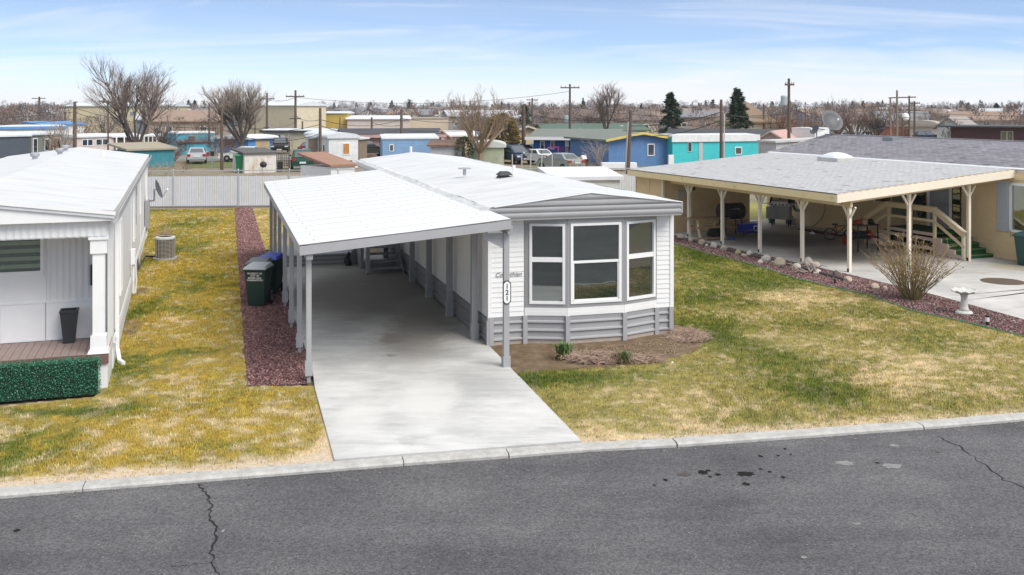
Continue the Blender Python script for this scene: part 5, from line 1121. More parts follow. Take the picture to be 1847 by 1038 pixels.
# bin at the right edge
b4 = make_bin('wheelie_bin', 'dark teal-green wheelie bin at the right edge by the cream house wall', mat('teal_bin',(.015,.06,.055),.45,.08,6), mat('teal_lid',(.03,.09,.085),.45,.08,6), None); b4.location = HR.w(6.95,-.95,.035); b4.rotation_euler = (0,0,HR.a-R(80))

# rocks and debris in the border
MROCK = mat('pale_rock', (.43,.36,.27), .9, .25, 6, bump=1, bscale=14, dirt=.4, dcol=(.33,.26,.18)); MROCKW = mat('white_rock', (.55,.50,.43), .9, .2, 6, bump=1, bscale=14, dirt=.4, dcol=(.4,.34,.27)); MROCKD = mat('dark_rock', (.10,.085,.08), .9, .25, 6, bump=1, bscale=14)
RK = [(1228,432,17,MROCK,'tan rock in the border right beside the white home\'s corner'),(1247,437,18,MROCK,'tan rock at the foot of the rearmost carport post'),(1266,441,20,MROCK,'large pale rock just past the rearmost carport post'),(1275,445,9,MROCKW,'small white stone next to the large pale rock by the rear posts'),(1288,447,22,MROCKW,'white angular rock in line with the picnic table'),(1307,452,20,MROCK,'rounded tan rock below the second post from the back'),(1331,459,20,mat('olive_rock',(.36,.33,.2),.9,.2,6),'greenish tan rock below the blue cooler'),(1342,463,13,MROCK,'small tan rock between the greenish rock and the upright white rock'),(1353,462,22,MROCKW,'upright white rock with a flat top, below the blue cooler\'s right end'),(1381,471,24,MROCKW,'white square rock just in front of the middle carport post'),(1372,475,14,MROCKW,'flat small stone left of the white square rock'),(1394,475,10,MROCK,'little tan stone to the right of the white square rock'),(1407,478,26,MROCK,'pointed tan rock midway between the middle and next post'),(1411,484,14,MROCKD,'dark stone lying against the pointed tan rock'),(1437,485,22,MROCKW,'flat white rock left of the driftwood heap'),(1458,477,24,MROCKW,'broad white rock behind the driftwood at the second front post'),(1470,482,26,MROCKW,'tall white rock right of the driftwood heap'),(1474,494,18,MROCKW,'bleached flat stone in front of the driftwood heap'),(1508,499,20,MROCKD,'dark reddish rock below the front corner post'),(1530,508,20,MROCK,'pale broken rock in the border below the front corner post'),(1578,521,24,MROCK,'broken pale rock left of the bare bush'),(1596,523,14,MROCK,'small tan rock close to the bare bush stems')]
for i,(px,py,w,m,lab) in enumerate(RK):
    p = G(px,py,.02); s = w/2/F*p.y*.82; q = rock_mb(100+i, s*1.05, s*.8, s*(.85 if i%3 else 1.05)); q.xf(Matrix.Rotation(i*1.3,4,'Z')); tag(q.build('rock', m, loc=(p.x,p.y,p.z+s*.32)), lab, 'rock', 'rocks along the gravel border')
dwd = thing('driftwood', 'grey twisted driftwood piled among white rocks by the carport post', 'driftwood', G(1458,494,.03))
MDW = mat('driftwood_grey', (.27,.225,.19), .9, .3, 8, stretch=(1,1,4)); r = random.Random(4)
for k in range(9):
    a = r.uniform(0,6.28); p0 = Vector((r.uniform(-.3,.3),r.uniform(-.15,.15),.05)); p1 = p0+Vector((math.cos(a)*.25,math.sin(a)*.12,r.uniform(.05,.25))); p2 = p1+Vector((math.cos(a+.7)*.2,math.sin(a+.7)*.1,r.uniform(-.1,.15)))
    MB().tube([p0,p1,p2],.03,.008,6).build('branch', MDW, dwd)
tag(MB().tube([G(p,q,.06) for p,q in ((1222,431),(1262,437),(1300,447),(1360,462),(1420,476),(1470,490),(1530,506))],.06,.05,7).build('log_edging', mat('dark_edging',(.075,.065,.065),.9,.3,9)), 'dark weathered log edging between the gravel border and carport floor', 'edging')
hp = []
for a,b in zip(border_px[:-1], border_px[1:]):
    for t in (0,.33,.66): hp.append(G(a[0]+(b[0]-a[0])*t+rnd.uniform(-3,3), a[1]+(b[1]-a[1])*t+rnd.uniform(-1,1)-1, .03))
tag(MB().tube(hp,.018,None,6).build('garden_hose', mat('bright_hose',(.045,.20,.11),.45)), 'thin green garden hose along the lawn edge of the gravel border', 'hose')
for px,py in ((1506,513),):
    t = thing('path_light', 'short dark path light stub at the lawn edge near the corner post', 'path light', G(px,py,.02)); MB().lathe([(.03,0),(.03,.1)],8).build('stake', BLACK, t); MB().lathe([(.05,.1),(.05,.14),(.02,.16)],8).build('cap', BLACK, t)
t = thing('path_light', 'small white-banded solar path light right of the birdbath', 'path light', G(1781,587,.02)); MB().lathe([(.02,0),(.035,.03),(.035,.09)],10).build('stake', BLACK, t); MB().lathe([(.045,.09),(.045,.20)],12).build('lens', mat('milky_lens',(.75,.75,.72),.3), t); MB().lathe([(.055,.20),(.055,.235),(.02,.25)],12).build('cap', BLACK, t)
bb = thing('birdbath', 'weathered white pedestal birdbath with scalloped basin on the gravel', 'birdbath', G(1739,566,.02), 0)
MBB = mat('old_plaster', (.58,.57,.53), .8, .1, 6, dirt=.6, dcol=(.33,.32,.27), dscale=9, bump=.6, bscale=20)
MB().lathe([(.20,0),(.21,.03),(.19,.06),(.14,.08)],20).build('foot', MBB, bb)
MB().lathe([(.13,.08),(.10,.14),(.085,.25),(.075,.38),(.085,.46),(.12,.50)],18).build('pedestal', MBB, bb, smooth=True)
mb = MB(); n = 60; prof = [(.10,.49),(.2,.52),(.29,.56),(.315,.585),(.30,.60),(.26,.575),(.05,.545)]
V_ = []
for i,(rr,z) in enumerate(prof):
    for k in range(n):
        a = k/n*6.2832; q = (0,.0,.03,.045,.045,.02,0)[i]; V_.append((rr*(1+q*math.cos(10*a))*math.cos(a), rr*(1+q*math.cos(10*a))*math.sin(a), z+q*.35*math.cos(10*a)))
mb.add(V_, [(i*n+k,i*n+(k+1)%n,(i+1)*n+(k+1)%n,(i+1)*n+k) for i in range(len(prof)-1) for k in range(n)]+[tuple(range(n)),tuple((len(prof)-1)*n+k for k in range(n))]).build('basin', MBB, bb, smooth=False)
# the bare flowering shrub
fs_ = thing('shrub', 'big bare multi-stemmed shrub with a few yellowish leaves in the gravel border', 'shrub', G(1645,540,.02))
r = random.Random(12); st = MB(); lv = MB(); tw = MB()
MST = mat('shrub_stem', (.22,.17,.075), .8, .25, 6); MLF = mat('yellow_leaf', (.40,.33,.09), .6, .35, 5); MBUD = mat('dark_seed_head', (.08,.06,.035), .8)
bud = MB()
for i in range(95):
    a = r.uniform(0,6.28); o = Vector((math.cos(a)*.26*r.random()**.5, math.sin(a)*.22*r.random()**.5, 0)); lean = r.uniform(.1,1.05); hgt = r.uniform(1.05,1.95)*(1.05-.42*lean); d = Vector((math.cos(a),math.sin(a)*.8,0))
    P = [o+d*(lean*1.2*(t**1.15))+Vector((r.gauss(0,.025)*t,r.gauss(0,.025)*t,hgt*(t**(.92)))) for t in (0,.25,.5,.75,1)]
    st.tube(P,.013,.004,5,False)
    for q in range(r.randint(9,15)):
        t = r.uniform(.35,1); k = min(3,int(t*4)); p = P[k].lerp(P[k+1], t*4-k); b = r.uniform(0,6.28); l = r.uniform(.10,.34); e = p+Vector((math.cos(b)*l*.75+d.x*.1, math.sin(b)*l*.75, l*r.uniform(.3,1)))
        tw.tube([p,(p+e)/2+Vector((0,0,.02)),e],.005,.002,3,False)
        for z in range(r.randint(0,3)):
            c = p.lerp(e, r.uniform(.4,1)); u = Vector((r.gauss(0,1),r.gauss(0,1),r.gauss(0,1))).normalized()*.02; w = Vector((r.gauss(0,1),r.gauss(0,1),r.gauss(0,1))).normalized()*.011; lv.add([c-u,c+w,c+u,c-w],[(0,1,2,3)])
        if r.random() < .10: bud.lathe([(.004,-.016),(.018,0),(.004,.016)],5,tuple(e))
st.build('stems', MST, fs_, fix=False); tw.build('twigs', mat('reddish_tan_twig',(.30,.19,.11),.85,.25,6), fs_, fix=False); lv.build('leaves', MLF, fs_, fix=False); bud.build('seed_heads', MBUD, fs_, fix=False)
# ------------------------------------------------------------------ buildings beyond the fence
def bmat(name, col, **k): return mat(name, col, .75, .08, 2.5, dirt=.25, dcol=tuple(c*.55 for c in col), dscale=.8, **k)
SHINGD = bmat('dark_shingle_roof', (.055,.055,.062)); ROOFP = bmat('pale_metal_roof', (.62,.66,.70)); ROOFWF = bmat('far_white_roof', (.64,.66,.68)); ROOFG = bmat('green_shingle_roof', (.085,.135,.105)); ROOFGG = bmat('grey_green_roof', (.17,.19,.165)); ROOFBR = bmat('brown_shingle_roof', (.20,.135,.10)); ROOFTAN = bmat('tan_roof', (.45,.30,.19))
def building(name, label, cat, pl, pr, h, depth, wall, roof, kind='flat', rise=.6, over=.25, wins=(), doors=(), trim=None, swins=(), group=None, base=0.0, extra=None, sidewall=None, thick=.16, ldir=1):
    """pl, pr: ground points of the left and right ends of the front; wins: (from, to, low, high) along the front in metres or fractions"""
    pl, pr = Vector(pl), Vector(pr); d = pr-pl; L = math.hypot(d.x, d.y); a = math.atan2(d.y, d.x)
    t = thing(name, label, cat, (pl.x,pl.y,base), a, group)
    mb = MB().box(0,L,0,depth,-.4,h)
    if kind == 'gable_y': mb.prism([(0,h),(L,h),(L/2,h+rise)],'y',.0,depth)
    if kind == 'gable_x': mb.prism([(0,h),(depth,h),(depth/2,h+rise)],'x',0,L)
    mb.build('wall', wall, t)
    o = over; rb = MB(); th = thick
    if kind == 'flat':
        N = max(2,int(L/1.5)); V_ = []
        rb.prism([(-o,h),(depth+o,h),(depth+o,h+th),(depth/2,h+th+rise),(-o,h+th)],'x',-o,L+o)
    elif kind == 'bow':
        P = [(depth*.5+(depth/2+o)*math.cos(q), h+rise*math.sin(q)) for q in np.linspace(0,math.pi,9)]; rb.prism(P+[(-o,h-th),(depth+o,h-th)],'x',-o,L+o)
    elif kind == 'bow_y':
        P = [(L*.5+(L/2+o)*math.cos(q), h+rise*math.sin(q)) for q in np.linspace(0,math.pi,9)]; rb.prism(P+[(-o,h-th),(L+o,h-th)],'y',-o,depth+o)
    elif kind == 'gable_y':
        s = rise/(L/2); rb.prism([(-o,h-s*o),(L/2,h+rise),(L+o,h-s*o),(L+o,h-s*o+th),(L/2,h+rise+th),(-o,h-s*o+th)],'y',-o,depth+o)
    elif kind == 'gable_x':
        s = rise/(depth/2); rb.prism([(-o,h-s*o),(depth/2,h+rise),(depth+o,h-s*o),(depth+o,h-s*o+th),(depth/2,h+rise+th),(-o,h-s*o+th)],'x',-o,L+o)
    elif kind == 'hip':
        q = min(depth/2,L/2)*.9; rb.add([(-o,-o,h),(L+o,-o,h),(L+o,depth+o,h),(-o,depth+o,h),(-o,-o,h+th),(L+o,-o,h+th),(L+o,depth+o,h+th),(-o,depth+o,h+th),(q,depth/2,h+rise+th),(L-q,depth/2,h+rise+th)],[(3,2,1,0),(0,1,5,4),(1,2,6,5),(2,3,7,6),(3,0,4,7),(4,5,9,8),(5,6,9),(6,7,8,9),(7,4,8)])
    elif kind == 'shed': rb.prism([(-o,h),(depth+o,h+rise),(depth+o,h+rise+th),(-o,h+th)],'x',-o,L+o)
    r = rb.build('roof', roof, t)
    if trim:
        if kind in ('gable_y',):
            s = rise/(L/2); MB().prism([(-o,h-s*o-.03),(L/2,h+rise-.03),(L+o,h-s*o-.03),(L+o,h-s*o+th+.02),(L/2,h+rise+th+.02),(-o,h-s*o+th+.02)],'y',-o-.06,-o-.005).build('fascia', trim, t)
        else: MB().box(-o,L+o,-o-.06,-o-.005,h-.14,h+th+.01).build('fascia', trim, t)
    def win(axis, lst):
        for w in lst:
            a0,a1,z0,z1 = w[:4]; S = L if axis == 'x' else depth
            if a1 <= 1.0: a0,a1 = a0*S,a1*S
            fr = w[4] if len(w) > 4 else WHITE
            if axis == 'x':
                f = MB().box(a0,a1,-.05,.0,z0,z1).build('window', fr, t); nb = max(1,round((a1-a0)/.9))
                for k in range(nb): MB().box(a0+(a1-a0)*k/nb+.07,a0+(a1-a0)*(k+1)/nb-.07,-.062,-.051,z0+.08,z1-.08).build('pane', w[5] if len(w) > 5 else GLASSF, f)
            else:
                x = 0 if axis == 'l' else L; s = -1 if axis == 'l' else 1
                f = MB().box(min(x,x+s*.05),max(x,x+s*.05),a0,a1,z0,z1).build('window', fr, t); MB().box(min(x+s*.051,x+s*.062),max(x+s*.051,x+s*.062),a0+.08,a1-.08,z0+.08,z1-.08).build('pane', GLASSF, f)
    win('x', wins); win('l', [w for w in swins if w[0] >= 0])
    for a0,a1,z1,m in doors:
        if a1 <= 1.0: a0,a1 = a0*L,a1*L
        MB().box(a0,a1,-.04,.0,.05,z1).build('door', m, t)
    return t, L
SLATE = bmat('slate_blue_wall', (.075,.09,.115)); CRW = bmat('cream_wall', (.60,.55,.40)); TEALW = bmat('teal_wall', (.045,.22,.27)); PINK = bmat('pink_wall', (.52,.33,.28)); LBLUE = bmat('light_blue_wall', (.23,.38,.58)); MBLUE = bmat('mid_blue_wall', (.10,.27,.56)); ROYAL = bmat('royal_blue_wall', (.015,.10,.33)); CORNF = bmat('cornflower_wall', (.10,.21,.41)); TURQ = bmat('turquoise_wall', (.05,.50,.52)); WHW = bmat('off_white_wall', (.70,.71,.70)); BEIGE = bmat('beige_wall', (.56,.47,.34)); YELW = bmat('mustard_wall', (.52,.37,.09)); CREAMY = bmat('pale_yellow_metal', (.66,.57,.37)); PINKB = bmat('pinkish_metal_wall', (.56,.48,.43)); GRNW = bmat('mint_green_wall', (.28,.48,.24)); GRNP = bmat('peeling_green_wall', (.42,.47,.32)); PEACH = bmat('peach_wall', (.62,.46,.28)); BRICK = bmat('red_brown_wall', (.11,.05,.045)); LGREY = bmat('light_grey_wall', (.45,.46,.46)); RUSTW = mat('rust_streaked_white', (.62,.60,.55), .7, .08, 3, dirt=.9, dcol=(.42,.25,.10), dscale=1.4, stretch=(1.6,1.6,.5), lo=.5, hi=.68)
YTRIM = bmat('yellow_trim', (.62,.48,.12)); TANP = bmat('tan_panel_door', (.50,.38,.24))
B = building
# left group
B('mobile_home','long dark slate-blue mobile home at the far left with pale roof','mobile home',G(-70,303),G(54,297),2.75,13,SLATE,ROOFP,'bow',.25,.15,swins=())
t_,_ = B('mobile_home','grey mobile home wing with white framed windows right of the slate-blue home','mobile home',G(56,290),G(112,287),2.5,7,bmat('olive_grey_wall',(.20,.21,.19)),ROOFP,'flat',.15,.2,wins=[(.05,.20,.7,2.2),(.42,.60,.9,2.1),(.70,.95,.5,2.2)])
B('mobile_home','white mobile home with blue trimmed roof behind the slate-blue home','mobile home',G(-40,272),G(118,268),2.7,5,WHW,ROOFP,'flat',.2,.2,wins=[(.62,.70,1,2)],trim=MBLUE)
B('mobile_home','white mobile home with a long blue roof edge behind the bare left trees','mobile home',G(72,262),G(152,260),2.8,6,WHW,MBLUE,'shed',.3,.3)
t_,L_ = B('mobile_home','pale pink mobile home with white awning behind the left roof','mobile home',G(138,275),G(206,272),1.85,5,bmat('pale_pink_wall',(.62,.54,.50)),ROOFWF,'bow',.25,.2,wins=[(.14,.42,.7,1.5,WHITE),(.5,.84,.7,1.5,WHITE)])
t_,L_ = B('porch','open white-roofed porch with posts right of the pale pink home','porch',G(206,272),G(252,271),1.6,4,bmat('dark_wood',(.10,.08,.06)),ROOFWF,'shed',.25,.4)  # porch walls in one dark brown
for k in range(4): MB().box(.1+k*L_/3.3,.25+k*L_/3.3,-.5,-.38,0,1.6).build('post', WHITE, t_)
t_,L_ = B('porch','white-roofed porch with slim white posts behind the big bare tree','porch',G(262,268),G(292,268),1.5,3,bmat('dark_wood',(.10,.08,.06)),ROOFWF,'shed',.2,.3)
for k in range(5): MB().box(k*L_/4-.06,k*L_/4+.06,-.4,-.28,0,1.5).build('post', WHITE, t_)
t_,L_ = B('shed','teal wooden shed with flat brown roof just beyond the fence','shed',G(231,304),G(314,300),1.5,3,TEALW,bmat('lichen_roof',(.33,.29,.22)),'shed',.45,.25)
for k in range(1,10): MB().box(k*L_/10-.012,k*L_/10+.012,-.012,0,.0,1.5).build('wall_batten', TEALW, t_)
B('trailer','long turquoise-blue trailer half hidden by brown brush','trailer',G(318,272),G(386,270),2.05,4,bmat('sea_blue_wall',(.06,.30,.40)),ROOFWF,'flat',.1,.1,wins=[(.3,.5,.9,1.8,bmat('sky_blue_frame',(.2,.5,.6)))])
B('wall_of_barrels','low teal lean-to below the turquoise-blue trailer','lean-to',G(322,279),G(380,278),1.2,2,bmat('sea_blue_wall2',(.07,.36,.46)),BRICK,'flat',.1,.1)
B('warehouse','beige metal warehouse seen through the big bare tree at left','warehouse',at(120,192),at(303,192),5.5,12,bmat('beige_metal_wall',(.58,.51,.33)),ROOFP,'flat',.6,.3,wins=[(.62,.68,3.6,4.6),(.36,.38,4,5)])
B('cottage','small blue cabin with tan boarded front and white roof','cabin',G(448,276),G(496,273),1.72,5,MBLUE,ROOFWF,'bow',.32,.35,doors=[(.25,.78,1.4,TANP)])
B('mobile_home','long cream mobile home with flat white roof and porch','mobile home',G(474,270),G(585,271),2.25,5,CRW,ROOFWF,'flat',.2,.3,wins=[(.24,.30,1.0,1.9),(.42,.45,.9,1.9)],doors=[(.30,.36,1.9,WHITE)],trim=SHINGD)
t_,L_ = B('shed','white metal shed streaked with rust at the end of the lane','shed',G(441,312),G(498,310),1.45,3.2,RUSTW,bmat('tar_roof',(.10,.095,.09)),'shed',.25,.12)
for k in range(1,8): MB().box(k*L_/8-.01,k*L_/8+.01,-.012,0,.0,1.45).build('wall_seam', RUSTW, t_)
t_,L_ = B('mobile_home','old white mobile home with orange-curtained window and pole beside it','mobile home',G(593,303),G(646,301.8),2.7,11,WHW,ROOFWF,'bow_y',.32,.15,wins=[(.46,.72,1.1,2.15,WHITE,mat('orange_curtain',(.42,.20,.06),.8,.4,3))],swins=[(1.5,2.2,1.1,2.0),(4.5,5.2,1.2,2.1)])
for k in range(12): MB().box(.05,L_-.05,-.014,0,.25+k*.2,.262+k*.2).build('lap_line', WHW, t_)
B('lean_to','open brown lean-to on the right end of the old white mobile home','lean-to',G(648,299),G(662,297),2.35,5,bmat('dull_brown_wall',(.23,.18,.13)),ROOFWF,'shed',.2,.2)
wt,_ = B('warehouse','tall cream metal warehouse with pale roof behind the park','warehouse',at(446,214),at(535,205),5.6,8.2,bmat('sand_metal',(.60,.53,.38)),ROOFP,'flat',.9,.3)
B('warehouse','mustard yellow wing beside the pale yellow warehouse','warehouse',at(586.5,214),at(626,214),4.0,8,YELW,ROOFP,'flat',.3,.3)
wt3,L_ = B('warehouse','long pinkish beige warehouse with pale blue metal roof','warehouse',at(626.5,212),at(739,214),2.75,14,PINKB,ROOFP,'flat',.65,.4)
B('warehouse','low beige flat-roofed block right of the pinkish warehouse','warehouse',at(739,222),at(809,224),2.9,12,bmat('tan_block',(.54,.45,.34)),bmat('dusty_roof',(.40,.36,.31)),'flat',.0,.1,trim=bmat('brown_parapet',(.38,.31,.24)))
cr = thing('church_cross', 'white cross standing above the low beige block', 'cross', at(793,240,0)); MB().box(-.12,.12,-.1,.1,0,4.3).build('upright', WHITE, cr); MB().box(-1.2,1.2,-.1,.1,3.3,3.55).build('crossbar', WHITE, cr)
B('house','pink house with long dark shingle roof and white framed windows','house',G(624,283),G(796,281),2.15,8,PINK,SHINGD,'gable_x',.62,.5,wins=[(.08,.16,1.0,1.9,WHITE,GLASSF),(.35,.42,.4,2.0,BRICK),(.62,.72,1.1,1.9)],trim=PINK)
t_,L_ = B('house_entry','pink gabled entry with tall arched window on the dark-roofed house','entry porch',G(783,280),G(810,279.8),2.0,4,PINK,PINK,'gable_y',.6,.3)
f = MB().prism([(L_*.25,.4),(L_*.75,.4),(L_*.75,1.4)]+[(L_*.5+L_*.25*math.cos(a),1.4+.5*math.sin(a)) for a in np.linspace(.3,2.84,6)]+[(L_*.25,1.4)],'y',-.06,0).build('window', WHITE, t_)
for a,b in ((.29,.48),(.52,.71)): MB().box(L_*a,L_*b,-.075,-.061,.6,1.7).build('pane', GLASSF, f)
t_,L_ = B('shed','light blue lap-sided shed with small white window behind the roof','shed',G(690,290),G(790,289),2.1,3.5,LBLUE,ROOFWF,'shed',.3,.1,wins=[(.12,.20,.9,1.6)])
for k in range(10): MB().box(.02,L_-.02,-.014,0,.15+k*.19,.163+k*.19).build('lap_line', LBLUE, t_)
B('shed','small grey-white shed with rusty brown roof','shed',G(776,297),G(832,297),1.65,2.5,LGREY,mat('rusted_roof',(.17,.10,.07),.9,.25,3,dirt=.4,dcol=(.3,.24,.2)),'shed',.35,.3)
B('house','beige house with white double window behind the pollarded tree','house',G(808,277),G(868,276),1.95,8,BEIGE,ROOFWF,'gable_x',.4,.4,wins=[(.22,.42,.8,1.7)])
t_,L_ = B('shed','mint and peeling pale green shed behind the pollarded tree','shed',G(852,296),G(909,296),1.68,5,GRNP,bmat('mossy_white_roof',(.55,.58,.52)),'bow_y',.42,.2)
for k in range(7): MB().box(.02,L_-.02,-.014,0,.15+k*.21,.163+k*.21).build('lap_line', GRNP, t_)
MB().box(-.06,-.005,.02,4.9,0,1.68).build('side_panel', GRNW, t_); MB().box(0,L_,-.03,-.002,1.48,1.68).build('top_board', GRNW, t_)
B('house','peach gabled house with white garage door behind the parked cars','house',G(905,281),G(994,279.5),2.15,9,PEACH,bmat('dark_teal_shingle',(.07,.10,.11)),'gable_y',.95,.5,wins=[(.18,.24,1.0,1.6)],doors=[(.62,.78,2.0,WHITE)],trim=BEIGE)
t_,L_ = B('house','royal blue house wing with white window frames and porches','house',G(962,287),G(1100,289),2.1,8,ROYAL,ROOFGG,'gable_x',.75,.7,wins=[(.09,.15,.8,1.85),(.23,.28,1.0,1.9),(.56,.61,.7,1.8),(.80,.89,.5,1.9,BRICK)],doors=[(.42,.47,1.95,WHITE)],trim=WHITE)
MAG = bmat('magenta_paint', (.42,.04,.25)); PURP = bmat('dark_purple_paint', (.10,.035,.12))
for k,(fx,lab) in enumerate(((.20,'magenta porch railing left of the white door of the blue house'),(.52,'magenta porch steps and railing right of the white door of the blue house'))):
    p = Vector(G(962,287)).lerp(Vector(G(1100,289)), fx)+Vector((0,-.9,0)); q = thing('porch_railing', lab, 'railing', p, 0, None)
    MB().box(.6,3.0,.1,.8,.0,.5).build('porch_floor', PURP, q)
    for x in (0,.9): MB().box(x,x+.09,-.2,-.1,.0,1.3).build('rail_post', MAG, q)
    MB().beam((-.7,-.15,.45),(0,-.15,1.25),.08,.1).beam((0,-.15,1.25),(.9,-.15,1.25),.08,.1).beam((0,-.15,.6),(.9,-.15,.6),.06,.08).build('rail', MAG, q)
    for x in np.arange(1.0,3.0,.16): MB().box(x,x+.05,0,.05,.5,1.25).build('baluster', PURP, q)
    MB().box(.95,3.05,-.02,.07,1.2,1.28).build('top_rail', PURP, q)
t_,L_ = B('house','cornflower blue gable-ended house with yellow trim and one window','house',G(1098,300),G(1213,297.6),2.3,9,CORNF,ROOFGG,'gable_y',.55,.5,wins=[(.60,.71,.85,1.95)],trim=YTRIM)
for k in range(1,24): MB().box(k*L_/24-.012,k*L_/24+.012,-.012,0,.0,2.3).build('wall_batten', CORNF, t_)
B('house','long green-roofed building with pale patches behind the blue house','house',at(985,142),at(1166,144),1.95,10,BEIGE,mat('patched_green_roof',(.085,.13,.10),.9,.1,2,dirt=.85,dcol=(.55,.55,.52),dscale=.9,stretch=(1,.5,1),lo=.62,hi=.68),'gable_x',.8,.5)
tb_ = tag(MB().box(0,2.9,0,1.2,.1,.62).xf(Matrix.Translation(tuple(G(1086,308)))).build('white_tank', WHITE), 'long white box standing in front of the cornflower blue gable', 'box')
t_,L_ = B('mobile_home','long turquoise trailer home with white roof band, small window and door','mobile home',G(1213,299),G(1368,296),2.55,5,TURQ,ROOFWF,'flat',.1,.1,wins=[(.17,.22,1.2,2.1,LGREY),(.72,.80,.9,1.6)],doors=[(.30,.345,2.1,LGREY)])
MB().box(-.1,L_+.1,-.14,-.02,2.12,2.74).build('roof_band', WHW, t_)
B('house','house with dark grey shingle roof and pink gable behind the turquoise trailer','house',at(1206,112),at(1408,109),2.05,8,PINK,SHINGD,'gable_x',.6,.4)
t_,L_ = B('garage','pink gabled garage end with white door below a dark roof','garage',at(1368,98),at(1412,97),2.1,8,PINK,PINK,'gable_y',.7,.3,doors=[(.1,.75,1.6,WHITE)])
B('house','hip-roofed house with tan shingles near the second conifer','house',at(1325,150),at(1392,150),3.0,12,BEIGE,bmat('ochre_shingle',(.22,.16,.10)),'hip',3.0,.8)
B('carport_roof','pale corrugated roof above the right carport edge','roof',at(1372,82),at(1400,80),2.4,6,LGREY,bmat('speckled_roof',(.5,.5,.49)),'shed',.2,.2)
B('house','low modern flat-roofed brown house at far right','house',at(1715,128),at(1900,122),2.75,9,BRICK,bmat('charcoal_fascia',(.05,.06,.065)),'flat',.0,1.3,wins=[(.50,.62,1.0,2.3,CREAM)])
B('garage','white garage with gabled roof left of the flat-roofed brown house','garage',at(1690,140),at(1733,138),2.6,8,WHW,bmat('warm_grey_roof',(.30,.27,.25)),'gable_y',1.2,.5,doors=[(.42,.92,2.0,LGREY)])
B('shed','pale shed far behind the shingle roof with curved roofline','shed',at(1640,160),at(1690,158),2.4,8,bmat('stone_wall',(.50,.44,.36)),bmat('warm_roof',(.42,.37,.32)),'bow_y',.8,.4)
B('wall','low red-brown wall behind the ridge of the shingle roof','wall',at(1588,170),at(1650,168),1.9,1,bmat('rust_red_wall',(.24,.08,.05)),BRICK,'flat',0,.1)
B('house','small brown-roofed house behind the pair of leaning poles','house',at(1600,200),at(1634,198),2.4,8,BRICK,bmat('dark_brown_roof',(.10,.075,.06)),'hip',1.4,.6)
B('truck_box','white box trailer parked left of the big roof dish','trailer',at(1428,104),at(1470,102),3.0,3,WHW,WHW,'flat',0,.02)
B('shed','little gabled shed with red-brown shingles just behind the white home','shed',G(597,331),G(640,328),1.1,3.5,WHW,bmat('terracotta_shingle',(.30,.17,.115)),'shed',.75,.15)
# white low roof right of the main home
B('shed','low white-roofed shed right behind the white home','shed',at(1000,44),at(1118,44.5),2.0,3,WHW,ROOFWF,'shed',.25,.15)

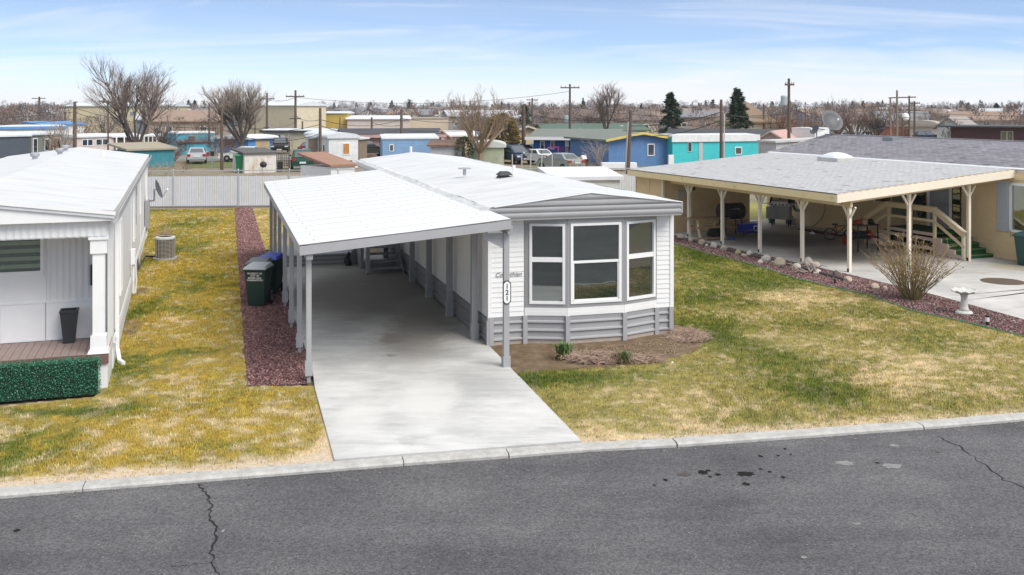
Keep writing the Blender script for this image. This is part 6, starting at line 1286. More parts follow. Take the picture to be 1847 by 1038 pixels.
# ------------------------------------------------------------------ cars
TYRE = mat('tyre_rubber', (.015,.015,.015), .8); RIM = mat('wheel_rim', (.35,.35,.36), .4, .05, 6, metal=.6); TAIL = mat('tail_light_red', (.35,.012,.012), .25); HEADL = mat('headlight_clear', (.62,.62,.60), .2); PLATE = mat('number_plate', (.65,.65,.66), .5)
def car(label, pos, rz, paint, kind='sedan', cat='car', group=None):
    """faces +x"""
    t = thing('parked_car' if cat == 'car' else cat.replace(' ','_'), label, cat, pos, rz, group)
    m = mat('car_paint_%s' % paint[0], paint[1], .25, .04, 3, metal=.2)
    P = {'sedan': ([(-2.25,.32),(-2.28,.62),(-2.2,.92),(-1.55,.98),(1.05,.94),(2.0,.78),(2.25,.60),(2.25,.32)], [(-1.75,.96),(-1.05,1.42),(.15,1.44),(1.15,.94)], .87, .62),
         'old': ([(-2.5,.38),(-2.52,.62),(-2.5,.92),(-1.3,.96),(.9,.95),(2.35,.88),(2.45,.62),(2.45,.38)], [(-1.35,.95),(-.75,1.38),(.25,1.38),(.95,.95)], .9, .68),
         'van': ([(-2.35,.32),(-2.38,.8),(-2.3,1.02),(-1.0,1.04),(1.25,1.0),(2.05,.85),(2.35,.62),(2.35,.32)], [(-2.22,1.02),(-2.05,1.66),(.35,1.70),(1.65,.98)], .92, .72),
         'suv': ([(-2.2,.40),(-2.22,.8),(-2.15,1.08),(-1.0,1.10),(1.1,1.06),(2.0,.98),(2.2,.7),(2.2,.40)], [(-2.05,1.08),(-1.8,1.70),(.2,1.72),(1.05,1.06)], .9, .70),
         'pickup': ([(-2.7,.48),(-2.72,.85),(-2.7,1.12),(-.6,1.14),(1.2,1.12),(2.4,1.05),(2.6,.75),(2.6,.48)], [(-.7,1.13),(-.55,1.75),(.65,1.76),(1.25,1.12)], .95, .74)}[kind]
    body, cab, w, wt = P
    mb = MB(); n = len(body)
    secs = [(-w+.06,.92),(-w,1.0),(w,1.0),(w-.06,.92)]
    V_ = []
    for y, s in ((-w*.93,.97),(-w,1.0),(w,1.0),(w*.93,.97)):
        for x,z in body: V_.append((x*s,y,.5+(z-.5)*(1.0 if abs(y)>=w else 1.03)))
    fs = [tuple(range(n)), tuple(reversed(range(3*n,4*n)))]
    for q in range(3):
        for k in range(n): fs.append((q*n+k,q*n+(k+1)%n,(q+1)*n+(k+1)%n,(q+1)*n+k))
    mb.add(V_, fs); bevel(mb.build('body', m, t), .05, 2, 25)
    # cabin: painted shell with glass panels just proud of it
    lo, hi = w*.93, wt
    c = [(cab[0][0],-lo,cab[0][1]),(cab[3][0],-lo,cab[3][1]),(cab[3][0],lo,cab[3][1]),(cab[0][0],lo,cab[0][1]),(cab[1][0],-hi,cab[1][1]),(cab[2][0],-hi,cab[2][1]),(cab[2][0],hi,cab[2][1]),(cab[1][0],hi,cab[1][1])]
    bevel(MB().hexa(c).build('cabin', m, t), .05, 2)
    c = [Vector(p) for p in c]
    def panel(a,b,d,e,name,i0=.10,j0=.12,off=.012,s0=0,s1=1):
        nn = (b-a).cross(e-a).normalized(); cen = sum(c,Vector())/8
        if nn.dot(a-cen) < 0: nn = -nn
        f = lambda u,v: (a.lerp(b,u)).lerp(e.lerp(d,u),v)+nn*off
        u0,u1 = s0+(s1-s0)*i0, s0+(s1-s0)*(1-i0)
        MB().hexa([f(u0,j0)-nn*.02,f(u1,j0)-nn*.02,f(u1,1-j0)-nn*.02,f(u0,1-j0)-nn*.02,f(u0,j0),f(u1,j0),f(u1,1-j0),f(u0,1-j0)]).build(name, GLASSF, t)
    panel(c[1],c[2],c[6],c[5],'windscreen'); panel(c[3],c[0],c[4],c[7],'rear_window')
    for s in ((c[0],c[1],c[5],c[4]),(c[2],c[3],c[7],c[6])):
        panel(*s,'side_window',.10,.14,.012,0,.53); panel(*s,'side_window',.10,.14,.012,.47,1)
    wb = (-1.42,1.42) if kind not in ('pickup','old') else (-1.6,1.6); wr = .31 if kind in ('sedan','old','van') else .37
    for x in wb:
        for s in (-1,1):
            wl = MB().lathe([(wr*.6,-.1),(wr*.93,-.1),(wr,-.06),(wr,.06),(wr*.93,.1),(wr*.6,.1)],18).xf(Matrix.Translation((x,s*(w-.06),wr)) @ Matrix.Rotation(R(90),4,'X')).build('wheel', TYRE, t)
            MB().lathe([(.03,-.105),(wr*.62,-.09),(wr*.62,.09),(.03,.105)],12).xf(Matrix.Translation((x,s*(w-.055),wr)) @ Matrix.Rotation(R(90),4,'X')).build('rim', RIM, wl)
    zf = body[-2][1]; xb = body[1][0]; xf_ = body[-2][0]; zb = (body[1][1]+body[2][1])/2+.02
    for s in (-1,1):
        y0, y1 = sorted((s*w*.62,s*w*.97)); MB().box(xf_-.13,xf_-.0,y0,y1,zf+.02,zf+.16).build('headlight', HEADL, t)
        MB().box(xb-.03,xb+.14,y0,y1,zb-.11,zb+.11).build('tail_light', TAIL, t)
        y0, y1 = sorted((s*(w-.02),s*(w+.14))); MB().box(cab[3][0]-.28,cab[3][0]-.14,y0,y1,cab[3][1]+.02,cab[3][1]+.16).build('mirror', m, t)
    MB().box(xf_-.02,xf_+.06,-w*.95,w*.95,.38,.55).build('front_bumper', m if kind != 'old' else GALV, t); MB().box(xb-.08,xb+.02,-w*.95,w*.95,.40,.58).build('rear_bumper', m if kind != 'old' else GALV, t)
    MB().box(xb-.09,xb-.02,-.26,.26,.62,.76).build('number_plate', PLATE, t); MB().box(xf_+.0,xf_+.07,-.26,.26,.42,.54).build('number_plate', PLATE, t)
    MB().box(xf_-.03,xf_+.02,-w*.5,w*.5,zf-.02,zf+.10).build('grille', BLACK, t)
    if kind == 'pickup': MB().box(-2.6,-.75,-w*.8,w*.8,1.10,1.155).build('bed_floor', BLACK, t)
    return t
SIL = ('silver',(.42,.43,.44)); WHT = ('white',(.72,.73,.73)); GRN = ('dark_green',(.015,.07,.05)); NAVY = ('navy',(.025,.045,.10)); SAGE = ('sage',(.30,.34,.32)); BLK = ('black',(.02,.02,.022)); DRD = ('maroon',(.10,.02,.03))
car('silver sedan seen from behind, parked on the back lane left of a thin pole', G(355,293.5), R(107), SIL)
car('white car nose showing behind the green bin and rusty shed', G(440,291), R(178), WHT)
car('black pickup truck parked between the blue cabin and cream trailer', G(506,276), R(-80), BLK, 'pickup', 'pickup truck')
car('dark green hatchback seen from behind beyond the fence', G(545,306), R(103), GRN, 'suv')
car('small maroon car in front of the cream mobile home porch', G(561,279), R(85), DRD)
car('dark olive car half hidden right of the old white mobile home', G(664,284), R(20), ('olive',(.06,.06,.045)), 'suv')
car('dark blue minivan facing the street right of the green shed', G(927,294), R(-62), NAVY, 'van', 'minivan')
car('white rounded sedan parked behind the dark blue minivan', G(941,284), R(162), WHT)
car('old white boxy sedan with wide red tail lights beside the minivan', G(968,296), R(128), WHT, 'old')
car('sage green sedan seen from behind, nearest the fence', G(1010,307), R(125), SAGE)
car('far silver pickup behind the shingle roof ridge', at(1548,150), R(8), SIL, 'suv')
car('far white van beside the far silver pickup', at(1562,152), R(12), WHT, 'suv')
car('far dark car parked near the white garage', at(1676,150), R(-10), ('dark_blue_grey',(.06,.07,.10)), 'suv')
bcy = thing('motorcycle', 'white and black motorcycle parked at the blue house corner', 'motorcycle', G(1049,301), R(40))
for x in (-.65,.65):
    w_ = MB().lathe([(.18,-.06),(.31,-.06),(.33,0),(.31,.06),(.18,.06)],14).xf(Matrix.Translation((x,0,.33)) @ Matrix.Rotation(R(90),4,'X')).build('wheel', TYRE, bcy)
MB().box(-.6,.45,-.14,.14,.38,.72).build('engine', BLACK, bcy); bevel(MB().taper(.25,0,.65,1.0,.32,.17,.22,.12).build('tank', WHITE, bcy),.04); MB().box(-.7,-.05,-.15,.15,.72,.84).build('seat', bmat('tan_seat',(.45,.25,.10)), bcy); MB().tube([(.5,-.35,1.1),(.55,0,1.05),(.5,.35,1.1)],.02,None,6).tube([(.65,0,.33),(.5,0,1.05)],.035,None,6).build('handlebar', GALV, bcy)
# small things along the fence
gb = make_bin('wheelie_bin', 'bright green wheelie bin at the left side of the rusty white shed', mat('bright_green_bin',(.01,.16,.07),.45,.08,6), mat('bright_green_lid',(.012,.18,.08),.45,.08,6), None); gb.location = G(434,311); gb.scale = (1.25,1.25,1.35)
kg = thing('kettle_grill', 'round black kettle barbecue in front of the rusty white shed', 'barbecue', G(475,313)); MB().lathe([(.03,.45),(.22,.52),(.28,.66),(.29,.7),(.25,.84),(.1,.93),(.02,.95)],16).build('kettle', BLACK, kg)
for k in range(3): MB().beam((.15*math.cos(k*2.09),.15*math.sin(k*2.09),.55),(.3*math.cos(k*2.09),.3*math.sin(k*2.09),0),.03,.03).build('leg', GALV, kg)
wd = thing('wooden_steps', 'grey wooden steps with railing right of the rusty white shed', 'steps', G(508,304), 0)
for k in range(4): MB().box(-.6,.6,.3*k,.3*k+.28,.2+.2*k,.26+.2*k).build('tread', bmat('grey_wood',(.20,.18,.15)), wd)
for x in (-.65,.6,.0): MB().box(x,x+.09,-.05,.05,0,1.5).build('rail_post', bmat('grey_wood',(.2,.18,.15)), wd)
for x in np.arange(-.5,.6,.18): MB().box(x,x+.06,-.03,.02,.2,1.3).build('baluster', MATS['grey_wood'], wd)
MB().box(-.7,.7,-.06,.06,1.3,1.4).build('rail', MATS['grey_wood'], wd)
rc_ = thing('red_mower', 'small red machine beside the silver sedan on the back lane', 'mower', G(371,284)); MB().box(-.35,.35,-.3,.3,.15,.5).build('deck', RED, rc_); MB().beam((.3,0,.4),(.8,0,1.1),.06,.05).build('handle', RED, rc_); MB().lathe([(.03,-.05),(.14,-.05),(.14,.05),(.03,.05)],10).xf(Matrix.Translation((-.3,-.3,.14)) @ Matrix.Rotation(R(90),4,'X')).build('wheel', TYRE, rc_)
sgn = thing('sign_post', 'small black sign on a thin post in the grass near the lane', 'sign post', G(383,305)); MB().box(-.03,.03,-.03,.03,0,1.3).build('post', GALV, sgn); MB().box(-.16,.16,-.05,-.03,1.1,1.5).build('board', BLACK, sgn)
for i,px in enumerate((903,924,941,957,977,996)):
    tag(MB().lathe([(.05,0),(.05,1.35),(.03,1.38)],8,(0,0,0)).build('fence_post', bmat('pale_post',(.45,.43,.38)), loc=G(px,309)), 'short pale post of the low wire fence before the parked cars', 'post', 'posts before the parked cars')['label'] = ('short pale post at the front of the dark blue minivan','short pale post at the minivan\'s right headlight','short pale post below the thick weathered pole','short pale post at the boxy white sedan\'s rear wheel','short pale post between the boxy white and sage green sedans','short pale post in front of the sage green sedan')[i]
tag(MB().beam(G(900,309,1.2),G(1040,309,1.2),.02,.02).beam(G(900,309,.7),G(1040,309,.7),.02,.02).build('wire', GALV), 'thin wires strung between the short posts before the cars', 'wire fence')
for px, py, w, h, lab in ((1210,300,.5,1.0,'white utility box on the right end of the cornflower blue gable'),(505,309,.4,.8,'dark drum behind the fence between rusty shed and green hatchback'),(622,305,1.2,.7,'dark tub beside the old white mobile home'),(705,281,.6,.9,'small white utility box on the light blue shed')):
    p = G(px,py); tag(bevel(MB().taper(0,0,0,h,w/2,w/2,w/2.2,w/2.2).build('utility_box', WHITE if 'white util' in lab else BLACK, loc=p),.03), lab, 'box')

# ------------------------------------------------------------------ utility poles and wires
def pole(label, px, yb, yt, d=None, wpx=5, arms=(), trans=None, lean=0, m=WOODP, group=None):
    p = G(px, yb) if d is None else at(px, d); d = p.y; p.z = terr(np.array(p.x),np.array(p.y))-.06 if d > 230 else 0
    h = zat(yt, d)-p.z; r = wpx/2/F*d
    t = thing('utility_pole', label, 'utility pole', p, 0, group); MB().tube([(0,0,-.3),(lean*.5,0,h*.5),(lean,0,h)],r*1.1,r*.75,9).build('post', m, t)
    for dz, wl in arms:
        MB().box(lean-wl/2,lean+wl/2,-.12-r,-r,h-dz-.08,h-dz+.08).build('crossarm', m, t)
        for s in (-.9,-.45,.45,.9): MB().lathe([(.05,0),(.06,.08),(.03,.2)],6,(lean+s*wl/2,-r-.06,h-dz+.08)).build('insulator', GALV, t)
    if trans:
        for s, dz in trans: MB().lathe([(.05,0),(.30,.02),(.32,.1),(.32,.85),(.28,.95),(.05,.98)],12,(lean+s*(.34+r),-.1,h-dz)).build('transformer', mat('transformer_grey',(.36,.40,.40),.5,.05,5), t)
    return Vector((p.x+lean, p.y, p.z+h))
PT = {}
PT['a'] = pole('utility pole with crossarm at far left above the town', 71, 0, 175, 230, 4.5, [(.4,3.2)])
PT['b'] = pole('thick brown pole rising behind the left white roof', 135, 290, 184, None, 7)
PT['c'] = pole('thin dark pole right of the leaning bare branches at left', 195, 278, 180, None, 3, [(.3,1.2)])
PT['d'] = pole('slim pole between the two left bare trees', 377.5, 0, 186, 118, 4)
PT['e'] = pole('dark pole standing in the grass right of the silver sedan', 400, 306, 193, None, 5.5)
PT['f'] = pole('crossarm pole in front of the sand-coloured warehouse', 481.5, 0, 168, 150, 4.5, [(.9,2.4),(5.2,.9)])
PT['g'] = pole('tallest left crossarm pole with brackets in front of the cream warehouse corner', 533, 0, 163, 140, 5, [(.9,2.6),(4.0,1.6)])
PT['h'] = pole('tapered dark pole beside the old white mobile home', 577.5, 305, 195, None, 6)
PT['i'] = pole('short stub pole above the cream mobile home roof', 545.5, 0, 219, 125, 4)
PT['j'] = pole('brown pole behind the pinkish warehouse roof', 670.5, 0, 212, 128, 4.5)
PT['k'] = pole('dark pole in front of the light blue shed', 724, 286, 198, None, 6)
PT['l'] = pole('thick weathered pole among the parked cars', 944.5, 286, 190, None, 8)
PT['m'] = pole('distant crossarm pole left of the transformer pole', 960, 0, 177, 190, 3.5, [(.4,2.2)])
PT['n'] = pole('tall pole with crossarm and grey transformer behind the blue house', 1028, 0, 152, 135, 4.5, [(.5,2.6)], [(-1,5.2)])
PT['o'] = pole('thick leaning pole with pale conduit at the cornflower blue gable', 1132, 314, 200, None, 7.5, lean=.25)
tag(MB().tube([G(1129,314,0)+Vector((0,0,.2)),G(1129,314,0)+Vector((.2,0,4.1))],.09,None,8).build('conduit', bmat('pale_conduit',(.45,.45,.45))), 'pale grey conduit strapped beside the thick leaning pole', 'conduit')
PT['p'] = pole('straight dark pole rising from behind the right carport roof', 1301, 0, 180, 72, 6.5)
tag(MB().tube([at(1305.5,71.5,.2),at(1306.5,71.5,4.8)],.05,None,8).build('conduit', bmat('pale_conduit',(.45,.45,.45))), 'pale conduit beside the straight dark pole on the right', 'conduit')
PT['q'] = pole('tallest pole on the right with a grey transformer box', 1423, 0, 142, 96, 6, [(.6,.9)], [(-1,2.6)])
PT['r'] = pole('slender pole at the orange-brown tree with pale pipe', 1377.5, 0, 187, 150, 3.5)
PT['s'] = pole('left pole of the leaning group behind the shingle ridge', 1606, 0, 178, 120, 4, m=bmat('tan_pole_wood',(.24,.18,.12)))
PT['t'] = pole('tall tan pole carrying the long crossbar behind the shingle ridge', 1618, 0, 163, 118, 4.5, m=bmat('tan_pole_wood',(.24,.18,.12)))
PT['u'] = pole('dark pole under the right end of the long crossbar', 1640, 0, 173, 140, 4)
PT['v'] = pole('dark short-armed pole right of the long crossbar group', 1649.5, 0, 183, 150, 4, [(.3,1.5)])
PT['w'] = pole('short dark pole with round lamp behind the ridge', 1628, 0, 213, 120, 3.5)
tag(MB().beam(at(1603,120,6.4),at(1652,120,6.5),.12,.14).build('crossbar', WOODP), 'long thin crossbar bridging the pole group on the right', 'crossbar')
tag(MB().lathe([(.05,-.5),(.4,-.3),(.45,0),(.35,.35),(.05,.5)],12).build('globe_lamp', WHITE, loc=at(1633,121,4.1)), 'white round globe lamp among the right pole group', 'lamp')
for i,(px,yt,d) in enumerate(((1453,196,170),(1451,225,120),(843,193,0),(1093,205,160),(1060,215,150),(1192,198,210),(1163,205,230),(1746,212,260),(1760,200,330),(1008,204,200),(328,200,300),(318,206,260),(460,216,130),(613,212,190))):
    if d: pole('thin distant pole '+('behind the orange-brown tree','short and right of the orange-brown tree','left of the pollarded tree','behind the vase-shaped bare tree','left of the vase-shaped bare tree','left of the first conifer','between the blue gable and first conifer','near the flat-roofed brown house','above the flat-roofed brown house','left of the tall transformer pole','right of the largest bare tree','beside the largest bare tree','left of the sand warehouse pole','before the mustard wing')[i], px, 0, yt, d, 2.6, group='thin distant poles')
def wire(a, b, sag=.5, r=.03, name='power_line', lab=None):
    a, b = Vector(a), Vector(b); P = [a.lerp(b,t)-Vector((0,0,4*sag*t*(1-t))) for t in np.linspace(0,1,13)]
    o = MB().tube(P, r, None, 4, False).build(name, WIRE, fix=False); return tag(o, lab or 'thin dark overhead wire sagging between two poles', 'power line', 'overhead wires between the poles')
PN = dict(b='thick left pole', c='thin left pole', e='grass-side pole', f='sand warehouse pole', g='cream warehouse pole', h='white trailer pole', j='pinkish warehouse pole', k='blue shed pole', l='thick car-side pole', n='middle transformer pole', o='leaning gable pole', p='straight carport pole', q='tallest right pole', s='left tan pole', t='tall tan pole')
z = lambda k, dz: PT[k]-Vector((0,0,dz))
for a,b,da,db,s in (('b','e',.6,1.8,.6),('e','h',1.2,1.4,.7),('e','h',1.9,2.2,.8),('h','k',1.0,1.0,.6),('h','k',1.5,2.0,.7),('k','l',.9,.8,.7),('l','o',.7,.6,.5),('o','p',1.2,.9,.3),('o','p',2.0,1.5,.4),('g','h',3.5,1.0,.4),('g','e',4.5,1.2,.8),('b','c',1.0,2.0,.3),('f','g',1.0,1.0,.4),('g','n',1.0,1.0,1.2),('p','q',1.0,3.2,.4),('n','q',3.0,3.4,.8),('n','q',4.0,4.2,.9),('q','t',3.0,2.6,.6),('q','s',4.2,3.4,.7),('k','n',2.2,4.8,.6),('j','k',.6,1.6,.3),('l','n',1.4,5.0,.4)): wire(z(a,da), z(b,db), s, lab='%s overhead wire from the %s to the %s' % ('upper' if da in (1.0,.6,.9,1.2,.7,3.0,2.2,3.5,4.5,1.4) else 'lower', PN[a], PN[b]))
for dz,zz in ((2.6,5.0),(3.2,4.6),(4.0,3.4)): wire(z('t',dz), at(2300,150,zz), .8, .03, lab='%s dark cable running right from the tall tan crossbar pole' % {2.6:'topmost',3.2:'middle',4.0:'lowest'}[dz])
for yy in (.0,.7): wire(at(-300,90,4.4-yy), z('b',1.0+yy), .5, lab='%s wire coming from the left edge to the thick left pole' % ('lower' if yy else 'upper'))

# ------------------------------------------------------------------ trees
def mesh_tris(segs, n): pass
class TreeMB:
    def __init__(s): s.T = MB(); s.C = MB()
def bare_tree(label, pos, h, seed, style='vase', trunk_r=.25, m=None, mt=None, n_main=6, levels=4, spread=.55, dens=1.0, name='bare_tree', twig=.012, trunk_h=None, lean=(0,0), cat='tree'):
    r = random.Random(seed); T, C = MB(), MB(); pos = Vector(pos)
    def branch(p, d, l, rad, lev, up):
        k = 4 if lev < 2 else 3; pts = [p]; q = p; dd = d.copy(); pts_d = [dd.copy()]
        for i in range(k):
            dd = (dd+Vector((r.gauss(0,.11),r.gauss(0,.11),r.gauss(0,.06)+up))).normalized(); q = q+dd*(l/k); pts.append(q); pts_d.append(dd.copy())
        tgt = T if lev < 2 else C
        tgt.tube(pts, rad, rad*(.55 if lev < levels else .35), 6 if lev < 1 else 5 if lev < 2 else 3, False)
        if lev >= levels: return
        nb = max(2, int((r.uniform(3.2,5.6) if style != 'tall' or lev else r.uniform(9,12))*dens+.3)) if lev < levels-1 else max(3,int(r.uniform(3.5,7)*dens))
        for b in range(nb):
            t = r.uniform(.28,1.0) if lev > 0 else r.uniform(.35,1.0); i = min(k-1,int(t*k)); bp = pts[i].lerp(pts[i+1], t*k-i); bd = pts_d[i+1]
            ax = bd.orthogonal().normalized(); ax.rotate(Matrix.Rotation(r.uniform(0,6.28),3,bd)); ang = r.uniform(.3,.85)*(.55 if style == 'upright' else .8 if style == 'tall' else 1.0)
            nd = (bd*math.cos(ang)+ax*math.sin(ang)).normalized(); branch(bp, nd, l*(r.uniform(.42,.72) if style != 'tall' or lev > 0 else r.uniform(.30,.48)*(1.25-.6*t)), max(rad*.52*(1-.4*t), twig*.7), lev+1, up*.9+(.02 if style == 'vase' else .05))
    th = trunk_h if trunk_h is not None else h*.16
    top = Vector((lean[0],lean[1],th)); T.tube([(0,0,-.3),(lean[0]*.4,lean[1]*.4,th*.5),top], trunk_r, trunk_r*.85, 8)
    for i in range(n_main):
        a = i/n_main*6.283+r.uniform(-.4,.4); s = spread*r.uniform(.25,1.0) if i else .08
        d = Vector((math.cos(a)*s, math.sin(a)*s, 1)).normalized(); branch(top, d, (h-th)*(r.uniform(.50,.66) if style != 'tall' else r.uniform(.72,1.0))/(1 if style != 'shoots' else .75), trunk_r*r.uniform(.42,.62), 0 if style != 'shoots' else 1, .05)
    # widest span of the twigs fitted to the wanted height
    zmax = max(v[2] for v in C.v+T.v); k = h/zmax
    for M_ in (T, C): M_.v = [(x*(.5+.5*k), y*(.5+.5*k), z*k) for x,y,z in M_.v]
    t = thing(name, label, cat, pos); T.build('trunk', mt or BARK, t, fix=False); C.build('crown', m or TWIG, t, fix=False); return t
BARK = mat('grey_bark', (.115,.09,.075), .9, .25, 5); TWIG = mat('brown_twigs', (.27,.215,.185), .9, .2, 2); TWIGP = mat('pale_twigs', (.36,.30,.25), .9, .2, 2); TWIGT = mat('tan_twigs', (.27,.19,.115), .9, .2, 2); TWIGO = mat('orange_twigs', (.26,.135,.07), .9, .25, 2); TWIGD = mat('dark_twigs', (.075,.06,.06), .9, .2, 2); TWIGR = mat('reddish_twigs', (.17,.10,.08), .9, .2, 2)
bare_tree('largest bare tree with several heavy leaning stems behind the left roof', at(247,103), 11.3, 3, 'tall', .32, TWIG, mat('dark_bark',(.10,.08,.07),.9,.25,5), 7, 3, .72, 1.4, trunk_h=.8)
bare_tree('dark leaning stems of a bare tree right of the largest one', at(291,99), 5.6, 8, 'vase', .30, TWIG, MATS['dark_bark'], 5, 3, .75, .9, trunk_h=.5)
bare_tree('thin leaning bare tree against the beige warehouse at left', at(188,125), 5.6, 15, 'vase', .22, TWIG, MATS['dark_bark'], 4, 3, .5, 1.0)
bare_tree('full pale bare tree above the rusty white shed', G(436,291), 8.3, 21, 'tall', .28, TWIGP, BARK, 9, 3, .68, 1.35, trunk_h=1.9)
bare_tree('sparse thin bare shoots at the far left behind the grey home', at(112,92), 6.2, 33, 'shoots', .10, TWIGP, TWIGT, 10, 3, .42, .75, trunk_h=.3, twig=.01)
bare_tree('sparse bare shoots left of the thick brown pole', at(92,100), 4.9, 35, 'shoots', .10, TWIGP, TWIGT, 8, 3, .4, .7, trunk_h=.3, twig=.01)
bare_tree('pollarded tan tree with many upright shoots by the green shed', G(866,297), 7.6, 41, 'upright', .26, TWIGT, mat('tan_bark',(.25,.18,.12),.9,.25,5), 11, 4, 1.15, .85, trunk_h=1.2)
bare_tree('bare vase-shaped tree behind the blue house, left of the conifers', at(1094,128), 9.0, 52, 'tall', .28, TWIG, BARK, 6, 3, .50, 1.25, trunk_h=2.2)
bare_tree('lower bushy bare tree left of the vase-shaped tree', at(1066,150), 6.0, 53, 'vase', .2, TWIGR, BARK, 6, 3, .7, 1.0)
bare_tree('orange-brown bare tree around the tallest right pole', at(1412,118), 6.4, 61, 'vase', .25, TWIGO, BARK, 9, 4, 1.2, .95, trunk_h=.8)
bare_tree('low orange-brown tree right of the tallest pole', at(1450,125), 4.6, 62, 'vase', .2, TWIGO, BARK, 8, 3, 1.2, 1.1, trunk_h=.6)
bare_tree('broad round bare tree behind the big roof dish', at(1512,150), 7.4, 63, 'vase', .3, TWIG, BARK, 8, 4, 1.0, 1.0, trunk_h=1.0)
bare_tree('reddish bare tree between the roof dish and pole group', at(1545,140), 5.6, 64, 'vase', .25, TWIGR, BARK, 8, 4, 1.2, .9, trunk_h=.6)
bare_tree('dark brushy bare tree left of the pole group', at(1580,150), 4.6, 67, 'upright', .2, TWIGD, BARK, 10, 3, 1.0, 1.3, trunk_h=.4)
bare_tree('bare tree with fine twigs right of the pole group', at(1680,165), 6.2, 65, 'vase', .25, TWIG, BARK, 8, 4, .9, .9)
bare_tree('small white-barked bare bush in front of the cornflower blue gable', G(1082,305), 3.3, 71, 'vase', .07, TWIGP, TWIGP, 7, 3, .75, 1.0, trunk_h=.2, twig=.008)
bare_tree('small dark spreading fruit tree at the light blue shed', G(752,287), 2.5, 72, 'vase', .12, TWIGD, TWIGD, 6, 3, 1.3, 1.0, trunk_h=.7)
bare_tree('crooked dark fruit tree left of the turquoise trailer door', G(1224,296), 2.0, 73, 'vase', .09, TWIGD, TWIGD, 4, 2, 1.3, .8, trunk_h=.9)
bare_tree('crooked dark fruit tree below the turquoise trailer door', G(1256,294), 2.2, 74, 'vase', .10, TWIGD, TWIGD, 5, 2, 1.4, .9, trunk_h=.9)
bare_tree('small bare shrub in front of the cream mobile home', G(527,272), 2.6, 75, 'vase', .06, TWIGP, TWIGP, 6, 2, .6, 1.0, trunk_h=.3)
for i,(px,d,h,lab) in enumerate(((335,112,2.6,'brown brush heap left of the silver sedan'),(355,118,3.0,'tangled brown brush behind the silver sedan'),(388,110,2.8,'brown brush around the dark pole on the lane'),(408,112,2.4,'brown brush between the dark pole and the pale tree'),(316,95,1.8,'dry brush at the right corner of the teal shed'),(425,115,2.2,'brown brush below the pale bare tree'))):
    bare_tree(lab, at(px,d), h, 80+i, 'vase', .06, (TWIGR,TWIG,TWIGD)[i%3], TWIG, 12, 3, 1.6, 1.0, trunk_h=.15, name='brush', twig=.012, cat='bush')
for i,(px,py,lab) in enumerate(((268,318,'pale dry weeds in front of the teal shed'),(300,316,'pale dry weeds at the right end of the teal shed'),(330,312,'dry reddish weeds left of the grass beyond the fence'),(1035,313,'dry tan weeds by the sage green sedan'),(1062,312,'dry tan weeds below the white-barked bush'))):
    bare_tree(lab, G(px,py), 1.2, 120+i, 'vase', .02, TWIGP if i < 2 else TWIGT, TWIGP, 14, 2, 2.0, 1.0, trunk_h=.05, name='weeds', twig=.008, cat='weeds')
# conifers: whorls of drooping needle sprays
NEED = mat('conifer_needles', (.030,.055,.022), .8, .35, 1.2); NEEDY = mat('arborvitae_foliage', (.16,.115,.035), .85, .35, 1.5); NEEDG = mat('topiary_foliage', (.06,.075,.018), .85, .35, 1.5)
def conifer(label, pos, h, rad, seed, m=NEED, n=2600, shape='cone', lean=.0):
    rg = np.random.default_rng(seed); t = thing('conifer_tree', label, 'tree', pos)
    MB().tube([(0,0,-.2),(lean*.4,0,h*.5),(lean,0,h*.97)],.22,.03,7).build('trunk', BARK, t)
    if shape == 'cone':      # boughs: sprays set along drooping branches that get shorter upward
        nb = 95; bz = np.sort(rg.random(nb))**.9; ba = np.arange(nb)*2.4+rg.normal(0,.3,nb); bl = rad*((1-bz)**.75*.95+.06)*rg.uniform(.55,1.3,nb)
        I = rg.integers(0,nb,n); tt = rg.uniform(.1,1,n)**.7; a = ba[I]+rg.normal(0,.22,n)*(1-.5*tt); rr = bl[I]*tt; zz = .06+.94*bz[I]
        P = np.stack([lean*zz+rr*np.cos(a), rr*np.sin(a), zz*h+rr*(.18-.22*tt)+rg.normal(0,.05,n)*rad], -1)
    else:
        zz = rg.random(n)**.85; a = rg.uniform(0,6.283,n); prof = np.sqrt(np.clip(1-(2*zz-1)**2,0,1))*(1+.12*np.sin(a*4+zz*7))
        rr = rad*prof*np.sqrt(rg.uniform(.18,1,n)); P = np.stack([lean*zz+rr*np.cos(a), rr*np.sin(a), zz*h-.12*rr], -1)
    d = np.stack([np.cos(a), np.sin(a), rg.uniform(-.5,.35,n)],-1)+rg.normal(0,.35,(n,3)); d /= np.linalg.norm(d,axis=1,keepdims=True); s = np.cross(d, rg.normal(0,1,(n,3))); s /= np.linalg.norm(s,axis=1,keepdims=True)
    l = rg.uniform(.2,.45,(n,1))*(rad/2.2); w = l*.22
    V = np.stack([P-d*l*.5, P+s*w, P+d*l, P-s*w],1).reshape(-1,3)
    raw('crown', V, np.arange(4*n).reshape(-1,4), m, t); return t
conifer('dark wind-leaning conifer with a ragged top behind the turquoise trailer', at(1214,118), 6.9, 2.15, 1, lean=-.3, n=3800)
conifer('second dark conifer, broader and pointed, near the straight pole', at(1333,128), 7.5, 2.35, 2, n=4200, lean=-.25)
conifer('orange-brown rounded evergreen behind the pollarded tree', at(905,102), 4.6, 1.9, 3, NEEDY, 4200, 'ball')
conifer('clipped olive green topiary bush left of the green shed', at(836,92), 2.55, .95, 4, NEEDG, 1800, 'ball')
conifer('distant dark green conifer behind the thick weathered pole', at(946,185), 5.6, 2.2, 5, n=1800)
conifer('small distant conifer on the slope left of the green roof', at(985,230), 4.0, 2.0, 6, n=1200)
conifer('distant dark conifer above the flat-roofed brown house', at(1797,300), 6.5, 2.6, 7, n=1200)

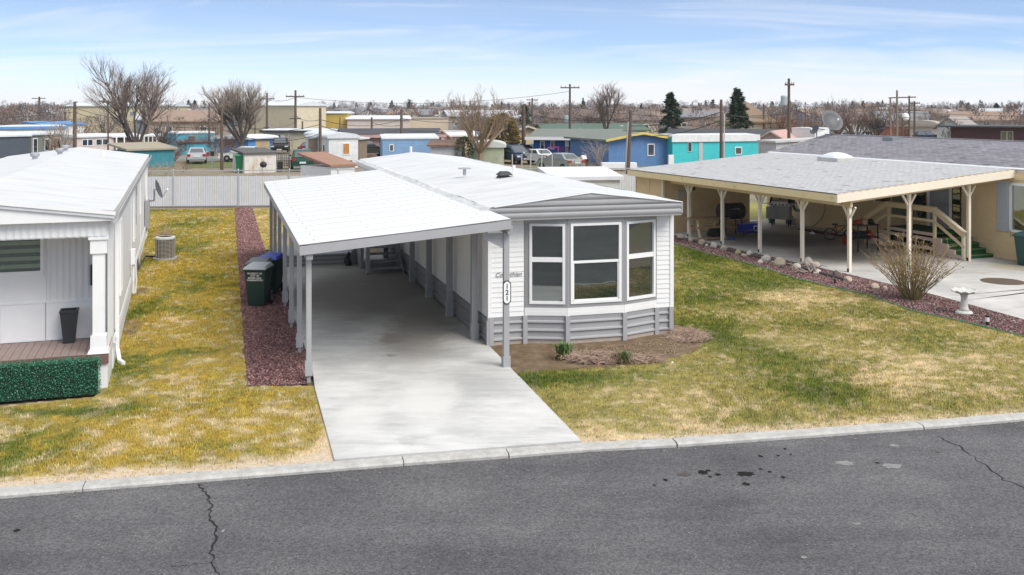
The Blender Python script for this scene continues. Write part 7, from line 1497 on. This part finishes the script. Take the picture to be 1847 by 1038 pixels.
# ------------------------------------------------------------------ the town on the rise: houses, bare woods, conifers
rt = random.Random(99)
FW = [bmat('town_wall_%s' % k, c) for k,c in (('white',(.55,.54,.52)),('cream',(.46,.40,.32)),('grey',(.28,.28,.29)),('tan',(.33,.26,.20)),('blue',(.22,.28,.36)))]
FR = [bmat('town_roof_%s' % k, c) for k,c in (('brown',(.15,.11,.09)),('grey',(.20,.20,.21)),('pale',(.48,.49,.52)),('tan',(.28,.20,.15)))]
cnt = 0
while cnt < 190:
    d = rt.uniform(185,760) if cnt > 30 else rt.uniform(175,320); px = rt.uniform(-60,1900); p = at(px,d)
    if d < 300 and 420 < px < 820: continue
    p.z = float(terr(np.array(p.x),np.array(p.y)))-.06
    w, dp, h = rt.uniform(7,13), rt.uniform(7,10), rt.uniform(2.6,3.4); a = rt.uniform(-.5,.5)
    wc = cnt%5; rc_i = rt.randrange(4); t = thing('town_house', 'small distant %s house with %s roof among the bare trees%s' % (('white','cream','grey','tan','blue-grey')[wc], ('brown','grey','pale','tan')[rc_i], ' at far left' if px < 300 else ' left of centre' if px < 700 else ' in the centre' if px < 1150 else ' right of centre' if px < 1550 else ' at far right'), 'house', p, a, 'distant houses of the town')
    MB().box(-w/2,w/2,0,dp,-.5,h).prism([(0,h),(dp,h),(dp/2,h+1.2)],'x',-w/2,w/2).build('wall', FW[cnt%5], t)
    ri = rt.uniform(1.1,1.7); s = ri/(dp/2)
    MB().prism([(-.5,h-.5*s),(dp/2,h+ri),(dp+.5,h-.5*s),(dp+.5,h-.5*s+.2),(dp/2,h+ri+.2),(-.5,h-.5*s+.2)],'x',-w/2-.4,w/2+.4).build('roof', FR[rc_i], t)
    if d < 420:
        for k in (-.25,.2): 
            f = MB().box(k*w-.6,k*w+.6,-.05,0,1.0,2.0).build('window', WHITE, t)
            MB().box(k*w-.5,k*w+.5,-.06,-.051,1.1,1.9).build('pane', GLASSF, f)
    cnt += 1
MWOOD = mat('far_wood_twigs', (1,1,1), .95, .2, .5, attr='Col')
def wood(n, seed, name, label, pal, y0, y1, h0, h1, per, skinny=1.0, shape='round', skip=None):
    rg = np.random.default_rng(seed); d = y0*(y1/y0)**rg.random(n); px = rg.uniform(-160,2000,n)
    if skip is not None:
        k = ~((d < skip[2]) & (px > skip[0]) & (px < skip[1])); d, px = d[k], px[k]; n = len(d)
    x = (px-CX)/F*d; zb = terr(x, d)-.1; h = rg.uniform(h0,h1,n); rad = h*rg.uniform(.32,.5,n)*skinny
    P = np.array(pal); col = P[rg.integers(0,len(P),n)]*rg.uniform(.8,1.25,(n,1))
    m = n*per; I = np.repeat(np.arange(n), per); a = rg.uniform(0,6.283,m); zf = rg.random(m)
    if shape == 'round': pr = np.sqrt(np.clip(1-(1.9*zf-.95)**2,0,1)); zz = .12+.88*zf
    else: pr = (1-zf)**.8+.04; zz = .05+.95*zf
    rr = rad[I]*pr*np.sqrt(rg.random(m)); C = np.stack([x[I]+rr*np.cos(a), d[I]+rr*np.sin(a), zb[I]+zz*h[I]],-1)
    dr = np.stack([np.cos(a)*rr/rad[I]*.9, np.sin(a)*rr/rad[I]*.9, np.ones(m)*(1.0 if shape == 'round' else -.2)],-1)+rg.normal(0,.4,(m,3)); dr /= np.linalg.norm(dr,axis=1,keepdims=True); s = np.cross(dr, rg.normal(0,1,(m,3))); s /= np.linalg.norm(s,axis=1,keepdims=True)
    l = h[I][:,None]*rg.uniform(.08,.19,(m,1)); w = l*(.095 if shape == 'round' else .3)
    V = np.stack([C-dr*l*.5-s*w, C-dr*l*.5+s*w, C+dr*l*.5],1).reshape(-1,3); cc = np.repeat((col[I]*rg.uniform(.75,1.3,(m,1)))[:,None,:],3,1).reshape(-1,3)
    tag(raw(name, V, np.arange(3*m).reshape(-1,3), MWOOD, None, cc), label, kind='stuff')
wood(1500, 1, 'distant_bare_woods', 'brown bare winter woods spread over the distant town', [(.17,.125,.11),(.19,.145,.125),(.14,.115,.115),(.20,.17,.16),(.20,.135,.10),(.16,.145,.145)], 175, 900, 3.0, 6.5, 230, skip=(440,820,235))
wood(700, 2, 'far_skyline_woods', 'grey bare woods along the skyline', [(.17,.15,.15),(.15,.13,.135),(.20,.165,.155)], 780, 1500, 5, 9.5, 120)
wood(170, 3, 'far_conifers', 'dark distant conifers dotted along the skyline', [(.035,.055,.045),(.05,.065,.055),(.03,.045,.035)], 380, 1300, 3.5, 8.5, 130, .85, 'cone')
wood(160, 4, 'near_town_brush', 'reddish brown brush and low bare trees at the edge of town', [(.19,.125,.09),(.17,.125,.105),(.22,.16,.12)], 130, 240, 2.0, 4.0, 200, 1.2, skip=(430,830,400))

wood(900, 6, 'fence_side_weeds', 'dry tan weeds growing along the far side of the fence', [(.36,.28,.19),(.28,.21,.14),(.20,.20,.09),(.40,.33,.24)], 54.6, 72, .25, .8, 26, 1.6)
wood(700, 7, 'yard_weeds', 'scattered dry weeds and low brush between the far yards', [(.30,.22,.16),(.22,.17,.13),(.16,.16,.08)], 72, 175, .4, 1.2, 26, 1.8)
# ------------------------------------------------------------------ air
hz = MB().box(-2200,2200,-30,1560,-1.2,40.5).build('haze', bpy.data.materials.new('haze_air')); hz['kind'] = 'stuff'
hm = hz.data.materials[0]; hm.use_nodes = True; hm.node_tree.nodes.clear()
ho = hm.node_tree.nodes.new('ShaderNodeOutputMaterial'); hv = hm.node_tree.nodes.new('ShaderNodeVolumePrincipled'); hv.inputs['Density'].default_value = .00015; hv.inputs['Color'].default_value = (.86,.9,1,1); hv.inputs['Anisotropy'].default_value = .1
hm.node_tree.links.new(hv.outputs[0], ho.inputs['Volume'])
